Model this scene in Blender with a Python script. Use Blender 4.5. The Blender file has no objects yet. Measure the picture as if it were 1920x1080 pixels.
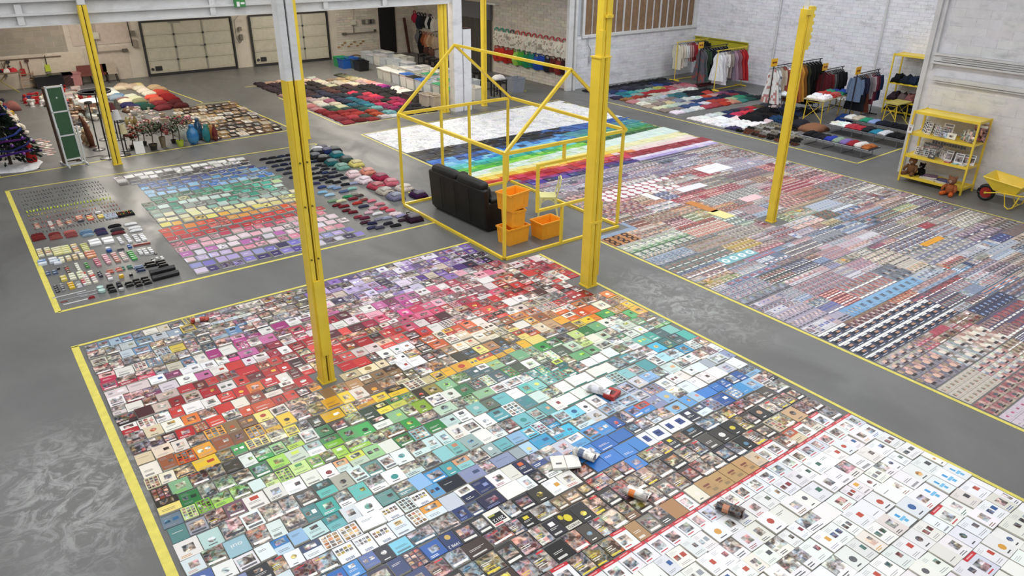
import bpy, math, random
from mathutils import Vector, Matrix
R = random.Random(7)
PI = math.pi
SC = bpy.context.scene
COL = SC.collection
# ------------------------------------------------------------------ camera
YAW, PIT, ROL, FPX, H = 0.6449626, 0.4483074, 0.0077287, 1392.58, 5.6
cf = Vector((math.sin(YAW)*math.cos(PIT), math.cos(YAW)*math.cos(PIT), -math.sin(PIT)))
r0 = Vector((math.cos(YAW), -math.sin(YAW), 0)); u0 = r0.cross(cf)
cr = r0*math.cos(ROL)+u0*math.sin(ROL); cu = -r0*math.sin(ROL)+u0*math.cos(ROL)
cam_d = bpy.data.cameras.new('camera'); cam = bpy.data.objects.new('camera', cam_d); COL.objects.link(cam)
cam_d.sensor_width = 36; cam_d.lens = 36*FPX/1920; cam_d.clip_end = 200
m3 = Matrix((cr, cu, -cf)).transposed()
cam.matrix_world = Matrix.Translation((0, 0, H)) @ m3.to_4x4()
SC.camera = cam
# ------------------------------------------------------------------ world and light
W = bpy.data.worlds.new('world'); SC.world = W; W.use_nodes = True
bg = W.node_tree.nodes['Background']; bg.inputs[0].default_value = (0.86, 0.92, 1, 1); bg.inputs[1].default_value = 0.30
def area(name, x, y, z, sx, sy, power, col):
    l = bpy.data.lights.new(name, 'AREA'); l.shape = 'RECTANGLE'; l.size = sx; l.size_y = sy; l.energy = power; l.color = col
    o = bpy.data.objects.new(name, l); COL.objects.link(o); o.location = (x, y, z); return o
for i, x in enumerate((-1.5, 5.5, 12.5)):
    area('roof_window_light', x, 9, 8.2, 1.6, 22, 520, (0.97, 0.985, 1))
area('roof_window_light', 20.5, 13.5, 8.2, 1.6, 17, 560, (0.95, 0.975, 1))
for x in (4, 13):
    area('back_hall_fill', x, 27.5, 4.1, 1.4, 10, 370, (1, 0.93, 0.82))  # fill lights added to brighten the rear under its low ceiling
SC.view_settings.view_transform = 'Standard'; SC.view_settings.look = 'None'
SC.view_settings.gamma = 1; SC.view_settings.use_curve_mapping = False
SC.view_settings.exposure = 0.42
# ------------------------------------------------------------------ helpers
def ray(px, py): return cf+cr*((px-960)/FPX)-cu*((py-540)/FPX)
def F(px, py, z=0.0):
    d = ray(px, py); t = (H-z)/-d.z; return Vector((d.x*t, d.y*t, z))
def on(px, py, ax, v):
    d = ray(px, py); o = Vector((0, 0, H)); t = (v-o[ax])/d[ax]; return o+d*t
def proj(x, y, z=0.0):
    v = Vector((x, y, z-H)); w = v.dot(cf)
    if w < 0.1: return (-9999, -9999)
    return (960+FPX*v.dot(cr)/w, 540-FPX*v.dot(cu)/w)
def inview(x, y, z=0, m=20):
    a, b = proj(x, y, z); return -m < a < 1920+m and -m < b < 1080+m
def lin(c):
    return tuple((x/12.92 if x <= .04045 else ((x+.055)/1.055)**2.4) for x in c)
def hx(s): return lin(tuple(int(s[i:i+2], 16)/255 for i in (0, 2, 4)))
def jit(c, a=.12, rnd=R):
    k = 1+rnd.uniform(-a, a); return tuple(max(0, min(1, x*k*(1+rnd.uniform(-a, a)*.5))) for x in c)
def mixc(a, b, t): return tuple(a[i]*(1-t)+b[i]*t for i in range(3))

def tag(o, label, cat, group=None, kind=None):
    o['label'] = label; o['category'] = cat
    if group: o['group'] = group
    if kind: o['kind'] = kind
    return o
def empty(name, loc, label, cat, group=None, rz=0.0, kind=None):
    o = bpy.data.objects.new(name, None); COL.objects.link(o); o.location = loc; o.rotation_euler = (0, 0, rz)
    o.empty_display_size = .1
    return tag(o, label, cat, group, kind)

class MB:
    def __init__(s): s.v = []; s.f = []; s.c = []
    def face(s, pts, col=(1, 1, 1), a=1.0):
        n = len(s.v); s.v += [tuple(p) for p in pts]; s.f.append(tuple(range(n, n+len(pts)))); s.c.append((*col[:3], a))
    def quad(s, x0, y0, x1, y1, z, col, a=1.0, M=None):
        p = [(x0, y0, z), (x1, y0, z), (x1, y1, z), (x0, y1, z)]
        if M: p = [M @ Vector(q) for q in p]
        s.face(p, col, a)
    def box(s, c, d, col=(1, 1, 1), rz=0.0, M=None, taper=1.0, top=None, a=1.0, bottom=True):
        hx_, hy, hz = d[0]/2, d[1]/2, d[2]/2
        P = []
        for z, k in ((-hz, 1.0), (hz, taper)):
            for x, y in ((-hx_, -hy), (hx_, -hy), (hx_, hy), (-hx_, hy)):
                X, Y = x*k, y*k
                if rz: X, Y = X*math.cos(rz)-Y*math.sin(rz), X*math.sin(rz)+Y*math.cos(rz)
                q = Vector((c[0]+X, c[1]+Y, c[2]+z))
                P.append(tuple(M @ q) if M else tuple(q))
        n = len(s.v); s.v += P
        fs = [(4, 5, 6, 7), (0, 1, 5, 4), (1, 2, 6, 5), (2, 3, 7, 6), (3, 0, 4, 7)]
        if bottom: fs.append((3, 2, 1, 0))
        for k, q in enumerate(fs):
            s.f.append(tuple(n+i for i in q)); s.c.append((*((top or col) if k == 0 else col)[:3], a if k == 0 else 1.0))
    def tube(s, path, r, n=6, col=(1, 1, 1), caps=True):
        path = [Vector(p) for p in path]; rr = r if isinstance(r, (list, tuple)) else [r]*len(path)
        base = len(s.v)
        for i, p in enumerate(path):
            d = (path[min(i+1, len(path)-1)]-path[max(i-1, 0)]).normalized()
            up = Vector((0, 0, 1)) if abs(d.z) < .9 else Vector((1, 0, 0))
            a = d.cross(up).normalized(); b = a.cross(d)
            for k in range(n):
                t = 2*PI*(k+.5)/n; s.v.append(tuple(p+(a*math.cos(t)+b*math.sin(t))*rr[i]))
        for i in range(len(path)-1):
            for k in range(n):
                a0 = base+i*n+k; a1 = base+i*n+(k+1) % n
                s.f.append((a0, a0+n, a1+n, a1)); s.c.append((*col[:3], 1))
        if caps:
            s.f.append(tuple(base+k for k in range(n))); s.c.append((*col[:3], 1))
            s.f.append(tuple(base+(len(path)-1)*n+k for k in reversed(range(n)))); s.c.append((*col[:3], 1))
    def bar(s, p, q, w, h, col=(1, 1, 1)):      # square section bar
        s.tube([p, q], w*.7071, 4, col)
    def lathe(s, prof, n=12, col=(1, 1, 1), c=(0, 0, 0), sq=(1, 1), cols=None):
        base = len(s.v)
        for r_, z in prof:
            for k in range(n):
                t = 2*PI*k/n; s.v.append((c[0]+r_*math.cos(t)*sq[0], c[1]+r_*math.sin(t)*sq[1], c[2]+z))
        for i in range(len(prof)-1):
            cc = cols[i] if cols else col
            for k in range(n):
                a0 = base+i*n+k; a1 = base+i*n+(k+1) % n
                s.f.append((a0, a1, a1+n, a0+n)); s.c.append((*cc[:3], 1))
        s.f.append(tuple(base+k for k in reversed(range(n)))); s.c.append((*col[:3], 1))
        s.f.append(tuple(base+(len(prof)-1)*n+k for k in range(n))); s.c.append((*col[:3], 1))
    def ball(s, c, r, n=8, m=5, col=(1, 1, 1), jt=0.0, rnd=R):
        r = r if isinstance(r, (tuple, list)) else (r, r, r)
        base = len(s.v)
        for i in range(1, m):
            ph = PI*i/m
            for k in range(n):
                t = 2*PI*k/n; q = 1+rnd.uniform(-jt, jt)
                s.v.append((c[0]+r[0]*q*math.sin(ph)*math.cos(t), c[1]+r[1]*q*math.sin(ph)*math.sin(t), c[2]+r[2]*q*math.cos(ph)))
        tp = len(s.v); s.v.append((c[0], c[1], c[2]+r[2])); bt = len(s.v); s.v.append((c[0], c[1], c[2]-r[2]))
        for i in range(m-2):
            for k in range(n):
                a0 = base+i*n+k; a1 = base+i*n+(k+1) % n
                s.f.append((a0, a0+n, a1+n, a1)); s.c.append((*col[:3], 1))
        for k in range(n):
            s.f.append((tp, base+k, base+(k+1) % n)); s.c.append((*col[:3], 1))
            e = base+(m-2)*n; s.f.append((bt, e+(k+1) % n, e+k)); s.c.append((*col[:3], 1))
    def pillow(s, w, d, t, c=(0, 0, 0), n=6, m=5, col=(1, 1, 1), rz=0.0, wr=.25, p=3.0, rnd=R, col2=None, M=None):
        """soft folded or stuffed thing lying on its back; flat underside, rows of points crowded at the rim"""
        n = max(n, 6); m = max(m, 6); base = len(s.v); ph = [rnd.uniform(0, 6) for _ in range(6)]; p = max(p, 3.0)
        for j in range(m+1):
            for i in range(n+1):
                u = math.sin((2*i/n-1)*PI/2); v = math.sin((2*j/m-1)*PI/2)
                e = max(0, (1-abs(u)**p)*(1-abs(v)**p))
                z = t*e**.45
                if 0 < i < n and 0 < j < m:
                    z *= 1+wr*(.6*math.sin(ph[0]+u*5+v*2)*math.sin(ph[1]+v*6-u)+.5*math.sin(ph[4]+u*9*math.cos(ph[5])+v*9*math.sin(ph[5])))+rnd.uniform(-.3, .3)*wr
                x = u*w/2*(1-.05*v*v)+wr*.12*w*math.sin(ph[2]+v*3.3)*abs(u)+rnd.uniform(-.02, .02)*wr*4*w*abs(u)**6
                y = v*d/2*(1-.05*u*u)+wr*.12*d*math.sin(ph[3]+u*3.1)*abs(v)+rnd.uniform(-.02, .02)*wr*4*d*abs(v)**6
                X, Y = x*math.cos(rz)-y*math.sin(rz), x*math.sin(rz)+y*math.cos(rz)
                q = Vector((c[0]+X, c[1]+Y, c[2]+max(.002, z)))
                s.v.append(tuple(M @ q) if M else tuple(q))
        for j in range(m):
            for i in range(n):
                a0 = base+j*(n+1)+i
                s.f.append((a0, a0+1, a0+n+2, a0+n+1)); cc = col
                if col2 and (i+j) % 2: cc = col2
                s.c.append((*cc[:3], 1))
        rim = [base+i for i in range(n+1)]+[base+j*(n+1)+n for j in range(1, m+1)]+[base+m*(n+1)+i for i in range(n-1, -1, -1)]+[base+j*(n+1) for j in range(m-1, 0, -1)]
        s.f.append(tuple(reversed(rim))); s.c.append((*col[:3], 1))
    def mesh(s, name, mat, smooth=False):
        me = bpy.data.meshes.new(name); me.from_pydata(s.v, [], s.f)
        at = me.color_attributes.new('Col', 'FLOAT_COLOR', 'CORNER')
        buf = []
        for f, c in zip(s.f, s.c): buf += list(c)*len(f)
        at.data.foreach_set('color', buf)
        if smooth: me.polygons.foreach_set('use_smooth', [True]*len(s.f))
        me.materials.append(mat); me.update()
        return me
    def build(s, name, mat, parent=None, smooth=False, loc=None, rz=0.0):
        o = bpy.data.objects.new(name, s.mesh(name, mat, smooth)); COL.objects.link(o)
        if parent: o.parent = parent
        if loc is not None: o.location = loc
        if rz: o.rotation_euler = (0, 0, rz)
        return o
def inst(name, me, loc, rz=0.0, parent=None):
    o = bpy.data.objects.new(name, me); COL.objects.link(o); o.location = loc; o.rotation_euler = (0, 0, rz)
    if parent: o.parent = parent
    return o
# ------------------------------------------------------------------ materials
def mat(name, rgb=None, rough=.6, metal=0.0, var=.12, scale=6.0, bump=0.0, bscale=None, coat=0.0, attr=False, trans=0.0, alpha=1.0, spec=.5, emit=None):
    m = bpy.data.materials.new(name); m.use_nodes = True; nt = m.node_tree; N = nt.nodes; L = nt.links
    b = N['Principled BSDF']; b.inputs['Roughness'].default_value = rough; b.inputs['Metallic'].default_value = metal
    b.inputs['Coat Weight'].default_value = coat; b.inputs['Transmission Weight'].default_value = trans; b.inputs['Alpha'].default_value = alpha
    b.inputs['Specular IOR Level'].default_value = spec
    tc = N.new('ShaderNodeTexCoord'); no = N.new('ShaderNodeTexNoise'); no.inputs['Scale'].default_value = scale; no.inputs['Detail'].default_value = 3
    L.new(tc.outputs['Object'], no.inputs['Vector'])
    mx = N.new('ShaderNodeMix'); mx.data_type = 'RGBA'; mx.blend_type = 'MULTIPLY'; mx.inputs[0].default_value = 1
    rp = N.new('ShaderNodeMapRange'); rp.inputs[1].default_value = .3; rp.inputs[2].default_value = .7; rp.inputs[3].default_value = 1-var; rp.inputs[4].default_value = 1+var*.4
    L.new(no.outputs['Fac'], rp.inputs[0]); L.new(rp.outputs[0], mx.inputs[7])
    if attr:
        at = N.new('ShaderNodeAttribute'); at.attribute_name = 'Col'; L.new(at.outputs['Color'], mx.inputs[6])
    else: mx.inputs[6].default_value = (*rgb[:3], 1)
    L.new(mx.outputs[2], b.inputs['Base Color'])
    if bump:
        bn = N.new('ShaderNodeTexNoise'); bn.inputs['Scale'].default_value = bscale or scale*4; bn.inputs['Detail'].default_value = 4
        L.new(tc.outputs['Object'], bn.inputs['Vector'])
        bp = N.new('ShaderNodeBump'); bp.inputs['Strength'].default_value = bump; bp.inputs['Distance'].default_value = .02
        L.new(bn.outputs['Fac'], bp.inputs['Height']); L.new(bp.outputs[0], b.inputs['Normal'])
    if emit:
        b.inputs['Emission Color'].default_value = (*emit[0], 1); b.inputs['Emission Strength'].default_value = emit[1]
    return m
def print_mat(name, rough=.32):
    m = bpy.data.materials.new(name); m.use_nodes = True; nt = m.node_tree; N = nt.nodes; L = nt.links
    b = N['Principled BSDF']; b.inputs['Roughness'].default_value = rough
    at = N.new('ShaderNodeAttribute'); at.attribute_name = 'Col'
    tc = N.new('ShaderNodeTexCoord'); oi = N.new('ShaderNodeObjectInfo')
    vm = N.new('ShaderNodeVectorMath'); vm.operation = 'ADD'; L.new(tc.outputs['Object'], vm.inputs[0])
    ml = N.new('ShaderNodeMath'); ml.operation = 'MULTIPLY'; ml.inputs[1].default_value = 60; L.new(oi.outputs['Random'], ml.inputs[0]); L.new(ml.outputs[0], vm.inputs[1])
    no = N.new('ShaderNodeTexNoise'); no.inputs['Scale'].default_value = 10; no.inputs['Detail'].default_value = 3; no.inputs['Distortion'].default_value = 1.0
    L.new(vm.outputs[0], no.inputs['Vector'])
    cr_ = N.new('ShaderNodeValToRGB'); e = cr_.color_ramp.elements
    e[0].position = .40; e[0].color = (.10, .10, .10, 1); e[1].position = .64; e[1].color = (1.9, 1.9, 1.9, 1)
    x = e.new(.50); x.color = (.75, .75, .75, 1); cr_.color_ramp.interpolation = 'LINEAR'
    L.new(no.outputs['Fac'], cr_.inputs[0])
    m1 = N.new('ShaderNodeMix'); m1.data_type = 'RGBA'; m1.blend_type = 'MULTIPLY'; m1.inputs[0].default_value = 1
    L.new(at.outputs['Color'], m1.inputs[6]); L.new(cr_.outputs[0], m1.inputs[7])
    vo = N.new('ShaderNodeTexNoise'); vo.inputs['Scale'].default_value = 15; vo.inputs['Detail'].default_value = 1; L.new(vm.outputs[0], vo.inputs['Vector'])
    r2 = N.new('ShaderNodeValToRGB'); e = r2.color_ramp.elements
    for p, c in ((.36, '141417'), (.44, '7A3A22'), (.5, 'D8B49A'), (.56, 'F2F0EC'), (.62, '5F86A8'), (.68, '20304A')):
        q = e.new(p); q.color = (*hx(c), 1)
    e.remove(e[0]); e.remove(e[-1]); L.new(vo.outputs['Fac'], r2.inputs[0])
    m2 = N.new('ShaderNodeMix'); m2.data_type = 'RGBA'; m2.inputs[0].default_value = .24
    L.new(m1.outputs[2], m2.inputs[6]); L.new(r2.outputs[0], m2.inputs[7])
    m4 = N.new('ShaderNodeMix'); m4.data_type = 'RGBA'; L.new(at.outputs['Alpha'], m4.inputs[0]); L.new(m2.outputs[2], m4.inputs[6]); L.new(at.outputs['Color'], m4.inputs[7])
    L.new(m4.outputs[2], b.inputs['Base Color'])
    return m
YEL = hx('F4D440'); YEL2 = hx('E8CE3C'); PALEY = hx('E6DD92')
M_print = print_mat('printed_cover'); M_matte = print_mat('printed_paper', .6); M_note = print_mat('notebook_cover', .5)
M_ypaint = mat('yellow_paint', YEL, .38, var=.10, scale=3, coat=.15)
M_tape = mat('yellow_floor_tape', hx('E2D562'), .5, var=.12, scale=9)
M_cloth = mat('dyed_cloth', attr=True, rough=.92, var=.18, scale=30, bump=.5, bscale=60, spec=.2)
M_plastic = mat('coloured_plastic', attr=True, rough=.35, var=.05, scale=8)
M_paintc = mat('painted_surface', attr=True, rough=.55, var=.10, scale=7)
M_metal = mat('grey_metal', attr=True, rough=.35, metal=.6, var=.08)
M_wood = mat('wood', attr=True, rough=.6, var=.3, scale=14)
M_leaf = mat('leaf', attr=True, rough=.6, var=.3, scale=25)
M_ceram = mat('glazed_ceramic', attr=True, rough=.12, var=.12, scale=12, coat=.4)
M_leather = mat('black_leather', hx('0B0B0C'), .42, var=.2, scale=9, bump=.25, bscale=70)
M_orange = mat('orange_plastic', hx('FFB02E'), .42, var=.05, scale=5)
M_clear = mat('frosted_clear_plastic', hx('DCDDD6'), .25, var=.05, alpha=.72)
M_glass = mat('coloured_glass', attr=True, rough=.08, var=.1, alpha=.8, coat=.3)

def wall_mat(name, rgb, dirt, sc=1.2, amt=.5):
    m = mat(name, rgb, .85, var=.07, scale=3, bump=.35, bscale=22, attr=(rgb is None)); nt = m.node_tree; N = nt.nodes; L = nt.links
    b = N['Principled BSDF']; src = b.inputs['Base Color'].links[0].from_socket
    tc = N.new('ShaderNodeTexCoord'); n1 = N.new('ShaderNodeTexNoise'); n1.inputs['Scale'].default_value = sc; n1.inputs['Detail'].default_value = 7; n1.inputs['Roughness'].default_value = .7
    mp = N.new('ShaderNodeMapping'); mp.inputs['Scale'].default_value = (1, 1, 2.5); L.new(tc.outputs['Object'], mp.inputs[0]); L.new(mp.outputs[0], n1.inputs['Vector'])
    rg = N.new('ShaderNodeMapRange'); rg.inputs[1].default_value = .52; rg.inputs[2].default_value = .72; rg.inputs[3].default_value = 0; rg.inputs[4].default_value = amt
    L.new(n1.outputs['Fac'], rg.inputs[0])
    mx = N.new('ShaderNodeMix'); mx.data_type = 'RGBA'; L.new(rg.outputs[0], mx.inputs[0]); L.new(src, mx.inputs[6]); mx.inputs[7].default_value = (*dirt, 1)
    L.new(mx.outputs[2], b.inputs['Base Color']); return m
M_wall_w = wall_mat('whitewashed_wall', hx('E6E6EA'), hx('9FA0A6'), 1.1, .55)
M_wall_c = wall_mat('warm_lit_wall', hx('CFC6B8'), hx('8F8474'), 1.0, .5)  # cream base colour carries part of the warm rear light
M_brick = wall_mat('whitewashed_brick', None, hx('8E8F96'), 1.6, .5)
M_trim = wall_mat('white_painted_steel', hx('DCDCDC'), hx('9A9A98'), 1.5, .3)
# ------------------------------------------------------------------ floor
def floor_mat():
    m = bpy.data.materials.new('polished_concrete'); m.use_nodes = True; nt = m.node_tree; N = nt.nodes; L = nt.links; b = N['Principled BSDF']
    tc = N.new('ShaderNodeTexCoord')
    def noise(sc, det=5, rg=.55, st=None, dist=0):
        n = N.new('ShaderNodeTexNoise'); n.inputs['Scale'].default_value = sc; n.inputs['Detail'].default_value = det; n.inputs['Roughness'].default_value = rg; n.inputs['Distortion'].default_value = dist
        if st:
            mp = N.new('ShaderNodeMapping'); mp.inputs['Scale'].default_value = st; L.new(tc.outputs['Object'], mp.inputs[0]); L.new(mp.outputs[0], n.inputs['Vector'])
        else: L.new(tc.outputs['Object'], n.inputs['Vector'])
        return n
    def rng(n, a, b_, c, d):
        q = N.new('ShaderNodeMapRange'); q.inputs[1].default_value = a; q.inputs[2].default_value = b_; q.inputs[3].default_value = c; q.inputs[4].default_value = d; L.new(n.outputs[0], q.inputs[0]); return q
    big = noise(.35, 4, .6, dist=.6); fine = noise(9, 6, .7); med = noise(1.1, 4, .55, (1, .5, 1), 1.0)
    c1 = N.new('ShaderNodeMix'); c1.data_type = 'RGBA'; c1.inputs[6].default_value = (*hx('636362'), 1); c1.inputs[7].default_value = (*hx('70706E'), 1)
    L.new(rng(big, .35, .65, 0, 1).outputs[0], c1.inputs[0])
    c2 = N.new('ShaderNodeMix'); c2.data_type = 'RGBA'; c2.blend_type = 'MULTIPLY'; c2.inputs[0].default_value = 1; L.new(c1.outputs[2], c2.inputs[6]); L.new(rng(fine, .3, .7, .98, 1.02).outputs[0], c2.inputs[7])
    # worn, scaled patches in the aisle and by the left edge (they belong to the floor)
    def patch(cx, cy, rx, ry):
        mp = N.new('ShaderNodeMapping'); mp.inputs['Location'].default_value = (-cx/rx, -cy/ry, 0); mp.inputs['Scale'].default_value = (1/rx, 1/ry, 0); L.new(tc.outputs['Object'], mp.inputs[0])
        ln = N.new('ShaderNodeVectorMath'); ln.operation = 'LENGTH'; L.new(mp.outputs[0], ln.inputs[0])
        q = N.new('ShaderNodeMapRange'); q.inputs[1].default_value = .35; q.inputs[2].default_value = 1.1; q.inputs[3].default_value = 1; q.inputs[4].default_value = 0; L.new(ln.outputs['Value'], q.inputs[0]); return q
    pa = patch(9.0, 7.1, .75, 1.7); pb = patch(0.0, 8.0, .9, 1.6)
    mxp = N.new('ShaderNodeMath'); mxp.operation = 'MAXIMUM'; L.new(pa.outputs[0], mxp.inputs[0]); L.new(pb.outputs[0], mxp.inputs[1])
    wn = noise(3.2, 9, .75, dist=2.0); wr = rng(wn, .46, .6, 0, 1)
    mm = N.new('ShaderNodeMath'); mm.operation = 'MULTIPLY'; L.new(mxp.outputs[0], mm.inputs[0]); L.new(wr.outputs[0], mm.inputs[1])
    c3 = N.new('ShaderNodeMix'); c3.data_type = 'RGBA'; L.new(mm.outputs[0], c3.inputs[0]); L.new(c2.outputs[2], c3.inputs[6]); c3.inputs[7].default_value = (*hx('9E9F9D'), 1)
    L.new(c3.outputs[2], b.inputs['Base Color'])
    L.new(rng(med, .35, .7, .32, .56).outputs[0], b.inputs['Roughness'])
    bp = N.new('ShaderNodeBump'); bp.inputs['Strength'].default_value = .09; bp.inputs['Distance'].default_value = .02
    hs = N.new('ShaderNodeMath'); hs.operation = 'MULTIPLY_ADD'; L.new(mm.outputs[0], hs.inputs[0]); hs.inputs[1].default_value = 1.2; L.new(noise(.9, 3, .5).outputs[0], hs.inputs[2])
    L.new(hs.outputs[0], bp.inputs['Height']); L.new(bp.outputs[0], b.inputs['Normal'])
    return m
b = MB(); b.box((9, 12, -.1), (42, 50, .2)); tag(b.build('floor', floor_mat()), 'polished grey concrete warehouse floor with worn pale patches', 'floor', kind='structure')
# ------------------------------------------------------------------ shell
WHT = hx('D9D9DC')
def wallbox(name, c, d, m, label):
    b = MB(); b.box(c, d); return tag(b.build(name, m), label, 'wall', kind='structure')
CRM = hx('D6CDBF')
def bricks(o, u, nrm, x0, x1, z0, z1, bl, bh, base, parent, name='brick', joined=True, skip=None, jt=.012, col_var=.10, mat_=None, dep=.018):
    """running bond on a wall plane; u = direction along the wall, nrm = outwards"""
    b = MB(); u = Vector(u); nrm = Vector(nrm); row = 0; z = z0; shared = {}
    while z < z1-.01:
        h = min(bh, z1-z); x = x0-(bl/2 if row % 2 else 0)
        while x < x1-.01:
            a = max(x, x0); e = min(x+bl, x1)
            if e-a > .05 and not (skip and skip((a+e)/2, z+h/2)):
                col = jit(base, col_var); d = dep*R.uniform(.6, 1.1)
                p = [Vector(o)+u*(a+jt/2)+Vector((0, 0, z+jt/2)), Vector(o)+u*(e-jt/2)+Vector((0, 0, z+jt/2)), Vector(o)+u*(e-jt/2)+Vector((0, 0, z+h-jt/2)), Vector(o)+u*(a+jt/2)+Vector((0, 0, z+h-jt/2))]
                bb = b if joined else MB()
                q = [v+nrm*d for v in p]
                bb.face(q, col)
                for k in range(4): bb.face([p[k], p[(k+1) % 4], q[(k+1) % 4], q[k]], col)
                if not joined: bb.build(name, mat_ or M_brick, parent)
            x += bl
        z += bh; row += 1
    if joined:
        ob = b.build(name, mat_ or M_brick, parent); ob['kind'] = 'stuff'
# rear wall with the garage doors
wb = wallbox('wall_rear', (7, 34.75, 2.4), (27, .3, 4.8), M_wall_c, 'cream painted rear wall behind the two sectional garage doors')
bricks((0, 34.6, 0), (1, 0, 0), (0, -1, 0), -1.5, 4.2, 1.22, 3.0, .62, .2, hx('A39A8C'), wb, 'block', joined=False, dep=.012, col_var=.06)
bricks((0, 34.6, 0), (1, 0, 0), (0, -1, 0), 15.5, 17.6, 0.3, 3.2, .42, .11, hx('CFC7BA'), wb, 'brick_courses')
bricks((0, 34.6, 0), (1, 0, 0), (0, -1, 0), 18.75, 19.5, 0.1, 3.2, .42, .11, hx('CFC7BA'), wb, 'brick_courses')
b = MB()
for k in range(9): b.box((15.55+k*.16+(k % 2)*.03, 34.59, .52+.09*(k % 3)), (.14, .03, .07), jit(hx('9A7C52'), .15))
b.build('bare_brick_patch', M_paintc, wb)['label'] = 'bare brown bricks where paint fell off'
b = MB()      # raised cream panels seen beside the doors
for x0, x1, z0, z1 in ((3.3, 4.6, 0, 1.15), (4.7, 6.3, 0.0, 1.3), (-1.4, .9, 0, 1.1), (1.0, 3.2, 0, 1.15), (4.4, 6.6, 1.4, 3.0)):
    b.box(((x0+x1)/2, 34.59, (z0+z1)/2), (x1-x0, .03, z1-z0), jit(hx('CBBEAE'), .05))
b.build('render_panel', M_paintc, wb)
wl = wallbox('wall_left', (-8, 15, 2.6), (.3, 40, 5.2), M_wall_c, 'cream side wall of the hall, far left')
# side wall with the hanging bags, x = 19.5
ws = wallbox('wall_bags', (19.65, 28.5, 2.4), (.3, 12.4, 4.8), M_wall_c, 'cream brick wall carrying the hanging school bags')
bricks((19.5, 0, 0), (0, 1, 0), (-1, 0, 0), 22.5, 27.35, 0.0, 3.9, .42, .115, hx('C9C2B8'), ws, 'brick_courses')
bricks((19.5, 0, 0), (0, 1, 0), (-1, 0, 0), 31.2, 34.5, 0.0, 3.2, .42, .115, hx('B9B0A4'), ws, 'brick_courses')
b = MB(); b.box((19.4, 22.27, 2.0), (.24, .14, 4.0)); b.box((19.62, 22.2, 2), (.1, .1, 4)); tag(b.build('trim_1', M_trim), 'white steel upright at the corner beside the hanging bags', 'trim', kind='structure')
# window wall y = 22.3
ww = wallbox('wall_window', (23.2, 22.45, .98), (7.0, .3, 1.96), M_wall_w, 'whitewashed wall below the long brown window')
bricks((0, 22.3, 0), (1, 0, 0), (0, -1, 0), 19.8, 26.6, 0, 1.9, .42, .115, hx('EAEAEE'), ww, 'brick_courses', dep=.012, col_var=.05)
wn = empty('window_1', (20.15, 22.3, 2.0), 'long interior window with brown panes split by thin white bars', 'window', kind='structure')
for k in range(15):
    b = MB(); b.box((.21+k*.42, .1, 1.1), (.41, .02, 2.2), jit((.36, .25, .16), .1)); b.build('pane', mat('brown_pane', jit(hx('8A6F52'), .08), .4, var=.25, scale=5) if k < 3 else bpy.data.materials['brown_pane'], wn)
b = MB()
for k in range(16): b.box((k*.42, .04, 1.1), (.016 if k % 5 else .045, .06, 2.2), WHT)
b.build('glazing_bar', M_paintc, wn)
b = MB(); b.box((3.15, .0, -.05), (6.6, .16, .1), WHT); b.box((-.07, .02, 1.1), (.12, .14, 2.4), WHT); b.box((6.37, .02, 1.1), (.12, .14, 2.4), WHT); b.build('window_frame', M_trim, wn)
# brick wall x = 26.6
wr = wallbox('wall_right', (26.75, 15.6, 2.4), (.3, 13.6, 4.8), M_wall_w, 'long whitewashed brick wall behind the clothes racks')
bricks((26.6, 0, 0), (0, 1, 0), (-1, 0, 0), 8.9, 22.3, 0, 4.6, .40, .12, hx('EDEDF3'), wr, 'brick_courses', col_var=.045, dep=.014, jt=.008)
b = MB()
for y in (18.2, 14.0): b.tube([(26.52, y, 0), (26.52, y, 4.6)], .03, 6, WHT)
tag(b.build('trim_2', M_trim), 'thin white drain pipes running up the whitewashed brick wall', 'trim', kind='structure')
wallbox('wall_return', (23.1, 8.98, 2.4), (7.2, .16, 4.8), M_wall_w, 'short return wall behind the near yellow shelf')
# near right wall x = 19.43
wq = wallbox('wall_near_right', (19.6, 3.0, 2.4), (.32, 12, 4.8), M_wall_w, 'whitewashed block wall behind the near yellow shelf and wheelbarrow')
bricks((19.44, 0, 0), (0, 1, 0), (-1, 0, 0), 4.2, 8.8, 0.0, 2.3, .56, .2, hx('E8E6E4'), wq, 'block', joined=False, dep=.008, col_var=.025, jt=.014)
bricks((19.44, 0, 0), (0, 1, 0), (-1, 0, 0), 5.0, 8.7, 3.05, 4.5, .56, .2, hx('E6E6E8'), wq, 'block', joined=False, dep=.008, col_var=.03, jt=.014)
b = MB(); b.box((19.42, 8.97, 2.4), (.1, .12, 4.8), WHT); b.box((19.38, 8.8, 3.6), (.06, .05, 1.9), WHT); tag(b.build('trim_3', M_trim), 'white steel upright ending the near right wall', 'trim', kind='structure')
b = MB(); b.box((19.36, 5.5, 3.0), (.16, 6.6, .05), WHT); b.box((19.38, 5.5, 2.9), (.1, 6.6, .12), WHT); b.box((19.36, 5.5, 2.8), (.16, 6.6, .04), WHT)
for k in range(3): b.tube([(19.3, 8.6, 2.95-.05*k), (19.28, 2, 2.93-.05*k)], .012, 5, hx('5A5A58'))
tag(b.build('trim_4', M_trim), 'horizontal white steel rail with dark cables, near right wall', 'trim', kind='structure')
b = MB(); b.box((19.38, 5.5, 2.44), (.1, 6.4, .09), WHT); b.box((19.36, 5.5, 2.36), (.05, 6.4, .02), hx('8A8A8A')); tag(b.build('trim_5', M_trim), 'slim white ledge below the steel rail, near right wall', 'trim', kind='structure')
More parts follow.
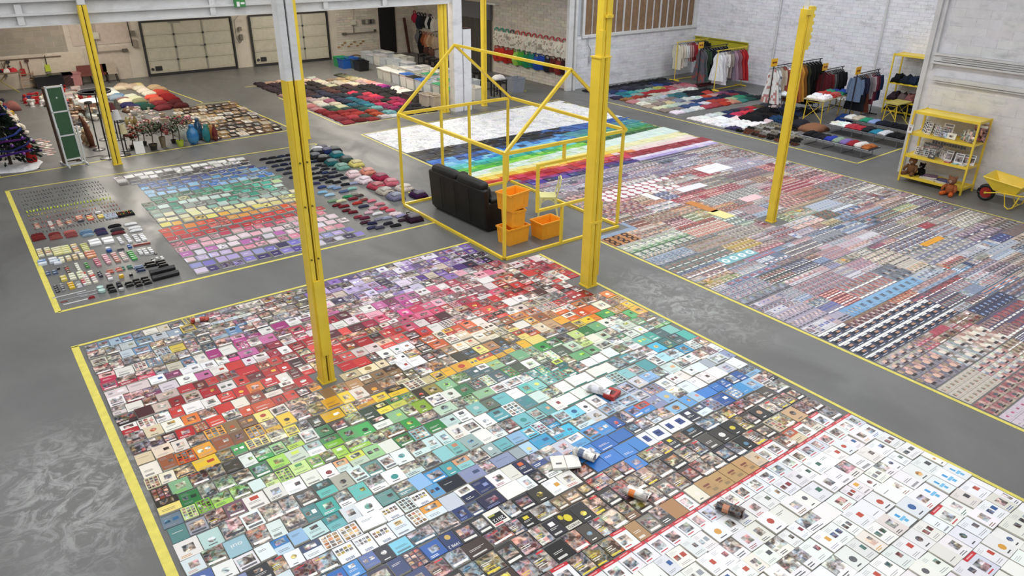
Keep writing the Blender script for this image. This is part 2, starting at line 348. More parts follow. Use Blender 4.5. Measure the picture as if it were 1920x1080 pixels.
b = MB(); b.tube([(26.5, 11.5, 4.6), (26.5, 11.5, 3.3)], .012, 5, hx('D8C25A')); b.tube([(26.5, 11.5, 3.3), (26.5, 11.75, 1.9)], .008, 5, hx('9A9A9A')); b.tube([(26.5, 11.0, 4.4), (26.5, 11.25, 1.9)], .008, 5, hx('9A9A9A')); b.box((26.5, 11.5, 3.25), (.06, .08, .2), WHT)
tag(b.build('hanging_cable', M_paintc), 'thin cables hanging down the brick wall above far yellow shelf', 'cable')
# ceiling
b = MB(); b.box((9, 6.8, 8.7), (42, 30, .2)); tag(b.build('ceiling', M_trim), 'high white roof over the hall', 'ceiling', kind='structure')
b = MB(); b.box((6, 28.2, 4.95), (28, 13.4, .2)); tag(b.build('ceiling_rear', M_trim), 'low white ceiling over the rear part of the hall', 'ceiling', kind='structure')
b = MB()      # white roof beam over the back row of columns
b.box((2.6, 21.72, 3.50), (22, .34, .04), WHT); b.box((3, 21.68, 3.62), (22, .1, .24), WHT); b.box((3, 21.68, 3.75), (22, .34, .05), WHT)
b.box((3, 21.70, 3.9), (22, .1, .28), WHT); b.box((3, 21.68, 4.05), (22, .36, .05), WHT); b.box((3, 21.76, 4.6), (22, .1, 1.1), WHT)
for x in (1.8, 6.2, 9.4, 11.3): b.box((x, 21.56, 3.75), (.14, .04, .46), WHT)
tag(b.build('beam', M_trim), 'long white steel beam across the heads of the rear columns', 'beam', kind='structure')
# garage doors
def garage(n, x0, x1, handle, label):
    w = x1-x0; g = empty('door_%d' % n, (x0, 34.55, 0), label, 'door', kind='structure')
    for j in range(4):
        for i in range(3):
            b = MB(); b.box(((i+.5)*w/3, 0, .1+(j+.5)*.505), (w/3-.02, .05, .495), jit(hx('B9B4A2'), .03)); b.box(((i+.5)*w/3, -.028, .1+(j+.5)*.505), (w/3-.12, .008, .36), jit(hx('BDB8A6'), .03)); b.build('panel', M_paintc, g)
    b = MB(); D = hx('2A2A2A')
    b.box((-.05, -.04, 1.09), (.07, .1, 2.18), D); b.box((w+.05, -.04, 1.09), (.07, .1, 2.18), D); b.box((w/2, -.04, 2.16), (w+.1, .06, .06), D); b.box((w/2, -.03, .05), (w, .06, .07), D)
    b.build('track', M_paintc, g)
    b = MB()
    for j in (1, 2, 3):
        for i in (1, 2): b.tube([(i*w/3, -.03, .1+j*.505), (i*w/3, -.07, .1+j*.505)], .045, 8, D)
    b.build('hinge', M_paintc, g)
    b = MB()
    for i in (1, 2): b.box((i*w/3, -.03, 1.1), (.05, .03, 2.0), hx('8C8A82'))
    b.build('stile', M_paintc, g)
    b = MB(); b.box((.36, -.05, .3), (.26, .03, .18), (0.015, .015, .015)); b.tube([(.12, -.03, .28), (.12, -.07, .28)], .06, 10, D); b.build('latch', M_paintc, g)
    if handle: b = MB(); b.box((w*.64, -.05, 1.1), (.18, .03, .03), hx('8A8A84')); b.box((w*.66, -.05, 1.05), (.03, .03, .2), hx('8A8A84')); b.build('handle', M_paintc, g)
    b = MB(); b.box((w*.36, -.04, 2.08), (.5, .02, .05), hx('8C8A80')); b.build('plate', M_paintc, g)
garage(1, 6.99, 10.55, True, 'cream sectional garage door with dark hinges, left one of the pair')
garage(2, 11.46, 14.99, False, 'cream sectional garage door partly behind the white topped column')
b = MB(); b.box((18.18, 34.55, 1.15), (.88, .06, 2.2), (.006, .006, .007)); tag(b.build('door_3', M_paintc), 'plain black door in the rear brick wall', 'door', kind='structure')
b = MB(); b.tube([(18.5, 34.5, 1.05), (18.5, 34.46, 1.05), (18.4, 34.46, 1.05)], .015, 6, hx('4A4A4A')); b.build('handle', M_metal, bpy.data.objects['door_3'])
# grey curtain
b = MB(); n = 48; y0, y1 = 27.45, 30.2
for k in range(n):
    a = y0+(y1-y0)*k/n; c = y0+(y1-y0)*(k+1)/n; xa = 19.36+.06*math.sin(k*.9); xc = 19.36+.06*math.sin((k+1)*.9)
    b.face([(xa, a, .02), (xc, c, .02), (xc, c, 2.15), (xa, a, 2.15)], jit(hx('57534F'), .04))
b.box((19.36, (y0+y1)/2, 2.48), (.1, y1-y0+.1, .66), hx('6C6B6E'))
tag(b.build('curtain', M_cloth), 'tall dark grey pleated curtain hung under a grey pelmet', 'curtain')
b = MB(); b.box((19.38, 27.4, 2.82), (.2, .9, .08), WHT); tag(b.build('trim_6', M_trim), 'white ledge above the grey curtain beside the bag wall', 'trim', kind='structure')
# yellow columns
def column(x, y, h, w, d, label, white=None, bracket=0, z_split=None):
    g = empty('steel_column', (x, y, 0), label, 'column', kind='structure')
    top = z_split or h
    for s in (-1, 1):
        b = MB(); b.box((s*(w/4+.005), 0, top/2), (w/2-.012, d, top)); b.box((s*(w/4+.005), -d/2-.006, top/2), (w/2-.05, .012, top)); b.build('channel', M_ypaint, g)
    b = MB(); b.box((0, .01, h/2), (.03, d-.06, h), (.02, .02, .02)); b.build('slit_shade', M_paintc, g)  # near-black strip paints the shade in the slit between the channels
    if z_split:
        for s in (-1, 1): b = MB(); b.box((s*(w/4+.005), 0, (top+h)/2), (w/2-.012, d, h-top)); b.build('channel', M_trim, g)['label'] = 'white painted upper part'
    b = MB(); b.box((0, 0, .01), (w+.03, d+.03, .02))
    for s in (-1, 1):
        for t in (-1, 1): b.tube([(s*(w/2+.004), t*(d/2+.004), .02), (s*(w/2+.004), t*(d/2+.004), .035)], .008, 6)
    b.build('base_plate', M_ypaint, g)
    if bracket == 1:
        b = MB(); b.box((-w*.1, -d/2-.02, 1.0), (w*.5, .03, 1.1)); b.build('cover_plate', M_ypaint, g)
        b = MB()
        for z in (1.85, 2.55, 3.1):
            for s in (-.05, .04): b.tube([(s, -d/2-.01, z), (s, -d/2-.03, z)], .012, 6, hx('6A5A20'))
        b.build('bolt', M_paintc, g)
    return g
GY = 'yellow steel column '
column(3.18, 8.46, 6.6, .18, .17, GY+'with white top, standing among the books, nearest', bracket=1, z_split=4.05)
ZS = on(1118, 109, 1, 8.6).z
c4 = column(8.16, 8.62, ZS, .21, .20, GY+'with stepped sleeve beside the house frame')
b = MB(); b.box((.06, .0, (ZS+5.8)/2), (.10, .16, 5.8-ZS)); b.box((-.03, .01, (ZS+5.8)/2), (.05, .14, 5.8-ZS)); b.build('upper_shaft', M_ypaint, c4)
b = MB(); b.box((-.05, -.04, ZS+.2), (.06, .1, .4)); b.box((.03, -.1, ZS+.6), (.12, .05, .04)); b.box((0, 0, ZS+.01), (.24, .23, .02)); b.build('bracket', M_ypaint, c4)
b = MB(); b.box((0, -.11, 1.2), (.26, .02, .04)); b.tube([(.12, -.1, 1.55), (.12, -.1, .2)], .012, 6); b.build('strap', M_ypaint, c4)
b = MB(); b.box((.11, .11, 1.6), (.018, .03, 3.2)); [b.box((.125, .11, .2+.08*k), (.012, .03, .03)) for k in range(38)]; b.build('toothed_rail', M_ypaint, c4)
c5 = column(13.5, 8.69, 4.3, .14, .15, GY+'standing on the patterned leaflets, with notched head')
b = MB(); b.box((.08, 0, 3.95), (.16, .16, .8)); [b.box((.18, -.05, 3.65+.13*k), (.06, .05, .07)) for k in range(6)]; b.box((-.04, -.09, 4.25), (.2, .04, .1)); b.build('notched_bracket', M_ypaint, c5)
b = MB(); b.tube([(0, 0, 4.3), (0, 0, 6.5)], .05, 8, WHT); b.build('upper_shaft', M_trim, c5)['label'] = 'white painted upper shaft'
column(3.1, 21.42, 3.92, .20, .16, GY+'beside the floor lamps and green tables', z_split=None)
b = MB(); b.box((0, 0, 4.25), (.17, .15, .64)); b.build('head', M_trim, bpy.data.objects['steel_column.003'])['label'] = 'white painted head'
column(8.15, 21.07, 4.1, .25, .17, GY+'right behind the white topped column')
b = MB(); b.box((-.22, .0, 2.5), (.2, .1, .07), (.02, .02, .02)); b.box((-.3, 0, 2.57), (.1, .14, .12), (.02, .02, .02)); b.build('clamp', M_paintc, bpy.data.objects['steel_column.004'])['label'] = 'black clamp'
column(13.45, 21.75, 4.4, .24, .16, GY+'against the white pillar, rear row')
column(15.14, 21.85, 4.4, .15, .14, GY+'thin, alone in front of the grey curtain')
g = empty('white_pillar', (14.02, 21.7, 0), 'whitewashed masonry pillar with a taller half beside the yellow column', 'pillar', kind='structure')
b = MB(); b.box((-.12, 0, 1.9), (.34, .3, 3.8), WHT); b.build('tall_half', M_wall_w, g)
b = MB(); b.box((.26, .02, 1.33), (.3, .3, 2.66), WHT); b.box((.1, -.16, 1.3), (.05, .05, 2.6), WHT); b.build('short_half', M_wall_w, g)
b = MB(); b.box((.26, .02, 2.68), (.26, .28, .03), hx('3E2A22')); b.build('cap', M_paintc, g)
b = MB(); b.tube([(8.55, 20.9, 0.02), (8.42, 20.9, 2.4)], .0, 4)
# conduits and boxes on the rear wall
def boxthing(name, loc, d, col, label, cat, m=None, extra=None):
    b = MB(); b.box((0, 0, 0), d, col); b.box((0, -d[1]/2-.005, 0), (d[0]*.8, .01, d[2]*.8), jit(col, .06))
    if extra: extra(b)
    o = b.build(name, m or M_paintc, loc=loc); return tag(o, label, cat)
boxthing('junction_box', (5.22, 34.5, 1.75), (.3, .12, .26), hx('C9C3B4'), 'cream electric box on the rear wall by the left garage door', 'electric box', extra=lambda b: (b.tube([(-.02, 0, .1), (-.02, 0, 1.0)], .02, 5, hx('B5AE9E')), b.tube([(.05, 0, .1), (.05, 0, 1.0)], .012, 5, hx('B5AE9E')), b.tube([(-.02, 0, -.1), (-.02, 0, -.65)], .02, 5, hx('7A7468')), b.box((.5, 0, -.62), (1.2, .04, .03), hx('8A8478'))))
boxthing('wall_socket', (6.2, 34.5, 1.12), (.2, .08, .12), hx('5C564E'), 'small dark socket on the rear wall conduit', 'socket')
boxthing('intercom', (6.62, 34.5, 1.35), (.16, .08, .3), hx('8A8276'), 'grey control box left of the left garage door', 'control box', extra=lambda b: (b.box((0, -.02, .4), (.14, .08, .2), hx('6A645A')), b.tube([(-.1, 0, -.1), (-.14, 0, 1.2)], .02, 5, (.03, .03, .03))))
boxthing('door_control', (10.95, 34.5, 1.3), (.14, .08, .24), hx('6E685E'), 'grey door control with looped cable between the garage doors', 'control box', extra=lambda b: (b.tube([(0, -.02, .9), (-.2, -.02, .7), (-.22, -.02, .0), (-.1, -.02, -.25), (.05, -.02, -.1)], .012, 5, hx('5A564E')), b.box((0, 0, .35), (.12, .08, .16), hx('7A746A'))))
boxthing('junction_box', (16.35, 34.5, 1.62), (.24, .12, .24), hx('D0CABC'), 'cream electric box on brick wall beside the black door', 'electric box', extra=lambda b: (b.tube([(0, 0, .1), (0, 0, 1.1)], .025, 5, hx('C5BEB0')), b.tube([(0, 0, -.1), (0, 0, -.5)], .02, 5, hx('6A645A')), b.box((.3, 0, -.5), (1.7, .05, .04), hx('7A746A')), b.box((-.5, 0, -.5), (.22, .07, .09), hx('5A544A')), b.box((1.12, 0, -.45), (.1, .07, .1), hx('4A443A'))))
boxthing('notice_board', (17.15, 34.52, 1.6), (.66, .04, .2), hx('6B6A62'), 'small grey notice board left of the black door', 'board', extra=lambda b: (b.box((-.1, -.03, 0), (.12, .01, .17), hx('AFAEA4')), b.box((.12, -.03, 0), (.1, .01, .17), hx('2E2E2C'))))
EX = on(449, 6, 1, 21.5)
boxthing('exit_sign_box', (EX.x, 21.5, EX.z), (.3, .06, .2), hx('3F8A4C'), 'green and white exit sign above the left garage door', 'exit sign', extra=lambda b: (b.box((-.05, -.045, -.02), (.08, .01, .12), (.9, .9, .9)), b.box((.07, -.045, 0), (.1, .01, .05), (.9, .9, .9))))  # box of the exit sign
bpy.data.objects['exit_sign_box'].name = 'exit_sign'
boxthing('wall_lamp', (10.0, 34.45, 2.62), (.12, .1, .16), hx('3A3A38'), 'small dark lamp above the left garage door', 'lamp')
b = MB(); b.tube([(20.3, 22.22, 1.95), (20.3, 22.22, 1.65), (20.45, 22.22, 1.45), (20.45, 22.22, 1.2)], .02, 5, hx('A9A9AC')); b.box((20.45, 22.22, 1.12), (.12, .08, .2), hx('B9B9BC'))
tag(b.build('wall_intercom', M_paintc), 'grey wall box on bent conduit under the brown window', 'control box')
b = MB(); b.box((0, 0, .85), (.1, .12, 1.7), hx('4E2B26'), M=Matrix.Rotation(-.12, 4, 'Y')); tag(b.build('wooden_plank', M_wood, loc=(19.2, 34.3, 0)), 'dark red plank leaning in the rear corner beside the bags', 'plank')
# wall arch trace, pipe
b = MB(); b.tube([(16.2+.35*math.cos(t*.4), 34.3, .02+.12*math.sin(t*.4)) for t in range(9)], .03, 5, hx('7A5A3A')); tag(b.build('wooden_hoop', M_wood), 'brown wooden hoop lying at the foot of the rear wall', 'hoop')
# floor tapes
def tapes(name, segs, label, w=.05):
    b = MB()
    for (x0, y0), (x1, y1), wd in segs:
        d = Vector((x1-x0, y1-y0, 0)); n = Vector((-d.y, d.x, 0)).normalized()*wd/2; t = .003
        p = [Vector((x0, y0, 0))-n, Vector((x1, y1, 0))-n, Vector((x1, y1, 0))+n, Vector((x0, y0, 0))+n]
        b.face([q+Vector((0, 0, t)) for q in p])
        for k in range(4): b.face([p[k], p[(k+1) % 4], p[(k+1) % 4]+Vector((0, 0, t)), p[k]+Vector((0, 0, t))])
    return tag(b.build(name, M_tape), label, 'floor tape', kind='thing')
tapes('floor_tape', [((.55, 0), (.55, 11.5), .10), ((.5, 11.5), (7.6, 11.5), .05), ((8.33, 0), (8.33, 10.2), .05)], 'yellow floor tape around the big field of books')
tapes('floor_tape', [((.53, 12.88), (.53, 20.5), .09), ((.49, 20.5), (8.15, 20.4), .04), ((.53, 12.88), (7.62, 12.84), .06), ((8.15, 14.2), (8.15, 20.4), .04)], 'yellow floor tape around the notebooks and pencils')
tapes('floor_tape', [((9.72, .0), (9.72, 10.3), .055), ((9.72, 14.25), (9.72, 20.6), .05), ((9.72, 20.6), (17.9, 21.1), .03), ((17.85, 0), (17.9, 21.1), .03)], 'yellow floor tape around the leaflets and rainbow folders')
tapes('floor_tape', [((.5, 21.8), (8.3, 22.35), .05), ((.5, 21.8), (.5, 30), .04), ((8.3, 22.35), (8.0, 27.7), .05), ((8.0, 27.7), (6.9, 27.8), .03), ((7.2, 28), (6.6, 32.5), .04)], 'yellow floor tape around the vases, frames and cushions')
tapes('floor_tape', [((9.72, 21.9), (9.72, 27.3), .045), ((9.72, 21.9), (13.2, 21.95), .03), ((9.4, 30), (10.4, 30.1), .04)], 'yellow floor tape around the folded jumpers')
tapes('floor_tape', [((19.2, 10.05), (19.15, 20.4), .05), ((19.2, 10.05), (22.9, 10.2), .05), ((22.9, 10.2), (25.8, 12.3), .035)], 'yellow floor tape around the clothes and benches')
tapes('floor_tape', [((17.2, 23.1), (18.0, 23.1), .04), ((18.0, 23.1), (18.1, 24.2), .04)], 'short yellow floor tape beside the grey crate')
# ------------------------------------------------------------------ wording
ONES = 'zeroth first second third fourth fifth sixth seventh eighth ninth tenth eleventh twelfth thirteenth fourteenth fifteenth sixteenth seventeenth eighteenth nineteenth'.split()
TENS = ['', '', 'twenty', 'thirty', 'forty', 'fifty', 'sixty', 'seventy', 'eighty', 'ninety']
def ordw(n):
    if n < 20: return ONES[n]
    if n < 100: return TENS[n//10]+('-'+ONES[n % 10] if n % 10 else '')[:20] if n % 10 else TENS[n//10][:-1]+'ieth'
    return 'hundredth' if n == 100 else 'hundred-and-'+ordw(n-100)
import colorsys
def cname(c):
    s = [min(1, max(0, x)) ** (1/2.2) for x in c[:3]]; h, sa, v = colorsys.rgb_to_hsv(*s); h *= 360
    if v < .22: return 'black'
    if sa < .12: return 'white' if v > .82 else 'pale grey' if v > .66 else 'grey' if v > .4 else 'dark grey'
    if sa < .30 and v > .75: return 'cream' if 20 < h < 75 else 'pale pink' if h < 20 or h > 320 else 'pale blue' if 180 < h < 260 else 'pale green' if h < 180 else 'lilac'
    if h < 12 or h > 345: return 'dark red' if v < .6 else 'red'
    if h < 42: return 'brown' if v < .62 else 'tan' if sa < .5 else 'orange'
    if h < 70: return 'olive' if v < .6 else 'yellow'
    if h < 160: return 'dark green' if v < .5 else 'green'
    if h < 195: return 'teal' if v < .75 else 'turquoise'
    if h < 255: return 'navy' if v < .45 else 'blue'
    if h < 300: return 'purple'
    return 'pink' if v > .7 and sa < .6 else 'magenta'
# ------------------------------------------------------------------ cover printing
PH = [hx(c) for c in ('1A1A1C', '3A2A22', '8A5A3E', 'D9B497', 'EFE8DE', '6E8FA8', '44607A', 'B9332B', '7C8A5A', 'C9C4BA')]
PAGE = hx('D8D4C8')
def cover(b, w, h, t, style, base, acc, rnd, M=None, z0=0.0, ink=None, flat=False, lift=.0007):
    """one booklet lying flat, its head towards -y; the printing is thin raised ink on the cover"""
    b.box((0, 0, z0+t/2), (w, h, t), PAGE if t > .008 else base, M=M, top=base, bottom=False)
    z = z0+t+lift; ink = ink or (hx('F4F2EC') if sum(base) < 1.0 else hx('4A4A50'))
    X = lambda u: (u-.5)*w
    Y = lambda v: (.5-v)*h          # v = 0 head ... printed with the head at -y
    def q(u0, v0, u1, v1, c, a=1.0, dz=0): b.quad(X(u0), (v0-.5)*h, X(u1), (v1-.5)*h, z+dz, c, (a if a == 1.0 else .6) if flat else a, M)
    def lines(u0, u1, v0, n, dv, c, th=.022):
        for i in range(n): q(u0, v0+i*dv, u0+(u1-u0)*rnd.uniform(.55, 1), v0+i*dv+th, c)
    def photo(u0, v0, u1, v1, n=3, dz=0.0):
        tone = [mixc(rnd.choice(PH), mixc(acc, base, .6), .5) for _ in range(4)]
        for i in range(n):
            for j in range(n):
                a = u0+(u1-u0)*i/n; c = v0+(v1-v0)*j/n
                q(a, c, a+(u1-u0)/n, c+(v1-v0)/n, jit(rnd.choice(tone), .2, rnd), 0.0, dz)
    if style == 'plain':
        if rnd.random() < .7: lines(.15, .8, rnd.choice((.2, .6)), rnd.randint(1, 2), .08, ink)
    elif style == 'title':
        q(.12, .1, rnd.uniform(.6, .9), .1+rnd.uniform(.06, .14), mixc(ink, base, .3)); lines(.15, .85, .42, 2, .08, ink)
        if rnd.random() < .6: q(.3, .62, .7, .86, acc, rnd.choice((0., 1.)))
    elif style == 'pic':
        photo(.1, .3, .9, .82); q(.12, .07, .88, .2, mixc(ink, base, .1))
    elif style == 'full':
        photo(0, 0, 1, 1, 3); q(.08, .06, .92, .2, ink, 1., .0006)
        if rnd.random() < .5: q(.1, .8, .6, .86, acc, 1., .0006)
    elif style == 'top':
        photo(0, .38, 1, 1, 3); lines(.1, .8, .1, 2, .1, ink, .04)
    elif style == 'text':
        lines(.12, .9, .12, 2, .07, hx('9A9AA0')); q(.55, .42, .85, .66, acc, rnd.choice((0., 1.))); lines(.1, .6, .75, 3, .06, hx('A9A9B0'), .014)
        if rnd.random() < .35: q(.12, .4, .42, .66, jit(acc, .3, rnd), 0.)
    elif style == 'logo':
        n = 8; u, v, r = .5, rnd.uniform(.4, .6), .2
        b.face([(M @ Vector(p) if M else Vector(p)) for p in [(X(u)+r*w*math.cos(k*PI/4), (v-.5)*h+r*w*math.sin(k*PI/4), z) for k in range(n)]], acc, 1.0 if flat else rnd.choice((0., 1.)))
        lines(.25, .75, .12, 1, .1, ink, .05)
    elif style == 'blob':
        photo(.28, .32, .78, .72, 2); lines(.1, .75, .08, 2, .08, acc, .03)
    elif style == 'magazine':
        photo(0, 0, 1, 1, 3)
        q(.06, .05, rnd.uniform(.5, .94), .05+rnd.uniform(.06, .13), rnd.choice((ink, ink, mixc(ink, acc, .5), hx('E5D23A'), mixc(ink, base, .6))), 1., .0006)
        if rnd.random() < .7: q(.5, .84, .96, .93, rnd.choice((hx('D2303A'), hx('E59AA0'))), 1., .0006)
        for i in range(rnd.randint(2, 4)): q(.08, .3+i*.1, rnd.uniform(.4, .7), .335+i*.1, rnd.choice((hx('F2EFE6'), hx('E5D23A'), hx('F2EFE6'))), 1., .0006)
    elif style == 'band':
        photo(.1, .22, .75, .68, 2); lines(.1, .7, .1, 1, .1, hx('C43A44'), .05); q(0, .84, 1, 1, hx('C7222E')); q(.2, .9, .8, .95, hx('EBA7A9'), 1., .0007)
    elif style == 'two':
        q(0, .5, 1, 1, acc); lines(.15, .8, .15, 2, .09, ink); photo(.2, .6, .8, .9, 2, .0008)
    elif style == 'navysq':
        q(.25, .28, .75, .74, hx('27407E')); lines(.35, .65, .5, 2, .06, hx('9FB0D8'), .02)
    elif style == 'binder':
        q(.0, .0, 1, .12, hx('0F6B60')); lines(.2, .8, .45, 1, .1, hx('C9C9C4'), .02)
    elif style == 'kraft':
        q(.25, .55, .7, .66, hx('7A3A26')); q(.3, .42, .6, .5, hx('8A5A3A')); q(.5, .14, .85, .3, hx('93784F')); q(0, .38, 1, .392, hx('8A6E48'))
    elif style == 'bluefig':
        q(.3, .55, .5, .78, hx('2E9BD8')); q(.2, .38, .7, .5, hx('6FBCE4')); q(.35, .2, .6, .36, hx('58AEDD'))
    elif style == 'ring':
        r = .36; b.face([(M @ Vector(p) if M else Vector(p)) for p in [(r*w*math.cos(k*PI/5), r*w*math.sin(k*PI/5), z) for k in range(10)]], acc)
        r = .17; b.face([(M @ Vector(p) if M else Vector(p)) for p in [(r*w*math.cos(k*PI/4), r*w*math.sin(k*PI/4), z+.0005) for k in range(8)]], base)
    elif style == 'disc':
        r = .45; b.face([(M @ Vector(p) if M else Vector(p)) for p in [(r*w*math.cos(k*PI/6), r*w*math.sin(k*PI/6), z) for k in range(12)]], hx('E9E4E4'))
    elif style == 'face':
        photo(0, 0, 1, 1, 3); r = .21; q(.28, .18, .72, .34, hx('3A2E30'), 1., .0003)
        b.face([(M @ Vector(p) if M else Vector(p)) for p in [(r*w*math.cos(k*PI/4), .05*h+r*h*math.sin(k*PI/4), z+.0005) for k in range(8)]], acc, 1.0 if flat else .3)
    elif style == 'hero':
        q(0, .78, 1, 1, hx('ECEBEA')); q(.12, .2, .66, .62, hx('12182C')); q(.5, .3, .9, .5, hx('B98E74'), 1., .0006); q(.3, .63, .95, .75, hx('EDEAE6')); q(.1, .08, .7, .14, hx('D8DCE8'))
    elif style == 'stripes':
        for i in range(4): q(.06, .08+i*.23, .94, .2+i*.23, rnd.choice((acc, ink, base)), rnd.choice((0., 1.)))
    elif style == 'grid':
        for i in range(3):
            for j in range(4): q(.08+i*.3, .06+j*.23, .32+i*.3, .24+j*.23, mixc(rnd.choice(PH), acc, .4), 0.)
MOTIF = dict(plain='plain cover', title='bold title', pic='framed picture', full='full photo', top='photo and title', text='printed text', logo='round emblem', blob='small picture', magazine='busy cover photo', band='red foot band', two='two-tone cover', navysq='navy square', binder='teal edge', kraft='brown print', bluefig='blue figure', ring='ring emblem', disc='white disc', face='portrait', hero='white band', stripes='stripes', grid='picture grid')
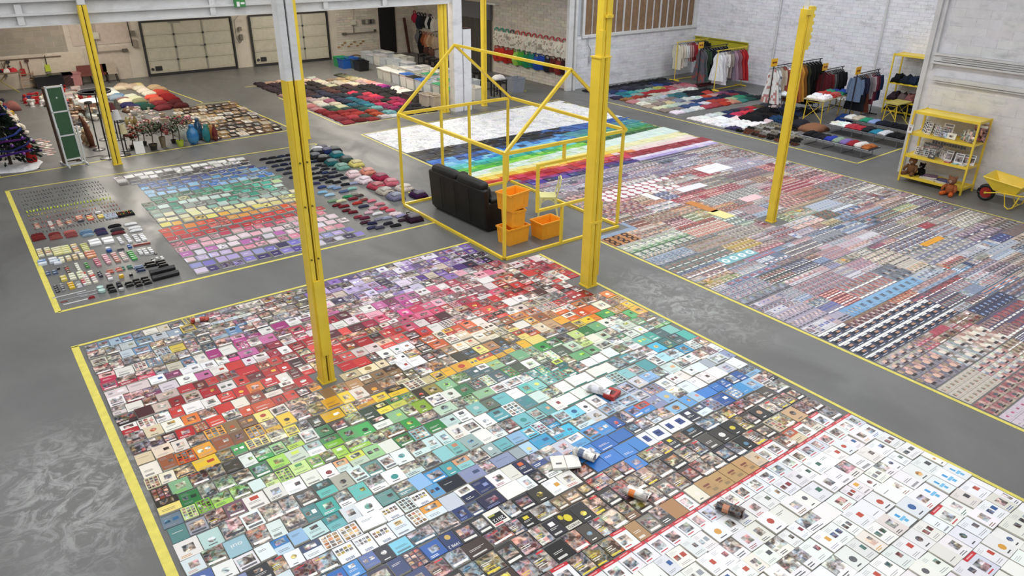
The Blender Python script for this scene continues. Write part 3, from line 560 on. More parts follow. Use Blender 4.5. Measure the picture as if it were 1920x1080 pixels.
# palettes: colours, accents, styles
S_MIX = ['title', 'pic', 'top', 'logo', 'blob', 'full', 'two', 'text', 'grid', 'plain']
def PL(cols, accs, styles=S_MIX): return ([hx(c) for c in cols.split()], [hx(c) for c in accs.split()], styles)
PAL = {
 'mix': PL('B8C2C8 8A9AA8 C9C3B0 6E7C8A D8D4CC 4A5058 9A6A5A C8B24A 5E86A8 7A9A6A', 'B9332B 3A6A9A C9A23A 2A2A2E E0DCD4', ['full', 'pic', 'top', 'full', 'grid', 'text', 'title']),
 'mixblue': PL('9FB4C4 C8D2D8 6E94B8 B8C0C2 E0DFDA 4E6E8E 3A4450 A89A88', '2A4A7A B9332B 8A8A70 2A2A2E', ['full', 'pic', 'top', 'full', 'text']),
 'mixdark': PL('5A5450 8A6A58 C4B4A2 3A3A40 9AA0A8 7A5A6A D8CCC4', 'C8AA80 2A2A30 A44A4A', ['full', 'magazine', 'pic', 'top']),
 'lilac': PL('B8A4D0 D8D0E4 8A6AB0 E4E0E8 5A4A78 C0B0D8 9A86B8 3A2E4A C9B8A8', '5A3A8A E8E0F0 3A2A4A B04A8A', S_MIX),
 'purple': PL('5A3A8A 6E4AA0 4A2E70 9A80C0 D8CCE4 2E2240 7A5AB0 C8C0D8', '2A1A40 E8E0F0 8A3A8A', S_MIX),
 'darkpurple': PL('2E2040 4A2A5A 1E1A2A 6A4A8A 3E3050 D0C8D8', '8A6AB0 E0D8E8', ['pic', 'full', 'title', 'logo']),
 'magenta': PL('C02A80 B03A8A D8D0D4 E04A90 9A2A70 E8D8DE C86AA0 7A3A5A E4E0DC', 'F0E8EC 8A1A5A E0A0C0 3A2A30', S_MIX),
 'pink': PL('D86A8A E8A8B8 C03A5A E4D8D8 D0486A A03048 ECE4E2 8A5A60', 'F0E8EC 7A1A2A E8C8D0 3A2A30', S_MIX),
 'crimson': PL('B82A4A C83A5A A02038 D8C8C8 E0DCD8 8A2036 C04A68 5A2A34', 'F0E8E4 3A1A22 E0B0B0', S_MIX),
 'red': PL('C0282A B81E26 D03A32 A82028 C8342E E4DCD6 9A1E24 D8504A 6A2A28 B02A2A', 'F2EEE8 2E1A1A E8C0A8 E8B83A', S_MIX),
 'redwhite': PL('C0282A E8E4E0 B8242A EDEAE6 9A2A2A D8C8C0 4A2A2A C83A34', 'F2EEE8 B8242A 3A2A2A 8A8A88', S_MIX),
 'darkred': PL('8A1E26 A02028 6A1A20 B83038 4A2024 C8B0A8 3A2426', 'E8D8D0 C8A07A 2A1A1A', S_MIX),
 'redorange': PL('D0402A C8502E D8683A B83A2A E8DCD0 E07A3A 8A3A2A', 'F2EAE0 3A2420 E8B84A', S_MIX),
 'orange': PL('E07A2A E88A2E D8661E E8A04A E8E0D4 C05A2A F0A83A 9A5A3A', 'F4EEE0 3A2A1E B8402A', S_MIX),
 'tan': PL('C8A47A B08A5E D8C4A4 8A6A48 E8E0D0 A87A4A E4D4B8 7A5A40', 'F0E8D8 3A2A20 B8502A E8A03A', S_MIX),
 'brown': PL('7A5A42 5E4434 9A7A5A 3E3028 B89A78 6E4A3A 2E2622', 'D8C4A4 1E1A18 E0DCD0 C8602A', ['pic', 'full', 'magazine', 'title', 'top']),
 'cream': PL('E4DCC4 E8E4D0 D8CCA8 EEEAE0 C8B890 E8D8B0', '9A7A4A 3A3A34 C8602A E0B83A', S_MIX),
 'yellow': PL('E8C02A ECC832 F0D040 E0AE2A E8D87A ECE6CC D8A02A 3A3628', 'F4F0DC 2E2A20 B8402A 4A6A8A', S_MIX),
 'yelgreen': PL('D8D03A A8C83A E8D84A C8C85A 8AAA3A ECE8D0 5A6A3A', 'F4F4E0 2E3A20 3A7A4A', S_MIX),
 'olive': PL('9A8A4A 7A6A3A B8A45A 5A5030 C8BC8A 8A9A5A 4A4634', 'E8E0C0 2A2818 C8A03A', S_MIX),
 'lime': PL('8AC83A 9AD04A 7ABA32 A8D85A C8E08A 6AAA3A E8ECD8', 'F4F8E8 2A4A1A 3A8A4A', S_MIX),
 'green': PL('3A9A4A 4AAA5A 2E7A3E 8ABA8A C8D8C0 5AA060 E4E8DC 3A4A38 9AC88A', 'F0F4EC 1E3A22 C8D84A 2A2A28', S_MIX),
 'greenwhite': PL('E8ECE6 C0D4BC 6AA878 EEF0EC 3E7A50 D8E0D0 8AB88A 5A6A5A', '2E7A4A 3A3A38 8AC83A 9AB8B0', S_MIX),
 'teal': PL('2A9A8E 3AA89A 1E8078 5ABAB0 8AC8C0 2A6A6A D0E0DC 3A5A5E', 'F0F4F2 0E3A3A C8D84A', S_MIX),
 'paleteal': PL('B8D8D4 D0E4E0 8AC4C4 E4ECEA 6AB4B8 C8DCDC EEF0EE 4A9AA0 9AB0AC 3A7A80', '2A8A8A E0A87A 3A4A50 F0F4F2 6AB0D0', S_MIX),
 'whiteteal': PL('EAEEEC F0F0EE D8E4E2 C0D8D4 7ABAB4 E4E6E2 5A8A88 A8A49A', '3A9A94 3A4044 C88A6A B8C8C8', ['text', 'title', 'pic', 'top', 'blob', 'logo', 'full', 'plain']),
 'cyan': PL('3AB4D8 5AC4E0 A8DCE8 E0EEF2 2A94C0 7ACCE0 D0E8EE', 'F4F8FA 1E5A8A E8C86A', S_MIX),
 'paleblue': PL('A8C8E0 C0D8E8 8AB4D8 DCE6EE EAEEF2 6AA4D0 B0BED8 8A94B8 C8CCD4 9AA8B0', '3A7AB8 E8ECF0 3A4A6A D88A7A E0C87A', S_MIX),
 'blue': PL('2E7AC0 3A8AD0 2A66AE 5AA0D8 8AB8E0 1E5298 D8E4EE 3A94D0', 'F0F4F8 0E2A5A E8A03A C84A3A', S_MIX),
 'strongblue': PL('2468B8 2E74C4 1E5AA8 3A80CC 4A90D4', '8AB0D8 C8A06A F0F4F8', ['plain', 'blob', 'title', 'plain']),
 'navy': PL('1E2E5E 26386E 16224A 3A4E8A 5A70A8 2A2A4A C8CEDC 101828', 'F0F0F4 C8602A E8D03A 8A9AC8', S_MIX),
 'navydark': PL('1A2034 222A3E 2E3A54 14161E 4A5670 C8CAD0 3A3A40', 'F0F0F4 C8303A 4A9AB8 C8B4A0', ['full', 'magazine', 'pic', 'title']),
 'black': PL('1E1E20 2A2A2C 161618 34322F 4A4440 262830 3E2E2A', 'F0EEEA C8303A E0D03A C8A080 5A8AA8', ['magazine', 'full', 'magazine', 'pic', 'title', 'logo']),
 'blackbrown': PL('2A2624 3E322C 5A4638 1E1C1C 7A6450 4A3A34', 'E8DCC8 C8303A C8A080 D8C43A', ['magazine', 'full', 'magazine', 'pic']),
 'greybrown': PL('8A8278 6A625A A49A8C 4A4640 C0B8AA 3A3836', 'E8E4DC 2A2826 C8602A', ['full', 'magazine', 'top', 'pic']),
 'white': PL('F0F0F0 EEEEF0 F4F4F4 E8E8EA F2F0EC E6E2DA EFEFF2 F0EFEA', '3A3A40 B8402A 2A5A9A 8A5A3A D8A03A 5A5A60 3A6A5A 8A2A34 9AA0A8', ['text', 'text', 'blob', 'text', 'title', 'plain', 'logo', 'top', 'blob']),
 'band': PL('EEEEF0 E8E8EC D8DCE4 F0F0F0', '2A2A30 8A8A98 C43A44 5A8AB8', ['band']),
 'kraft': PL('B8935E', '7A3A26', ['kraft']), 'navysq': PL('EEF0F2', '27407E', ['navysq']), 'binder': PL('ECEEEA', '0F6B60', ['binder']),
 'bluefig': PL('F0F2F6', '2E9BD8', ['bluefig']), 'calendar': PL('EDEDF0', '2A4A8A C8A03A', ['grid']), 'redphoto': PL('8E2A26', 'B0B4B8 2A2A2A', ['face']),
}
ANC = '''170,660,mix 250,640,mixblue 330,625,mix 400,610,mixblue 470,590,mixblue 560,560,mixdark 500,575,mixdark 200,690,mix 270,672,mix 350,655,mix 430,640,mix
 390,625,mixblue 450,612,mixblue 540,590,mixdark 640,540,lilac 700,510,lilac 760,490,lilac 820,470,lilac 880,468,purple 920,480,darkpurple 760,530,purple 820,510,lilac 700,545,lilac 870,500,purple
 640,580,mixdark 560,600,magenta 480,625,magenta 440,655,magenta 500,640,magenta 540,620,crimson 600,590,magenta 690,570,magenta 660,560,lilac
 225,700,crimson 300,690,mix 350,700,magenta 420,670,magenta 500,655,crimson 560,640,crimson 210,735,pink 260,720,crimson 300,735,magenta 330,715,white 370,690,white
 250,750,crimson 300,760,darkred 340,735,darkred 380,720,red 430,705,redwhite 480,690,red 540,670,redwhite 580,655,red 520,700,red 590,685,red 560,725,red
 650,600,crimson 700,600,pink 740,580,magenta 650,640,red 720,640,red 780,580,pink 850,560,pink 840,530,pink 900,535,pink 950,520,red 920,505,pink 1000,495,crimson 1000,515,redwhite 1050,510,red 1050,530,redwhite 1090,530,darkred
 830,600,darkred 780,615,crimson 900,590,red 960,570,redwhite 960,550,red 1020,560,mixdark 1070,560,darkred 1010,540,redwhite 760,640,red 680,670,redwhite 800,620,red 730,665,white
 215,780,darkred 225,820,mixdark 260,790,redwhite 300,800,cream 270,840,redphoto 240,850,redphoto 310,835,redwhite 350,770,redwhite 400,770,red 420,745,red 480,750,redorange 540,745,redorange 600,725,orange 620,745,tan
 640,700,redwhite 700,690,cream 760,685,white 730,710,tan 800,670,brown 860,650,tan 820,640,orange 920,620,cream 880,610,redorange 980,605,orange 1040,590,orange 1100,570,redorange 1050,575,redwhite 1140,560,orange 1180,575,yellow 1110,590,orange 1130,580,yellow
 265,880,orange 290,860,tan 340,840,cream 360,850,orange 400,820,orange 450,810,tan 400,790,redorange 460,780,redorange 500,795,yellow 550,775,orange 600,770,yellow 650,755,yellow 640,730,tan 690,730,tan 740,720,cream 700,755,yellow 800,705,olive 760,745,yellow 840,690,yellow 890,670,yellow 940,660,yellow 960,640,yellow 1000,630,yellow 1050,615,tan 1060,630,mixdark 1090,605,yellow 1150,595,green 1180,600,green 1120,615,greenwhite
 270,910,cream 275,945,yelgreen 310,930,yellow 330,890,yellow 370,870,yellow 420,865,yellow 340,910,greenwhite 440,845,yellow 480,825,yellow 460,850,green 540,820,yelgreen 560,800,yellow 600,800,mixdark 660,800,green 640,790,olive 720,785,green 690,775,yelgreen 760,750,yelgreen 800,735,olive 830,745,greenwhite 880,715,greenwhite 930,700,teal 960,690,green 1000,670,greenwhite 1030,650,green 1060,640,lime 1100,640,lime 1120,620,greenwhite 1160,635,greenwhite 1190,615,greenwhite 1220,610,green 1230,620,whiteteal
 290,960,mixdark 330,950,mix 345,930,paleteal 380,935,green 390,960,lime 430,930,lime 400,905,greenwhite 450,900,greenwhite 500,890,lime 480,870,greenwhite 550,870,whiteteal 540,855,green 600,850,greenwhite 620,840,lime 680,828,lime 590,830,greenwhite 570,870,lime 740,820,greenwhite 720,835,green 800,805,green 780,830,paleteal 830,780,greenwhite 870,780,whiteteal 900,750,greenwhite 930,740,whiteteal 980,725,whiteteal 1010,710,teal 1040,730,teal 1050,695,teal 1100,670,greenwhite 1180,650,greenwhite 1210,640,teal 1250,640,teal 1290,640,teal 1315,655,mixdark 1260,655,cyan 1220,660,whiteteal 1170,665,whiteteal
 310,1000,whiteteal 370,1000,whiteteal 400,970,mixdark 430,990,whiteteal 470,950,white 470,920,whiteteal 530,930,white 550,950,greybrown 590,905,white 600,935,teal 640,900,whiteteal 660,880,paleteal 700,910,paleteal 720,870,whiteteal 760,870,paleteal 800,850,paleteal 840,830,whiteteal 870,820,white 930,800,whiteteal 900,840,paleteal 960,780,paleteal 1000,765,paleteal 1040,760,paleteal 1090,780,cyan 1080,750,white 1110,760,white 1140,730,paleblue 1180,700,paleteal 1200,720,paleblue 1240,690,paleteal 1260,710,white 1300,690,whiteteal 1330,690,paleblue 1380,690,paleblue 1350,670,paleteal 1390,710,blue 1400,680,paleblue 1330,710,white
 350,1050,white 400,1050,whiteteal 440,1040,whiteteal 430,1070,navy 500,1020,paleteal 480,1060,paleblue 560,1010,paleblue 540,1040,paleblue 590,980,paleteal 620,1000,paleblue 640,960,paleteal 680,960,whiteteal 740,930,whiteteal 800,920,blue 770,950,paleteal 820,880,paleteal 860,900,paleblue 900,880,paleblue 940,860,paleblue 900,920,navy 990,840,paleblue 1000,870,navy 1040,820,cyan 1030,850,paleblue 1100,800,cyan 1110,830,blue 1160,790,blue 1150,760,paleblue 1200,770,blue 1220,750,paleblue 1280,740,cyan 1250,770,blue 1340,725,strongblue 1310,740,paleblue 1400,710,blue 1440,715,navy 1430,700,mix 1370,740,blue
 520,1060,navydark 600,1050,paleblue 620,1040,cyan 660,1060,strongblue 720,1050,navy 690,1000,calendar 740,975,calendar 640,1020,calendar 790,955,calendar 800,1040,navy 780,1000,cyan 830,990,navydark 850,1020,strongblue 870,1050,navydark 870,970,navy 830,960,blue 950,930,white 930,970,navydark 960,900,white 1020,890,navy 1050,900,white 1080,870,navydark 1090,850,strongblue 1140,850,strongblue 1190,840,strongblue 1110,880,blackbrown 1230,810,navydark 1260,790,navydark 1320,790,black 1350,750,paleblue 1390,760,blackbrown 1420,740,black 1470,750,blackbrown 1450,735,navydark
 950,1000,black 1000,960,black 900,1060,black 960,1050,black 1010,1030,black 1060,960,black 1090,1000,black 1060,930,blackbrown 1110,920,blackbrown 1160,890,blackbrown 1190,920,mixdark 1180,850,blackbrown 1240,850,blackbrown 1290,840,black 1350,830,black 1400,800,blackbrown 1340,800,black 1450,790,black 1500,780,blackbrown 1520,800,tan 1480,820,tan 1540,785,brown 1570,780,brown 1440,840,tan 1460,830,greybrown
 1020,1060,black 1060,1070,blackbrown 1110,1030,blackbrown 1160,990,tan 1130,960,blackbrown 1170,970,brown 1210,940,blackbrown 1250,920,greybrown 1270,890,black 1300,900,greybrown 1260,950,tan 1220,960,greybrown 1350,910,mixdark 1380,850,black'''
ANCH = []
for s_ in ANC.split():
    a, b_, p = s_.split(','); f = F(int(a), int(b_)); ANCH.append((f.x, f.y, p))
# special runs: (pixel of first, number, palette) - laid along x from that spot
SPEC = {}
def zone(x, y, rnd):
    # white catalogues beyond the row with the red foot bands
    xx = x+rnd.gauss(0, .10); yy = y+rnd.gauss(0, .07)
    best = min(ANCH, key=lambda a: (a[0]-xx)**2*.55+(a[1]-yy)**2*1.4)
    return best[2]
# ------------------------------------------------------------------ the book field
rb = random.Random(11)
BAND_Y = 3.86          # head row of the red banded catalogues
counts = {}; leftovers = MB(); nbook = 0
KINDS = {'magazine': ['navydark', 'black', 'blackbrown', 'greybrown', 'brown', 'mixdark', 'calendar', 'navy', 'darkpurple'],
         'catalogue': ['white', 'band', 'kraft', 'bluefig'],
         'brochure': ['paleteal', 'whiteteal', 'cyan', 'paleblue', 'blue', 'strongblue', 'teal', 'navysq', 'mixblue', 'mix', 'binder', 'redphoto'],
         'book': ['red', 'redwhite', 'darkred', 'redorange', 'crimson', 'pink', 'magenta', 'lilac', 'purple'],
         'textbook': ['orange', 'tan', 'cream', 'yellow', 'yelgreen', 'olive', 'lime', 'green', 'greenwhite']}
KOF = {p: k for k, v in KINDS.items() for p in v}
special_pts = [(F(a, b_), p) for a, b_, p in ((1345, 915, 'kraft'), (1370, 903, 'kraft'), (1395, 891, 'kraft'), (1418, 880, 'kraft'),
    (1209, 822, 'navysq'), (1230, 812, 'navysq'), (1248, 801, 'navysq'), (1265, 793, 'navysq'),
    (1090, 733, 'binder'), (1115, 725, 'binder'), (1060, 742, 'binder'), (1140, 716, 'binder'), (1048, 722, 'binder'), (1075, 712, 'binder'), (1100, 705, 'binder'), (1125, 697, 'binder'), (1150, 689, 'binder'), (1100, 685, 'binder'), (1120, 680, 'binder'), (1145, 672, 'binder'), (1165, 668, 'binder'),
    (1705, 985, 'bluefig'))]
for k in range(4): special_pts.append((F(1757+k*18.5, 937-k*12.5), 'bluefig'))
y = 11.42; row = 0; cells = []
while y > .9:
    row += 1; hrow = rb.choice((.26, .25, .27, .22, .24, .27)) ; xs = .64
    if y > 10.3: x_end = 7.5
    else: x_end = 8.28
    x = xs+rb.uniform(0, .03); idx = 0
    while x < x_end-.1:
        w = rb.choice((.2, .2, .19, .21, .16, .17, .21, .23)); 
        if hrow < .23: w = rb.choice((.2, .15, .27, .16))
        w = min(w, x_end-x)
        idx += 1; cx = x+w/2; cy = y-hrow/2
        cells.append([row, idx, cx, cy, w, hrow]); x += w+.006
    y -= hrow+.004
rowlen = {}
for c in cells: rowlen[c[0]] = max(rowlen.get(c[0], 0), c[1])
band_row = None
def band_edge(x): return 3.75
vis = []
for c in cells:
    row, idx, cx, cy, w, h = c
    # leave the column feet free
    if (abs(cx-3.18) < .12+w/2 and abs(cy-8.46) < .12+h/2) or (abs(cx-8.16) < .14+w/2 and abs(cy-8.62) < .14+h/2): continue
    iv = inview(cx, cy, 0, -4)
    c.append(iv); vis.append(c)
band_rows = sorted({c[0] for c in vis if 3.2 < c[3] < 3.72}); band_row = band_rows[0]
second_band = None
special_used = {}
def pick(c):
    row, idx, cx, cy, w, h, iv = c
    for p, nm in special_pts:
        if abs(p.x-cx) < .11 and abs(p.y-cy) < .13: return nm
    if row == band_row: return 'band'
    if row > band_row: return 'white' if rb.random() < .97 else 'band'
    if row == band_row-1 and rb.random() < .35: return 'band'
    p = zone(cx, cy, rb)
    return p
def farness(c): return (c[2]**2+c[3]**2)
info = [(c, pick(c)) for c in vis]
per = {}
for c, p in sorted([q for q in info if q[0][6]], key=lambda q: farness(q[0])):
    k = KOF[p]; per.setdefault(k, []).append(id(c))
for k, v in per.items(): per[k] = set(v[:300])
SNAP = {}
for q in ((926, 968), (856, 1015), (1052, 965), (455, 1025), (655, 1022), (690, 1003), (722, 985), (755, 966), (788, 948)):
    f = F(*q); c = min((c for c, p in info if id(c) not in [id(v) for v in SNAP.values()]), key=lambda c: (c[2]-f.x)**2+(c[3]-f.y)**2); SNAP[q] = c
TAKEN = {id(c) for c in SNAP.values()}
for c, p in info:
    if id(c) in TAKEN: continue
    row, idx, cx, cy, w, h, iv = c
    cols, accs, styles = PAL[p]
    base = jit(rb.choice(cols), .07, rb); acc = jit(rb.choice(accs), .1, rb); st = rb.choice(styles)
    t = rb.choice((.004, .006, .008, .012, .018, .025)) if p not in ('band', 'strongblue') else .006
    if p in ('black', 'blackbrown', 'magazine'): t = min(t, .008)
    rz = rb.gauss(0, .022); k = KOF[p]
    ww, hh = w-.003, h-.003-(rb.choice((0, 0, .01, .03)) if p not in ('band', 'kraft', 'white') else 0)
    if iv and id(c) in per[k]:
        b = MB(); cover(b, ww, hh, t, st, base, acc, rb)
        nbook += 1
        o = b.build(k, M_print, loc=(cx, cy, .001+rb.uniform(0, .002)), rz=rz)
        n_left, n_right = idx, rowlen[row]-idx+1
        side = ('left' if n_left <= n_right and cy > 6.2 else 'right'); n = n_left if side == 'left' else n_right
        desc = cname(base)+' '+k+' with '+MOTIF[st]
        tag(o, '%s, %s from the %s tape, %s row' % (desc, ordw(n), 'left-edge' if side == 'left' else 'aisle-side', ordw(row)), k, 'printed %ss in the rainbow field' % k if not k == 'catalogue' else 'white catalogues in the near corner')
    else:
        cover(leftovers, ww, hh, t, st, base, acc, rb, M=Matrix.Translation((cx, cy, .001)) @ Matrix.Rotation(rz, 4, 'Z'))
o = leftovers.build('assorted_books', M_print); tag(o, 'remaining flat books filling the gaps of the rainbow field', 'books', kind='stuff')
# rolled and open magazines lying on top
def rolled(px, py, ang, col, acc, label, L_=.27, r=.045):
    f = F(px, py, .03); b = MB(); n = 12
    for k in range(n):
        a0 = 2*PI*k/n; a1 = 2*PI*(k+1)/n
        for j in range(4):
            c = acc if j == 1 else jit(col, .1)
            p = [(-L_/2+L_*j/4, r*math.cos(a0), r+r*math.sin(a0)), (-L_/2+L_*(j+1)/4, r*math.cos(a0), r+r*math.sin(a0)), (-L_/2+L_*(j+1)/4, r*math.cos(a1), r+r*math.sin(a1)), (-L_/2+L_*j/4, r*math.cos(a1), r+r*math.sin(a1))]
            b.face(p, c, 1.0 if j == 1 else 0.4)
    b.quad(-L_/2, 0, L_/2, .16, .006, col, .3)
    tag(b.build('rolled_magazine', M_print, loc=(f.x, f.y, .028), rz=ang), label, 'magazine')
rolled(1366, 962, -1.2, hx('2A2020'), hx('C88A6A'), 'black magazine curled into a roll on top of the dark rows')
rolled(1095, 858, -1.2, hx('E8E6E2'), hx('5A6A8A'), 'white magazine curled open beside the open notebook', r=.05)
rolled(1190, 932, -1.2, hx('E0D8D0'), hx('E07A2A'), 'white and orange magazine curled beside the yellow-titled covers', r=.04)
rolled(1122, 738, -1.1, hx('EEEEF2'), hx('E0E0E8'), 'plain white sheet curling up among the white folders', L_=.34, r=.05)
rolled(375, 603, -.2, hx('B83A2A'), hx('E8E0D8'), 'red and white cover standing proud at the far tape', r=.035)
b = MB(); b.box((0, 0, .03), (.2, .16, .06), hx('B4302A')); b.quad(-.05, -.04, .05, .03, .0612, hx('5A1A1A')); f = F(1147, 742, .03); tag(b.build('red_box', M_print, loc=(f.x, f.y, .028), rz=.3), 'thick red box file lying beside the curling white sheet', 'box')
b = MB(); b.box((-.085, 0, .015), (.16, .22, .03), hx('EDEAE2')); b.box((.085, 0, .012), (.16, .22, .024), hx('F0EEE8')); b.quad(-.12, -.05, -.05, -.02, .0312, hx('6A6A6A')); f = F(1060, 868, .03); tag(b.build('open_notebook', M_print, loc=(f.x, f.y, .028), rz=-.5), 'open white notebook lying beside the curled white magazine', 'notebook')
# lettering that can be read
def lettering(txt, px, py, size, col, parent=None, z=.034, rz=PI, mname='white_ink'):
    cu_ = bpy.data.curves.new('lettering', 'FONT'); cu_.body = txt; cu_.size = size; cu_.extrude = .0005; cu_.align_x = 'CENTER'; cu_.align_y = 'CENTER'
    m = bpy.data.materials.get(mname) or mat(mname, col, .5, var=.02); cu_.materials.append(m)
    t = bpy.data.objects.new('tmp', cu_); COL.objects.link(t); bpy.context.view_layer.update()
    me = bpy.data.meshes.new_from_object(t.evaluated_get(bpy.context.evaluated_depsgraph_get())); bpy.data.objects.remove(t); bpy.data.curves.remove(cu_)
    o = bpy.data.objects.new('lettering', me); COL.objects.link(o); return o
def titled(px, py, w, h, base, words, label, group=None, k='magazine', ink='white_ink', inkc=hx('F0F0F0'), extra=None):
    c = SNAP[(px, py)]; b = MB(); sx, sy = (c[4]-.008)/w, (c[5]-.008)/h; b.box((0, 0, .004), (w, h, .008), base, a=1)
    if extra: extra(b)
    o = b.build(k, M_print, loc=(c[2], c[3], .001)); o.scale = (sx, sy, 1); tag(o, label, k, group)
    for (txt, x, y_, s_) in words:
        t = lettering(txt, 0, 0, s_, inkc, mname=ink); t.parent = o; t.location = (x, y_, .0092); t.rotation_euler = (0, 0, PI)
    return o
titled(926, 968, .22, .28, hx('ECE9E0'), [('2012', 0, -.045, .075)], 'white magazine titled 2012 on a black panel, lying in the dark rows', extra=lambda b: (b.quad(-.09, -.09, .09, .06, .0085, hx('16181A')), b.quad(-.08, .03, .0, .055, .0088, hx('A8A83A')), b.quad(-.09, -.13, .02, -.10, .0088, hx('D8707A'))))
titled(856, 1015, .2, .26, hx('1E3468'), [('1998 2', 0, -.08, .06)], 'navy magazine reading 1998 2 under a round gold seal', extra=lambda b: b.face([(.0+.04*math.cos(k*PI/5), .06+.04*math.sin(k*PI/5), .0088) for k in range(10)], hx('C8AA5A')))
titled(1052, 965, .2, .27, hx('26241C'), [('MYRTO', 0, -.09, .05)], 'dark magazine with yellow blooms and pale lower title strip', ink='black_ink', inkc=hx('1A1A1A'), extra=lambda b: (b.quad(-.1, -.125, .1, -.06, .0084, hx('D8D4C8')), b.ball((.02, .03, .008), (.05, .06, .002), 8, 4, hx('D8C82A')), b.ball((-.05, .08, .008), (.03, .04, .002), 8, 4, hx('C8B82A'))))
titled(455, 1025, .21, .26, hx('9CC0CC'), [('oui', 0, .02, .09)], 'pale blue brochure with large white lower-case title by the left edge', k='brochure')
for i, (px, py) in enumerate(((655, 1022), (690, 1003), (722, 985), (755, 966), (788, 948))):
    titled(px, py, .23, .27, hx('EDEDEF'), [('SESIS', 0, -.1, .05)], 'white school calendar with blue foot letters, %s of five from the left tape' % ordw(i+1), 'school calendars with blue letters', ink='blue_ink', inkc=hx('3A5A8A'),
           extra=lambda b: [b.quad(-.1+.05*q, -.0+.05*r_, -.06+.05*q, .04+.05*r_, .0086, R.choice([hx('8A6A5A'), hx('C8B24A'), hx('4A4A50'), hx('C0C4CC')]), 0.) for q in range(4) for r_ in range(2)])
# ------------------------------------------------------------------ leaflets and folders (right field)
rl = random.Random(23)
LP = {
 'lilacmix': PL('8A80A0 B8B0C4 5A5470 D0CCD8 7A7090 A49AB0 4A4658', '5A3A8A D8A0B8 2A2A34 E8E4F0', ['full', 'pic', 'top', 'blob', 'face', 'stripes']),
 'greymix': PL('A8A4A4 8A8688 C8C4C4 6A666C B8A8A0 D8D4D4 585860', '8A6A5A 2A2A30 E8E4E0 B85A5A', ['full', 'pic', 'top', 'stripes', 'face', 'grid']),
 'pinkred': PL('B83A4A C85A6A A02A3A D8B0B4 8A2A34 C07078 E0D0D0', 'F0E8E8 6A1A24 3A2A2A E8B0A0', ['full', 'pic', 'stripes', 'top', 'face']),
 'redpl': PL('A82A30 B8343A 982428', 'E8C8C8 5A1A1A', ['title', 'pic', 'plain']),
 'disc': PL('B83450', 'F0ECEC', ['disc']), 'orangemix': PL('C8703A D89A5A B85A3A E0B87A C8A07A 9A5A3A E4D4C0', 'F0E0C8 5A2A1A B8302A', ['full', 'pic', 'face', 'top', 'stripes']),
 'ring': PL('D08A3A', '3A1E14', ['ring']), 'beigemix': PL('C8BCA8 A89C8A D8D0C0 8A8070 B8A890 6A6254 E0DACC', '5A4A3A E8A03A 8A3A2A 4A5A6A', ['full', 'pic', 'face', 'top', 'stripes']),
 'yellowmix': PL('D8B84A C8A83A E0D07A B8A05A D0C8A0 8A9A5A', '3A3A1E F0E8C8 B8502A 4A7A4A', ['full', 'pic', 'stripes', 'top']),
 'greenmix': PL('6A9A5A 8AB07A A8B8A0 5A7A5A C8D0C0 4A6A4A B8C090 8A9A8A', 'F0F4E8 2A3A24 D8C84A 7A5A3A', ['full', 'pic', 'stripes', 'top', 'face']),
 'darkgreen': PL('4A5A54 3A4844 6A7A70 2E3A38 8A9088', 'B8C0B8 C8A07A 1A2220', ['full', 'pic', 'face']),
 'greenstripe': PL('4A9A4A 5AAA56', 'C8E8B8 2A6A34', ['stripes']), 'tealoop': PL('8AC8D0', 'EEF4F6', ['ring']),
 'paleb': PL('B0C0D4 C8D0DC D8DCE4 9AB0CC E4E4EA 8A9AB4 C0C4CC', '3A6AA8 D87A6A E8EEF4 4A4A5A', ['full', 'pic', 'top', 'stripes', 'text', 'grid', 'face']),
 'palep': PL('D8C8D0 E4DCE4 C8B8C8 E8E4EA D0B8B8 B8B0C4', 'C86A7A 5A6AA8 F0ECF0 4A4A5A', ['text', 'pic', 'top', 'stripes', 'grid']),
 'bluemix': PL('6A84A8 8AA0C0 4A6490 A8B8CC 5A94C0 3A4A6A C8D0DC 7A7A94', 'E88A4A F0F0F4 2A2A3A C84A3A', ['full', 'pic', 'stripes', 'top', 'face']),
 'darkmix': PL('4A4654 5A5464 3A3A4A 7A7080 5A5470 8A84A4 2E2C38', 'D8C8B8 9A4A54 5A6AA8 E8E4EC', ['full', 'pic', 'face', 'magazine', 'stripes']),
 'darkpl': PL('3A3248 2E2A3E 4A3E5A 5A4E6A', '8A6A8A C84A5A C8C0D0', ['full', 'stripes', 'pic']),
 'navyp': PL('2A2E5A 3A3E7A 4A5490 22264A', 'D8DCF0 8AA8D8', ['blob', 'pic', 'logo']),
 'hero': PL('1E2A48', 'D8B8A0', ['hero']), 'face': PL('4A4A7A', 'E0B8A4', ['face']), 'face2': PL('B8B4B0', 'EADCCC', ['face']), 'face3': PL('3A5AA0 EEE0C8', '4A3030', ['face']),
 'beigerow': PL('D8CCBC', 'A8927A', ['blob']), 'pinkrow': PL('E4D0D0 D8C0C0', 'B88A8A', ['text']), 'goldrow': PL('7A5A2A', 'C89A4A', ['full']),
 'redblue': PL('C83A2E B8302A 3A3A5A', 'E8A07A', ['full']), 'skyfig': PL('7AAEDC 8ABCE4', '22304A', ['blob']), 'orange1': PL('E0A02A', 'F0C85A', ['stripes']),
 'whitecol': PL('ECE8EA F0EEF0', '8A6A7A', ['text', 'text', 'plain']), 'magrow': PL('E0D0D8 C83A7A D8D4D8', 'C8286A', ['title', 'text']),
}
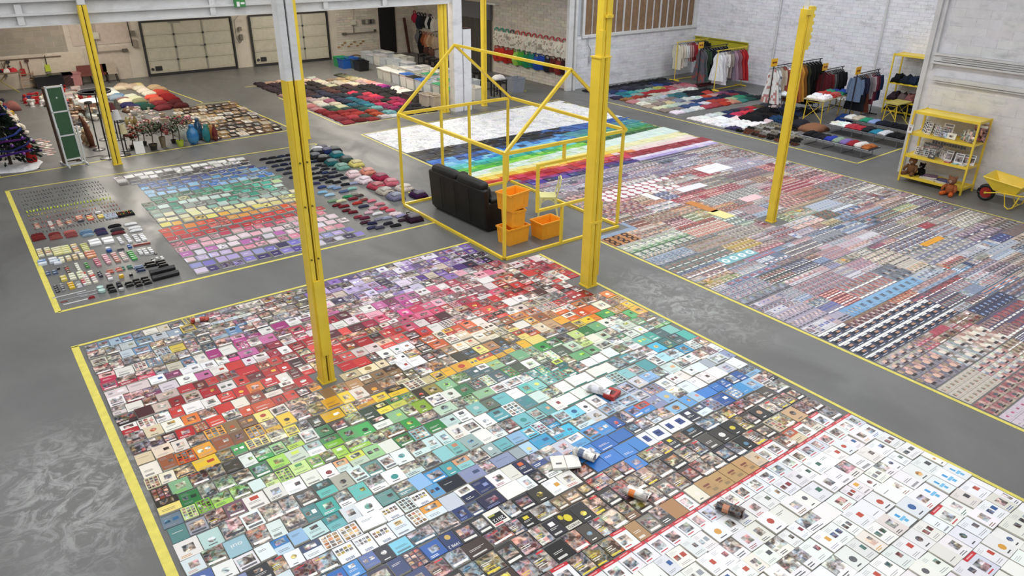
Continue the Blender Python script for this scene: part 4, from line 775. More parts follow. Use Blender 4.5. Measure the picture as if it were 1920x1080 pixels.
# anchor points: pixel, palette
LA = '''1060,375,greymix 1085,350,lilacmix 1150,330,lilacmix 1220,320,lilacmix 1290,300,lilacmix 1350,290,greymix 1400,290,greymix 1340,280,greymix 1180,345,lilacmix 1240,345,greymix 1380,300,palep 1440,300,palep
 1110,365,lilacmix 1160,355,lilacmix 1290,325,pinkred 1270,335,redpl 1300,328,redpl 1240,330,greymix 1420,315,palep 1465,310,pinkred 1340,340,beigemix 1380,330,greymix 1410,330,darkmix 1450,325,beigemix
 1135,370,disc 1160,362,disc 1185,355,disc 1210,350,disc 1235,343,disc 1140,378,disc 1165,368,disc 1225,352,disc 1120,390,pinkred 1180,375,orangemix 1250,365,orangemix 1230,375,orangemix 1200,385,pinkred 1240,390,pinkred 1290,370,darkmix 1300,375,pinkred 1330,365,redpl 1360,355,redpl 1345,360,redpl 1320,350,darkmix 1400,345,greymix 1430,345,beigemix
 1150,405,redpl 1130,412,pinkred 1180,400,beigemix 1210,395,darkmix 1170,410,greymix 1230,410,orangemix 1260,400,yellowmix 1290,395,orangemix 1330,385,beigemix 1360,385,orangemix 1400,380,beigemix 1380,375,greymix 1440,370,pinkred 1480,350,pinkred 1510,345,pinkred 1500,330,pinkred 1540,350,beigemix
 1130,436,paleb 1150,442,ring 1165,438,ring 1180,434,ring 1160,450,ring 1190,446,beigemix 1215,420,orangemix 1240,415,pinkred 1195,428,orangemix 1260,420,orangemix 1300,410,beigemix 1340,405,yellowmix 1320,400,yellowmix 1380,400,greymix 1430,390,paleb 1420,405,greenmix
 1190,460,yellowmix 1215,452,yellowmix 1240,440,yellowmix 1200,468,greenmix 1230,458,greenmix 1260,450,greymix 1290,440,greenmix 1330,430,orangemix 1360,425,beigemix 1300,430,paleb 1350,415,greenmix 1390,420,greenmix 1220,475,lilacmix 1260,470,greenmix 1240,485,paleb 1270,478,beigemix
 1250,495,darkgreen 1280,488,darkgreen 1310,478,darkgreen 1340,468,darkgreen 1260,500,darkgreen 1300,490,darkgreen 1300,460,beigemix 1330,452,greymix 1370,440,beigemix 1400,432,beigemix 1350,470,yellowmix 1380,462,yellowmix 1390,450,greenstripe 1410,445,greenstripe 1440,425,pinkred 1430,438,pinkred
 1270,510,tealoop 1295,502,tealoop 1320,494,tealoop 1345,486,tealoop 1370,478,tealoop 1290,515,bluemix 1320,508,bluemix 1350,500,bluemix 1400,470,pinkred 1430,462,pinkred 1460,452,pinkred 1390,485,paleb 1430,475,paleb 1470,465,paleb 1460,440,paleb 1500,430,paleb 1490,450,paleb 1530,440,palep
 1300,525,yellowmix 1340,520,paleb 1330,540,palep 1350,525,bluemix 1380,510,bluemix 1400,500,paleb 1440,490,bluemix 1480,480,bluemix 1450,500,orangemix 1500,470,bluemix 1380,530,palep 1420,520,paleb 1450,515,darkgreen 1370,550,palep 1400,545,paleb 1440,540,paleb 1410,570,palep 1450,570,palep 1420,590,palep 1480,550,palep
 1490,505,darkmix 1520,500,darkpl 1540,490,bluemix 1500,520,darkpl 1510,490,bluemix 1560,480,beigemix 1570,495,palep 1540,510,pinkred 1580,505,palep 1540,525,palep 1500,545,paleb 1530,540,bluemix 1480,590,palep 1520,580,palep 1460,600,greymix 1510,600,palep 1540,590,greymix 1500,620,greymix 1540,610,palep
 1580,545,beigemix 1600,555,skyfig 1620,565,skyfig 1640,575,skyfig 1590,535,darkgreen 1650,545,redblue 1670,555,redblue 1640,535,redblue 1620,530,beigemix 1680,545,beigemix 1590,570,darkmix 1560,565,pinkred 1590,590,pinkred 1560,580,darkmix
 1560,640,hero 1600,620,hero 1640,600,hero 1680,580,hero 1700,565,hero 1600,650,hero 1640,630,hero 1680,610,hero 1720,590,hero 1740,578,hero 1630,665,hero 1670,645,hero 1710,620,hero 1750,600,hero 1765,590,hero 1660,680,hero 1700,655,hero 1740,630,hero 1780,605,hero
 1690,680,face 1720,695,face 1750,670,face 1780,650,face 1700,665,face 1740,705,face 1770,690,face 1790,670,face 1740,650,face 1760,630,pinkred 1800,610,darkpl 1840,590,darkpl
 1770,720,face3 1800,700,face3 1820,680,face3 1780,740,face3 1810,725,face3 1840,705,face3 1800,660,face2 1840,640,face2 1830,620,face2 1870,620,darkpl 1860,660,face2 1880,640,face2 1850,690,face2 1890,660,face2 1900,650,darkpl
 1810,748,beigerow 1850,722,beigerow 1890,695,beigerow 1840,758,beigerow 1880,730,beigerow 1915,705,beigerow 1825,750,pinkrow 1865,728,pinkrow 1855,768,pinkrow 1895,742,pinkrow 1905,670,goldrow 1918,660,goldrow 1890,780,magrow 1915,770,magrow 1880,770,greymix 1910,750,greymix 1905,800,magrow
 1600,440,paleb 1560,430,bluemix 1530,400,greenmix 1500,400,greymix 1480,410,yellowmix 1460,400,greenmix 1560,390,paleb 1600,400,bluemix 1640,400,bluemix 1560,460,palep 1600,460,palep 1640,440,palep 1620,470,pinkred 1640,490,bluemix 1620,510,palep 1650,510,bluemix 1680,470,darkmix 1670,480,greymix 1700,490,beigemix 1690,520,paleb 1720,510,paleb 1740,530,paleb 1700,540,beigemix
 1660,400,greenmix 1690,420,pinkred 1650,420,darkmix 1710,430,bluemix 1730,420,redpl 1740,430,redpl 1680,440,darkmix 1720,410,darkmix 1760,410,greymix 1800,410,beigemix 1780,430,bluemix 1740,460,orange1 1755,452,orange1 1765,445,orange1 1770,460,darkmix 1740,445,bluemix 1800,450,yellowmix 1820,455,yellowmix 1840,440,bluemix 1860,440,navyp 1880,430,beigemix 1900,430,greymix
 1760,480,bluemix 1780,485,beigemix 1760,510,beigemix 1790,500,orangemix 1820,490,bluemix 1850,480,bluemix 1870,470,paleb 1890,460,darkmix 1800,530,paleb 1780,540,paleb 1830,510,lilacmix 1860,500,lilacmix 1840,530,paleb 1870,530,bluemix 1900,500,beigemix 1900,540,bluemix 1880,560,bluemix 1910,460,bluemix 1850,555,bluemix 1820,550,bluemix 1790,560,darkmix
 1740,570,darkpl 1770,575,bluemix 1800,570,paleb 1830,575,navyp 1860,580,navyp 1890,590,paleb 1880,600,navyp 1850,600,darkpl 1910,580,navyp 1910,610,darkpl 1820,590,paleb
 1420,360,greymix 1470,380,beigemix 1500,370,orangemix 1540,370,beigemix 1580,370,greymix 1600,350,darkmix 1450,345,pinkred 1560,340,pinkred 1620,370,greymix 1660,380,darkmix 1520,320,greymix 1480,300,greymix'''
LAN = [(F(int(a), int(b_)).x, F(int(a), int(b_)).y, p) for a, b_, p in (s_.split(',') for s_ in LA.split())]
def lpal(x, y): return min(LAN, key=lambda a: (a[0]-x)**2*.45+(a[1]-y)**2*1.5)[2]
houses = (7.45, 10.25, 10.72, 14.3)
def infield(x, y): return not (x < 10.75 and 10.2 < y < 14.35) and not (abs(x-13.5) < .23 and abs(y-8.69) < .25)
leaf = []
y = 13.62
blk = 0
while y > 1.0:
    nrow = rl.choice((1, 1, 2, 2, 3)); hh = rl.choice((.15, .2, .21, .21, .15, .27)); x = 9.78
    while x < 17.8:
        p = lpal(x+.4+rl.gauss(0, .15), y-hh*nrow/2+rl.gauss(0, .12)); cols, accs, sty = LP[p]; cols = [tuple(v*.86 for v in mixc(c_, hx('B4B8D0'), .10)) for c_ in cols]
        big = p in ('hero', 'face', 'face2', 'face3', 'disc', 'ring', 'tealoop')
        w = rl.choice((.105, .15, .15, .21, .12)) if not big else .24
        h_ = hh; n = rl.randint(3, 9) if not big else rl.randint(2, 4)
        bx = min(17.84, x+n*w); blk += 1
        mono = rl.random() < .8
        base0, acc0, st0 = rl.choice(cols), mixc(rl.choice(accs), (.35, .35, .4), .25), rl.choice(sty)
        for r_ in range(nrow):
            xx = x
            if not mono or rl.random() < .3: base0, acc0, st0 = rl.choice(cols), rl.choice(accs), rl.choice(sty)
            while xx+w*.7 < bx:
                ww = min(w, bx-xx)
                if not mono and rl.random() < .5: base0, acc0, st0 = rl.choice(cols), rl.choice(accs), rl.choice(sty)
                leaf.append((xx+ww/2, y-(r_+.5)*h_, ww, h_, base0, acc0, st0, blk)); xx += ww
        x = bx
    y -= nrow*hh+rl.choice((0, 0, .01, .02))
leaf = [l for l in leaf if infield(l[0], l[1]) and inview(l[0], l[1], 0, 260)]
seen = [l for l in leaf if inview(l[0], l[1], 0, -2)]
seen.sort(key=lambda l: l[0]**2+l[1]**2); near = {id(l) for l in seen[:300]}
lm = MB(); rank = {}
for l in leaf:
    x, y, w, h, base, acc, st, bk = l; bc = jit(base, .03, rl); rk = random.Random(bk*31+hash(st) % 7 if False else bk*31)
    if id(l) in near:
        b = MB(); cover(b, w-.004, h-.005, .002, st, bc, acc, rk, flat=True); o = b.build('leaflet', M_matte, loc=(x, y, .001))
        i = max(1, int(round((x-9.74)/w+.5))); j = max(1, int(round((10.2-y)/.2)))
        tag(o, '%s leaflet with %s, %s from aisle tape, %s line from the house' % (cname(bc), MOTIF[st], ordw(min(i, 99)), ordw(min(j, 99))), 'leaflet', 'leaflets laid in rows, near end of right field')
    else: cover(lm, w-.004, h-.005, .002, st, bc, acc, rk, flat=True, M=Matrix.Translation((x, y, .001)))
tag(lm.build('assorted_leaflets', M_matte), 'thousands of small printed leaflets tiled over the right field', 'leaflets', kind='stuff')
# larger plain sheets lying on them
for px, py, w, d, c, t_ in ((1337, 316, .95, .55, 'EDEBF0', 'large white card beside the red leaflets, farther one'), (1297, 352, .9, .28, 'E8E6EA', 'narrow white card between dark and orange leaflets'), (1408, 372, .6, .28, 'ECC8CC', 'pale pink card among the beige leaflets'), (1220, 369, .2, .5, 'F0ECEA', 'small white strip among the orange leaflets'), (1352, 402, .34, .5, 'E8E09A', 'pale yellow card beside the yellow leaflets'), (1316, 388, .24, .8, 'C8803A', 'orange card strip running along the leaflets'), (1748, 453, .75, .14, 'E8A22A', 'bright orange strip standing out among dark leaflets')):
    f = F(px, py); b = MB(); b.box((0, 0, .003), (w, d, .006), hx(c)); b.quad(-w*.35, -.01, w*.1, .01, .0065, jit(hx(c), .2)); tag(b.build('card_sheet', M_matte, loc=(f.x, f.y, .004)), t_, 'card')
# ---- rainbow folders and white papers
# boundaries at the left (x=9.75) and right (x=17.8) edges
BND = [('white', 20.55, 20.95), ('black', 17.95, 17.75), ('blue', 16.9, 17.3), ('sky', 16.45, 16.9), ('turq', 16.15, 16.5), ('lime', 15.75, 16.15), ('mint', 15.35, 15.95), ('lemon', 15.05, 15.25), ('sun', 14.85, 14.85), ('orange', 14.6, 14.6), ('red', 14.5, 14.35), ('plum', 14.05, 13.95), ('lilac', 13.9, 13.75), ('end', 13.62, 13.62)]
FP = {
 'white': 'F2F2F4 EEEEF0 F4F4F4 E8E8EC F0F0EE ECECF2 D8D8DC', 'black': '1E2024 26282C 1A1C22 2E3A4A 1E2A44', 'blue': '2A66C0 3A7AD0 5AA0E0 1E4E9A 6AB0E8 3A4A6A', 'sky': '5AAAE0 7AC4EC 3A8AD0 8AD0E8 2E7AC8',
 'turq': '2ABAC0 4AC8C8 1E9A9A 3AB09A 6AD0D0', 'lime': '6ACA3A 5ABE46 86D446 4AAE5A 9ADA5A', 'mint': 'DCEEE4 E4F0EA D0E8D8 C8E0A8', 'lemon': 'F0EEA0 F0E88A EEE8B0 F2EC9A', 'sun': 'F0C83A ECD05A E8B83A F0D86A', 'orange': 'E07A3A D86A3A E8904A C84A2A', 'red': 'C0242E B01E2A D0323A A02038 C83A5A', 'plum': '7A2A6A A03A8A 5A2A7A C85A9A', 'lilac': '3A2A7A 4A3A9A 2E3A7A 5A4AA0 3A3A5A'}
FPR = {'black': '2A62B8 1E4E9A 3A6AB0 26508A', 'blue': '3A8A9A 2E7A9A 4A9AA8 3A6AA0', 'sky': '3A9A8A 4AA08A 3A8A7A', 'turq': '2E8A5A 3A9A5A 4A8A3A', 'lime': '4A7A3A 3A6A3A 2E5A3A 3A4A34', 'mint': 'E0F4EC E4F4EC', 'lemon': 'F2F0B8 F0EEC0', 'sun': 'F4E8D8 F0E4D4', 'orange': 'F4DCD8 F0D4D4', 'red': '9A2A38 8E2430 A03040', 'plum': 'E8DCF0 E4D8EC', 'lilac': 'D8CCEC C0B4E0 B4A4DC'}
rf = random.Random(5); sheets = MB(); nf = [0]; ns = [0]
items = []
for bi in range(len(BND)-1):
    nm, yl, yr = BND[bi]; _, yl2, yr2 = BND[bi+1]
    wd, hd = (.21, .24) if nm == 'white' else (.27, .2)
    nr = max(1, int(round(max((yl-yl2), (yr-yr2))/hd)))
    for r_ in range(nr):
        x = 9.8; k = 0
        while x < 17.75:
            w = wd*rf.uniform(.75, 1.2) if nm == 'white' else wd*rf.uniform(.85, 1.15); u = (x-9.75)/8.05; k += 1
            ya = yl+(yr-yl)*u; yb = yl2+(yr2-yl2)*u; cy = ya-(r_+.5)*(ya-yb)/nr; hh = (ya-yb)/nr
            right = u > rf.uniform(.52, .66)
            pal = (FPR.get(nm) if right and nm in FPR else FP[nm]).split()
            if hh > .04: items.append((nm, r_+1, k, x+w/2, cy, w, hh, hx(rf.choice(pal)), bi))
            x += w
fol = [i for i in items if i[0] != 'white' and infield(i[3], i[4])]; whi = [i for i in items if i[0] == 'white']
def fdist(i): return i[3]**2+i[4]**2
for grp, lim, nmn in ((fol, 300, 'folder'), (whi, 300, 'paper_sheet')):
    vis_ = sorted([i for i in grp if inview(i[3], i[4])], key=fdist); keep = {id(i) for i in vis_[:lim]}; rest = MB()
    for it in grp:
        nm, r_, k, cx, cy, w, hh, col, bi = it; rz = rf.gauss(0, .03 if nm == 'white' else .015); c = jit(col, .05, rf); t = rf.choice((.004, .008, .014)) if nm != 'white' else rf.choice((.002, .004, .006))
        one = id(it) in keep; b = MB() if one else rest
        M = None if one else Matrix.Translation((cx, cy, .001)) @ Matrix.Rotation(rz, 4, 'Z')
        ov = .0 if nm == 'white' else .01
        b.box((0, 0, t/2), (w-.006, hh-.006, t), c, M=M, bottom=False)
        if nm == 'white':
            for q in range(rf.randint(0, 3)):
                u0 = rf.uniform(-.45, .2)*w; v0 = rf.uniform(-.4, .3)*hh; b.quad(u0, v0, u0+w*rf.uniform(.1, .3), v0+hh*rf.uniform(.04, .16), t+.0008, jit(hx(rf.choice(('8A8A98', '6A6A78', 'A8A8B4', '3A3A44'))), .2, rf), 1, M)
        else:
            b.quad(-w*.5+.003, -hh*.5+.004, -w*.5+.012, hh*.5-.004, t+.0008, jit(c, .3, rf), 1, M)
            if rf.random() < .3: b.quad(-w*.3, -hh*.1, w*.1, 0, t+.0008, mixc(c, (1, 1, 1), .5), 1, M)
        if one:
            o = b.build(nmn, M_print if nm != 'white' else M_matte, loc=(cx, cy, .001), rz=rz)
            if nm == 'white': tag(o, '%s printed sheet, %s from aisle tape, %s row behind the black folders' % (cname(c), ordw(k), ordw(20-r_ if r_ < 20 else 1)), 'paper', 'white printed sheets behind the folders')
            else: tag(o, '%s folder, %s from aisle tape, %s line of the %s band' % (cname(c), ordw(k), ordw(r_), {'sky': 'sky-blue', 'turq': 'turquoise', 'sun': 'deep yellow', 'lemon': 'pale yellow', 'lilac': 'violet'}.get(nm, nm)), 'folder', 'plastic folders in the rainbow bands')
    if rest.f: tag(rest.build('assorted_%ss' % nmn, M_print if nmn == 'folder' else M_matte), 'remaining %ss at the far side of the right field' % nmn.replace('_', ' '), nmn.replace('_', ' ')+'s', kind='stuff')
# ------------------------------------------------------------------ notebooks (middle left field)
rn = random.Random(31)
NROW = ['F0F0EE D8D8DA E8E8EA', 'EAEAEC 3A3A42 2A2A30 D8D8DA', '24242C 2E3450 202026 4A4A5A', '2E3A74 242E66 3A4882 2E5898', '305C98 4A68A4 244C94 5AA4D0', '5A7AB4 8ABCE0 3A74B0 6AA0C8', '8ABADC B8D8EE 9AC8E8 3A7AC0', '3A8A7A 5AB8A0 2E6A58 4A9A80', '2E6A50 4AB89A 3A8A6A C8DCA0', '3AB09A C8E4D8 2E8A70 D0E4DC', '4AAA8A 8A9A90 3A9A80 9AA89C', 'A8C0B4 B8D0C8 8AB8A8 E8E0B8', 'E8E8A8 ECE6BC D8D8A0 F0E88A', 'ECE07A E8C85A E8B04A DCCB8A', 'E88A3A E05A2E D8482A E09A4A', 'D8382A C8302E D0402A C83A3A', 'C0282E B0303A C8404A B83040', 'D8788A C84060 E0A8B0 C85A78', 'E8B0C0 E4C8D4 EED4DC DCA8C4', 'F0E0E4 ECD0D8 D8D0DC C070B0', 'D88AA0 E8C8D0 C8B8DC E0A0A8', 'B8A8D8 9A9ACC 3A3460 7A70C0', '3A2A6A 4A3A90 2A2450 8A80CC D0C8DC']
NR = len(NROW); cnt = 0
for r_ in range(NR):
    y = 20.2-(r_+.5)*(7.2/NR); k = 0
    x0 = 2.75+(.0 if r_ < 3 else .35 if r_ < 8 else .1 if r_ < 14 else 0); x1 = 5.95 if r_ > 2 else 5.9
    x = x0
    while x < x1:
        k += 1; w = rn.choice((.2, .2, .22, .17, .21)); h = rn.choice((.22, .25, .24, .20)); col = jit(hx(rn.choice(NROW[r_].split())), .07, rn)
        px_, py_ = x+w/2, y+rn.uniform(-.02, .02); col = tuple(v*.86 for v in col); t = rn.choice((.008, .012, .02, .03)); rz = rn.gauss(0, .03)
        b = MB(); b.box((0, 0, t/2), (w, h, t), hx('E4E2DA'), top=col)
        if rn.random() < .6: b.quad(-w*.3, -h*.05, w*.15, h*.04, t+.0008, mixc(col, (1, 1, 1), .6))
        if rn.random() < .4: b.quad(-w/2, -h/2, -w/2+.03, h/2, t+.0009, jit(col, .35, rn))
        if rn.random() < .15: b.quad(-w*.45, -h*.45, w*.45, h*.45, t+.001, jit(col, .2, rn), 0.)
        if rn.random() < .3: b.quad(w*.3, -h*.4, w*.36, -h*.1, t+.0009, (.9, .9, .9))
        o = b.build('notebook', M_note, loc=(px_, py_, .001), rz=rz); cnt += 1
        tag(o, '%s notebook, %s from the pencil side, %s row from far tape' % (cname(col), ordw(k), ordw(r_+1)), 'notebook', 'notebooks laid out by colour')
        x += w+rn.choice((.025, .035, .05))
# pens and pencils
PC = [['3A3A44', '5A5A60', '2A3A5A'], ['4A4A52', '2A2A30', '6A6A70'], ['3A4A6A', '2A3A6A', '4A4A50'], ['3A5A5A', '2A4A5A', '4A6A5A'], ['3A6A4A', '4A7A4A', '5A6A3A'], ['C8E03A', 'D0E83A', 'B8C83A'], ['E0D03A', 'D8A83A', 'B8A85A'], ['D84A2A', 'C83A2A', '8A4A3A'], ['C83A3A', 'A84A4A', '7A4A4A'], ['C8404A', 'D85A6A', 'B86A70'], ['6A4A4A', '4A3A3A', '8A6A5A']]
pm = {}
npn = 0
for r_, cs in enumerate(PC):
    y = 20.05-r_*.3; k = 0; x = .72+(.0)
    while x < 2.42-(0 if r_ < 7 else .0):
        k += 1
        if npn < 300 and rn.random() < .93:
            c = rn.choice(cs)
            if (c, r_ == 5) not in pm:
                b = MB(); L_ = .13 if r_ != 5 else .11; rr = .006 if r_ != 5 else .013
                b.tube([(0, -L_/2, rr), (0, L_/2-.02, rr)], rr, 6, hx(c)); b.tube([(0, L_/2-.02, rr), (0, L_/2+.02, rr)], [rr*.95, rr*.2], 6, mixc(hx(c), (.7, .6, .5), .6)); b.tube([(0, -L_/2-.014, rr), (0, -L_/2, rr)], rr*.8, 6, (.03, .03, .03) if r_ != 5 else hx(c))
                pm[(c, r_ == 5)] = b.mesh('pen' if r_ != 5 else 'highlighter', M_plastic)
            o = inst('pen' if r_ != 5 else 'highlighter', pm[(c, r_ == 5)], (x, y+rn.uniform(-.02, .02), .001), rn.gauss(0, .12)); npn += 1
            tag(o, '%s %s, %s from left tape, %s row from the far tape' % (cname(hx(c)), 'pen' if r_ != 5 else 'highlighter', ordw(k), ordw(r_+1)), 'pen', 'pens laid out in rows')
        x += .062 if r_ != 5 else .066
# small stationery
SM = [  # px,py, n across, n down, size(w,d,h), colours, name, words
 (70, 425, 1, 5, (.09, .05, .03), 'C8A08A B86A5A 8A8A80', 'glue_stick', 'small pink-brown glue sticks stack'), (96, 423, 1, 5, (.08, .06, .03), 'B85A4A D8D0C8', 'eraser', ''), (112, 420, 1, 4, (.09, .06, .03), 'C8887A D8B8A8', 'eraser', ''), (130, 418, 1, 4, (.1, .07, .03), 'C88A6A D8D8D8 8A8A8A', 'pencil_sharpener', ''),
 (150, 412, 1, 3, (.12, .09, .04), 'D87A5A E8A88A 4A4A50', 'eraser', ''), (168, 408, 1, 4, (.12, .07, .03), 'D86A4A E8C85A 3A3A40', 'eraser', ''), (187, 404, 1, 4, (.12, .07, .03), 'E0C84A 3A3A44 D8D8DC', 'calculator', ''),
 (72, 446, 1, 3, (.24, .09, .05), '8A2A2E 6A2426 7A2A2A', 'pencil_case', ''), (104, 444, 1, 3, (.24, .09, .05), '7A2E30 5A2426 8A4A44', 'pencil_case', ''), (133, 440, 1, 3, (.24, .09, .05), 'B86A64 8A4A48 4A7A6A', 'pencil_case', ''), (163, 438, 1, 3, (.24, .09, .05), '8AA0B4 5A7A98 7A98B0', 'pencil_case', ''), (190, 436, 1, 3, (.22, .09, .05), '4A3A5A 2A2450 3A3A5A', 'pencil_case', ''),
 (83, 474, 2, 4, (.1, .07, .03), 'E8DCA0 E0C88A D8A88A E8E4C8', 'sticky_note_pad', ''), (108, 472, 1, 4, (.17, .07, .03), 'ECE6A0 E8E4B8 E8DC8A', 'sticky_note_pad', ''), (124, 469, 1, 4, (.15, .07, .03), 'F0EC9A E8E8A8', 'sticky_note_pad', ''), (142, 468, 1, 5, (.1, .07, .03), 'E8D08A E0A07A D8D0C8', 'sticky_note_pad', ''), (160, 466, 1, 5, (.12, .06, .03), 'D8D890 C8C87A', 'sticky_note_pad', ''),
 (178, 456, 1, 2, (.2, .13, .04), 'F0F0F0 E8E8EA', 'card_box', ''), (203, 452, 1, 2, (.2, .13, .04), 'F0F0F0 ECECEE', 'card_box', ''), (226, 452, 1, 4, (.07, .06, .03), 'E8E8EA D0D0D4', 'eraser', ''), (240, 448, 1, 5, (.08, .06, .03), 'F0F0F2 D8D8DC', 'eraser', ''), (256, 448, 1, 4, (.09, .07, .03), 'F0F0F2 C8C8CC', 'eraser', ''), (268, 446, 1, 4, (.09, .06, .03), 'F0F0F2 E0E0E4', 'eraser', ''),
 (90, 492, 2, 2, (.15, .1, .04), 'D8E0E8 8AA8D0 E8E8EA', 'card_box', ''), (108, 492, 1, 2, (.14, .1, .03), '9AB0D0 D8DCE4', 'card_box', ''), (135, 485, 4, 2, (.08, .09, .04), 'ECE8C8 E8DCA8 E0C89A', 'sticky_note_pad', ''), (170, 478, 1, 3, (.17, .09, .03), 'E8A87A D88A6A E8D0C0', 'eraser', ''),
 (183, 493, 1, 4, (.09, .06, .03), 'D88A9A C86A7A', 'eraser', ''), (200, 487, 1, 5, (.09, .06, .03), 'D88AA0 E0A8B0', 'eraser', ''), (217, 484, 1, 5, (.09, .06, .03), 'C8887A D8A8A8', 'eraser', ''), (232, 482, 1, 5, (.09, .05, .03), 'B8C0B0 E0C8C0', 'eraser', ''), (248, 480, 1, 5, (.1, .06, .03), '3AA84A 2E9A3E', 'eraser', ''),
 (110, 505, 1, 1, (.05, .05, .03), '2A2A2E', 'eraser', ''), (97, 513, 2, 2, (.08, .06, .03), '5A6A8A 8A90A0', 'pencil_sharpener', ''), (127, 507, 1, 4, (.06, .05, .03), 'B84A3A 7A6A5A', 'eraser', ''), (146, 502, 1, 4, (.06, .06, .03), 'D8D860 E8E8D8', 'eraser', ''), (163, 499, 1, 3, (.06, .05, .03), '4AA04A 6A8A5A', 'eraser', ''),
 (120, 524, 1, 2, (.1, .09, .04), 'E0D06A E8E0B0', 'card_box', ''), (136, 520, 1, 3, (.1, .07, .03), 'E0DC9A E8E8D0', 'card_box', ''), (152, 517, 1, 3, (.11, .08, .03), 'D0DC8A E0E4C0', 'card_box', ''), (168, 522, 2, 6, (.08, .06, .03), 'E8E4D0 D84A3A E8D8D8', 'eraser', ''), (134, 537, 1, 3, (.09, .06, .03), 'ECC83A E8B82A', 'sticky_note_pad', ''), (148, 535, 1, 3, (.09, .06, .03), 'B8B8B8 D8D8DC', 'stapler', ''), (160, 530, 1, 3, (.1, .06, .03), 'E8E8EA D86A6A', 'eraser', ''),
 (112, 541, 2, 4, (.06, .05, .02), '8A8A8A 5A5A60 3A3A40', 'paper_clip_box', ''), (188, 516, 1, 3, (.06, .05, .04), 'B83A44 3A3A44', 'eraser', ''), (205, 520, 1, 3, (.08, .07, .03), 'E8E8EC C8A8A8', 'eraser', ''), (228, 520, 1, 1, (.08, .07, .05), 'E8B82A', 'eraser', ''), (215, 508, 2, 2, (.12, .06, .03), 'D88A7A C86A5A', 'stapler', ''), (236, 503, 2, 2, (.1, .05, .03), '5A8A7A 3A6A5A', 'stapler', ''),
 (262, 505, 1, 3, (.16, .06, .04), '2A3A5A 3A5A80 8AA0B8', 'stapler', ''), (246, 517, 1, 1, (.06, .06, .04), '2A2A2A', 'eraser', ''), (190, 545, 1, 2, (.12, .1, .05), 'B8D8D0 D8A8A8', 'tape_roll', ''), (172, 559, 1, 1, (.1, .06, .04), 'A82A3A', 'stapler', ''), (209, 543, 1, 3, (.13, .08, .06), '1E1E20 2A2A2C', 'stapler', ''), (224, 536, 1, 2, (.09, .07, .05), '2A2A2E', 'tape_roll', ''), (228, 545, 1, 1, (.1, .08, .05), 'B8B8B8', 'tape_roll', ''),
 (242, 535, 1, 2, (.12, .07, .05), '1E1E20', 'stapler', ''), (258, 532, 1, 3, (.12, .08, .05), '1E1E20', 'stapler', ''), (274, 528, 1, 3, (.14, .08, .05), '1E1E20', 'stapler', ''), (282, 498, 1, 2, (.2, .08, .06), '1A1A1C', 'stapler', ''), (303, 496, 1, 3, (.18, .07, .05), '1A1A1C', 'stapler', ''), (204, 470, 1, 2, (.1, .08, .05), '2A5AA8 E8E8EA', 'tape_roll', ''), (226, 469, 1, 1, (.14, .07, .04), '5A5A64', 'stapler', ''), (243, 463, 1, 2, (.07, .05, .03), '2A5AA0', 'eraser', ''), (266, 459, 1, 1, (.3, .05, .03), '9A4A44', 'ruler', ''), (278, 472, 2, 3, (.07, .07, .03), 'E0E0E0 C8C8CC', 'eraser', ''), (263, 474, 1, 3, (.07, .05, .03), 'E8E8E8', 'eraser', ''), (287, 477, 1, 1, (.12, .06, .03), '1A1A1A', 'scissors', ''), (296, 487, 3, 2, (.05, .05, .03), '2A2A2A D8D8D8', 'eraser', ''),
]
SMC = {}
for px, py, nx, ny, (w, d, h), cols, nm, _w in SM:
    f = F(px, py); cs = cols.split()
    for j in range(ny):
        for i in range(nx):
            c = hx(rn.choice(cs)); b = MB(); ww, dd = w*rn.uniform(.9, 1.05), d*rn.uniform(.9, 1.05)
            if nm == 'pencil_case': b.pillow(ww, dd, h, col=c, n=5, m=3, wr=.1); b.box((0, 0, h*.93), (ww*.8, .008, .006), jit(c, .5))
            elif nm in ('tape_roll',): b.lathe([(dd*.5, 0), (dd*.6, h*.1), (dd*.6, h*.9), (dd*.45, h), (dd*.25, h*.9)], 10, c)
            elif nm == 'scissors': b.tube([(-.06, 0, .01), (.02, .01, .01)], .006, 5, (.5, .5, .5)); b.lathe([(.02, 0), (.025, .01), (.02, .015)], 8, c, (.05, .02, 0)); b.lathe([(.02, 0), (.025, .01), (.02, .015)], 8, c, (.05, -.02, 0))
            elif nm == 'stapler': b.box((0, 0, h*.2), (ww, dd*.8, h*.3), c); b.box((ww*.04, 0, h*.65), (ww*.9, dd*.6, h*.5), jit(c, .2), taper=.8)
            else: b.box((0, 0, h/2), (ww, dd, h), c, taper=.95); b.box((-ww*.1, 0, h+.001), (ww*.5, dd*.6, .002), mixc(c, (1, 1, 1), .4))
            X = f.x+(i-(nx-1)/2)*(w+.03); Y = f.y-(j-(ny-1)/2)*(d+.045)
            SMC[(nm, cname(c))] = SMC.get((nm, cname(c)), 0)+1
            words = nm.replace('_', ' ')
            o = b.build(nm, M_plastic if nm != 'pencil_case' else M_cloth, loc=(X, Y, .001), rz=rn.gauss(0, .06))
            kx = max(1, int(round((X-.55)/.09))); ky = max(1, int(round((Y-12.9)/.07)))
            tag(o, '%s %s, %s step from left tape, %s step from front tape' % (cname(c), words, ordw(kx), ordw(ky)), words, 'small stationery')
def soft(name, px, py, w, d, h, c, label, cat, group=None, rz=0, extra=None, m=None, c2=None, z=0.001, n=7, mm=5):
    f = F(px, py); b = MB(); b.pillow(w, d, h, col=c, n=n, m=mm, wr=.12, col2=c2)
    o = b.build(name, m or M_cloth, loc=(f.x, f.y, z), rz=rz, smooth=True); tag(o, label, cat, group)
    if extra: extra(o)
    return o
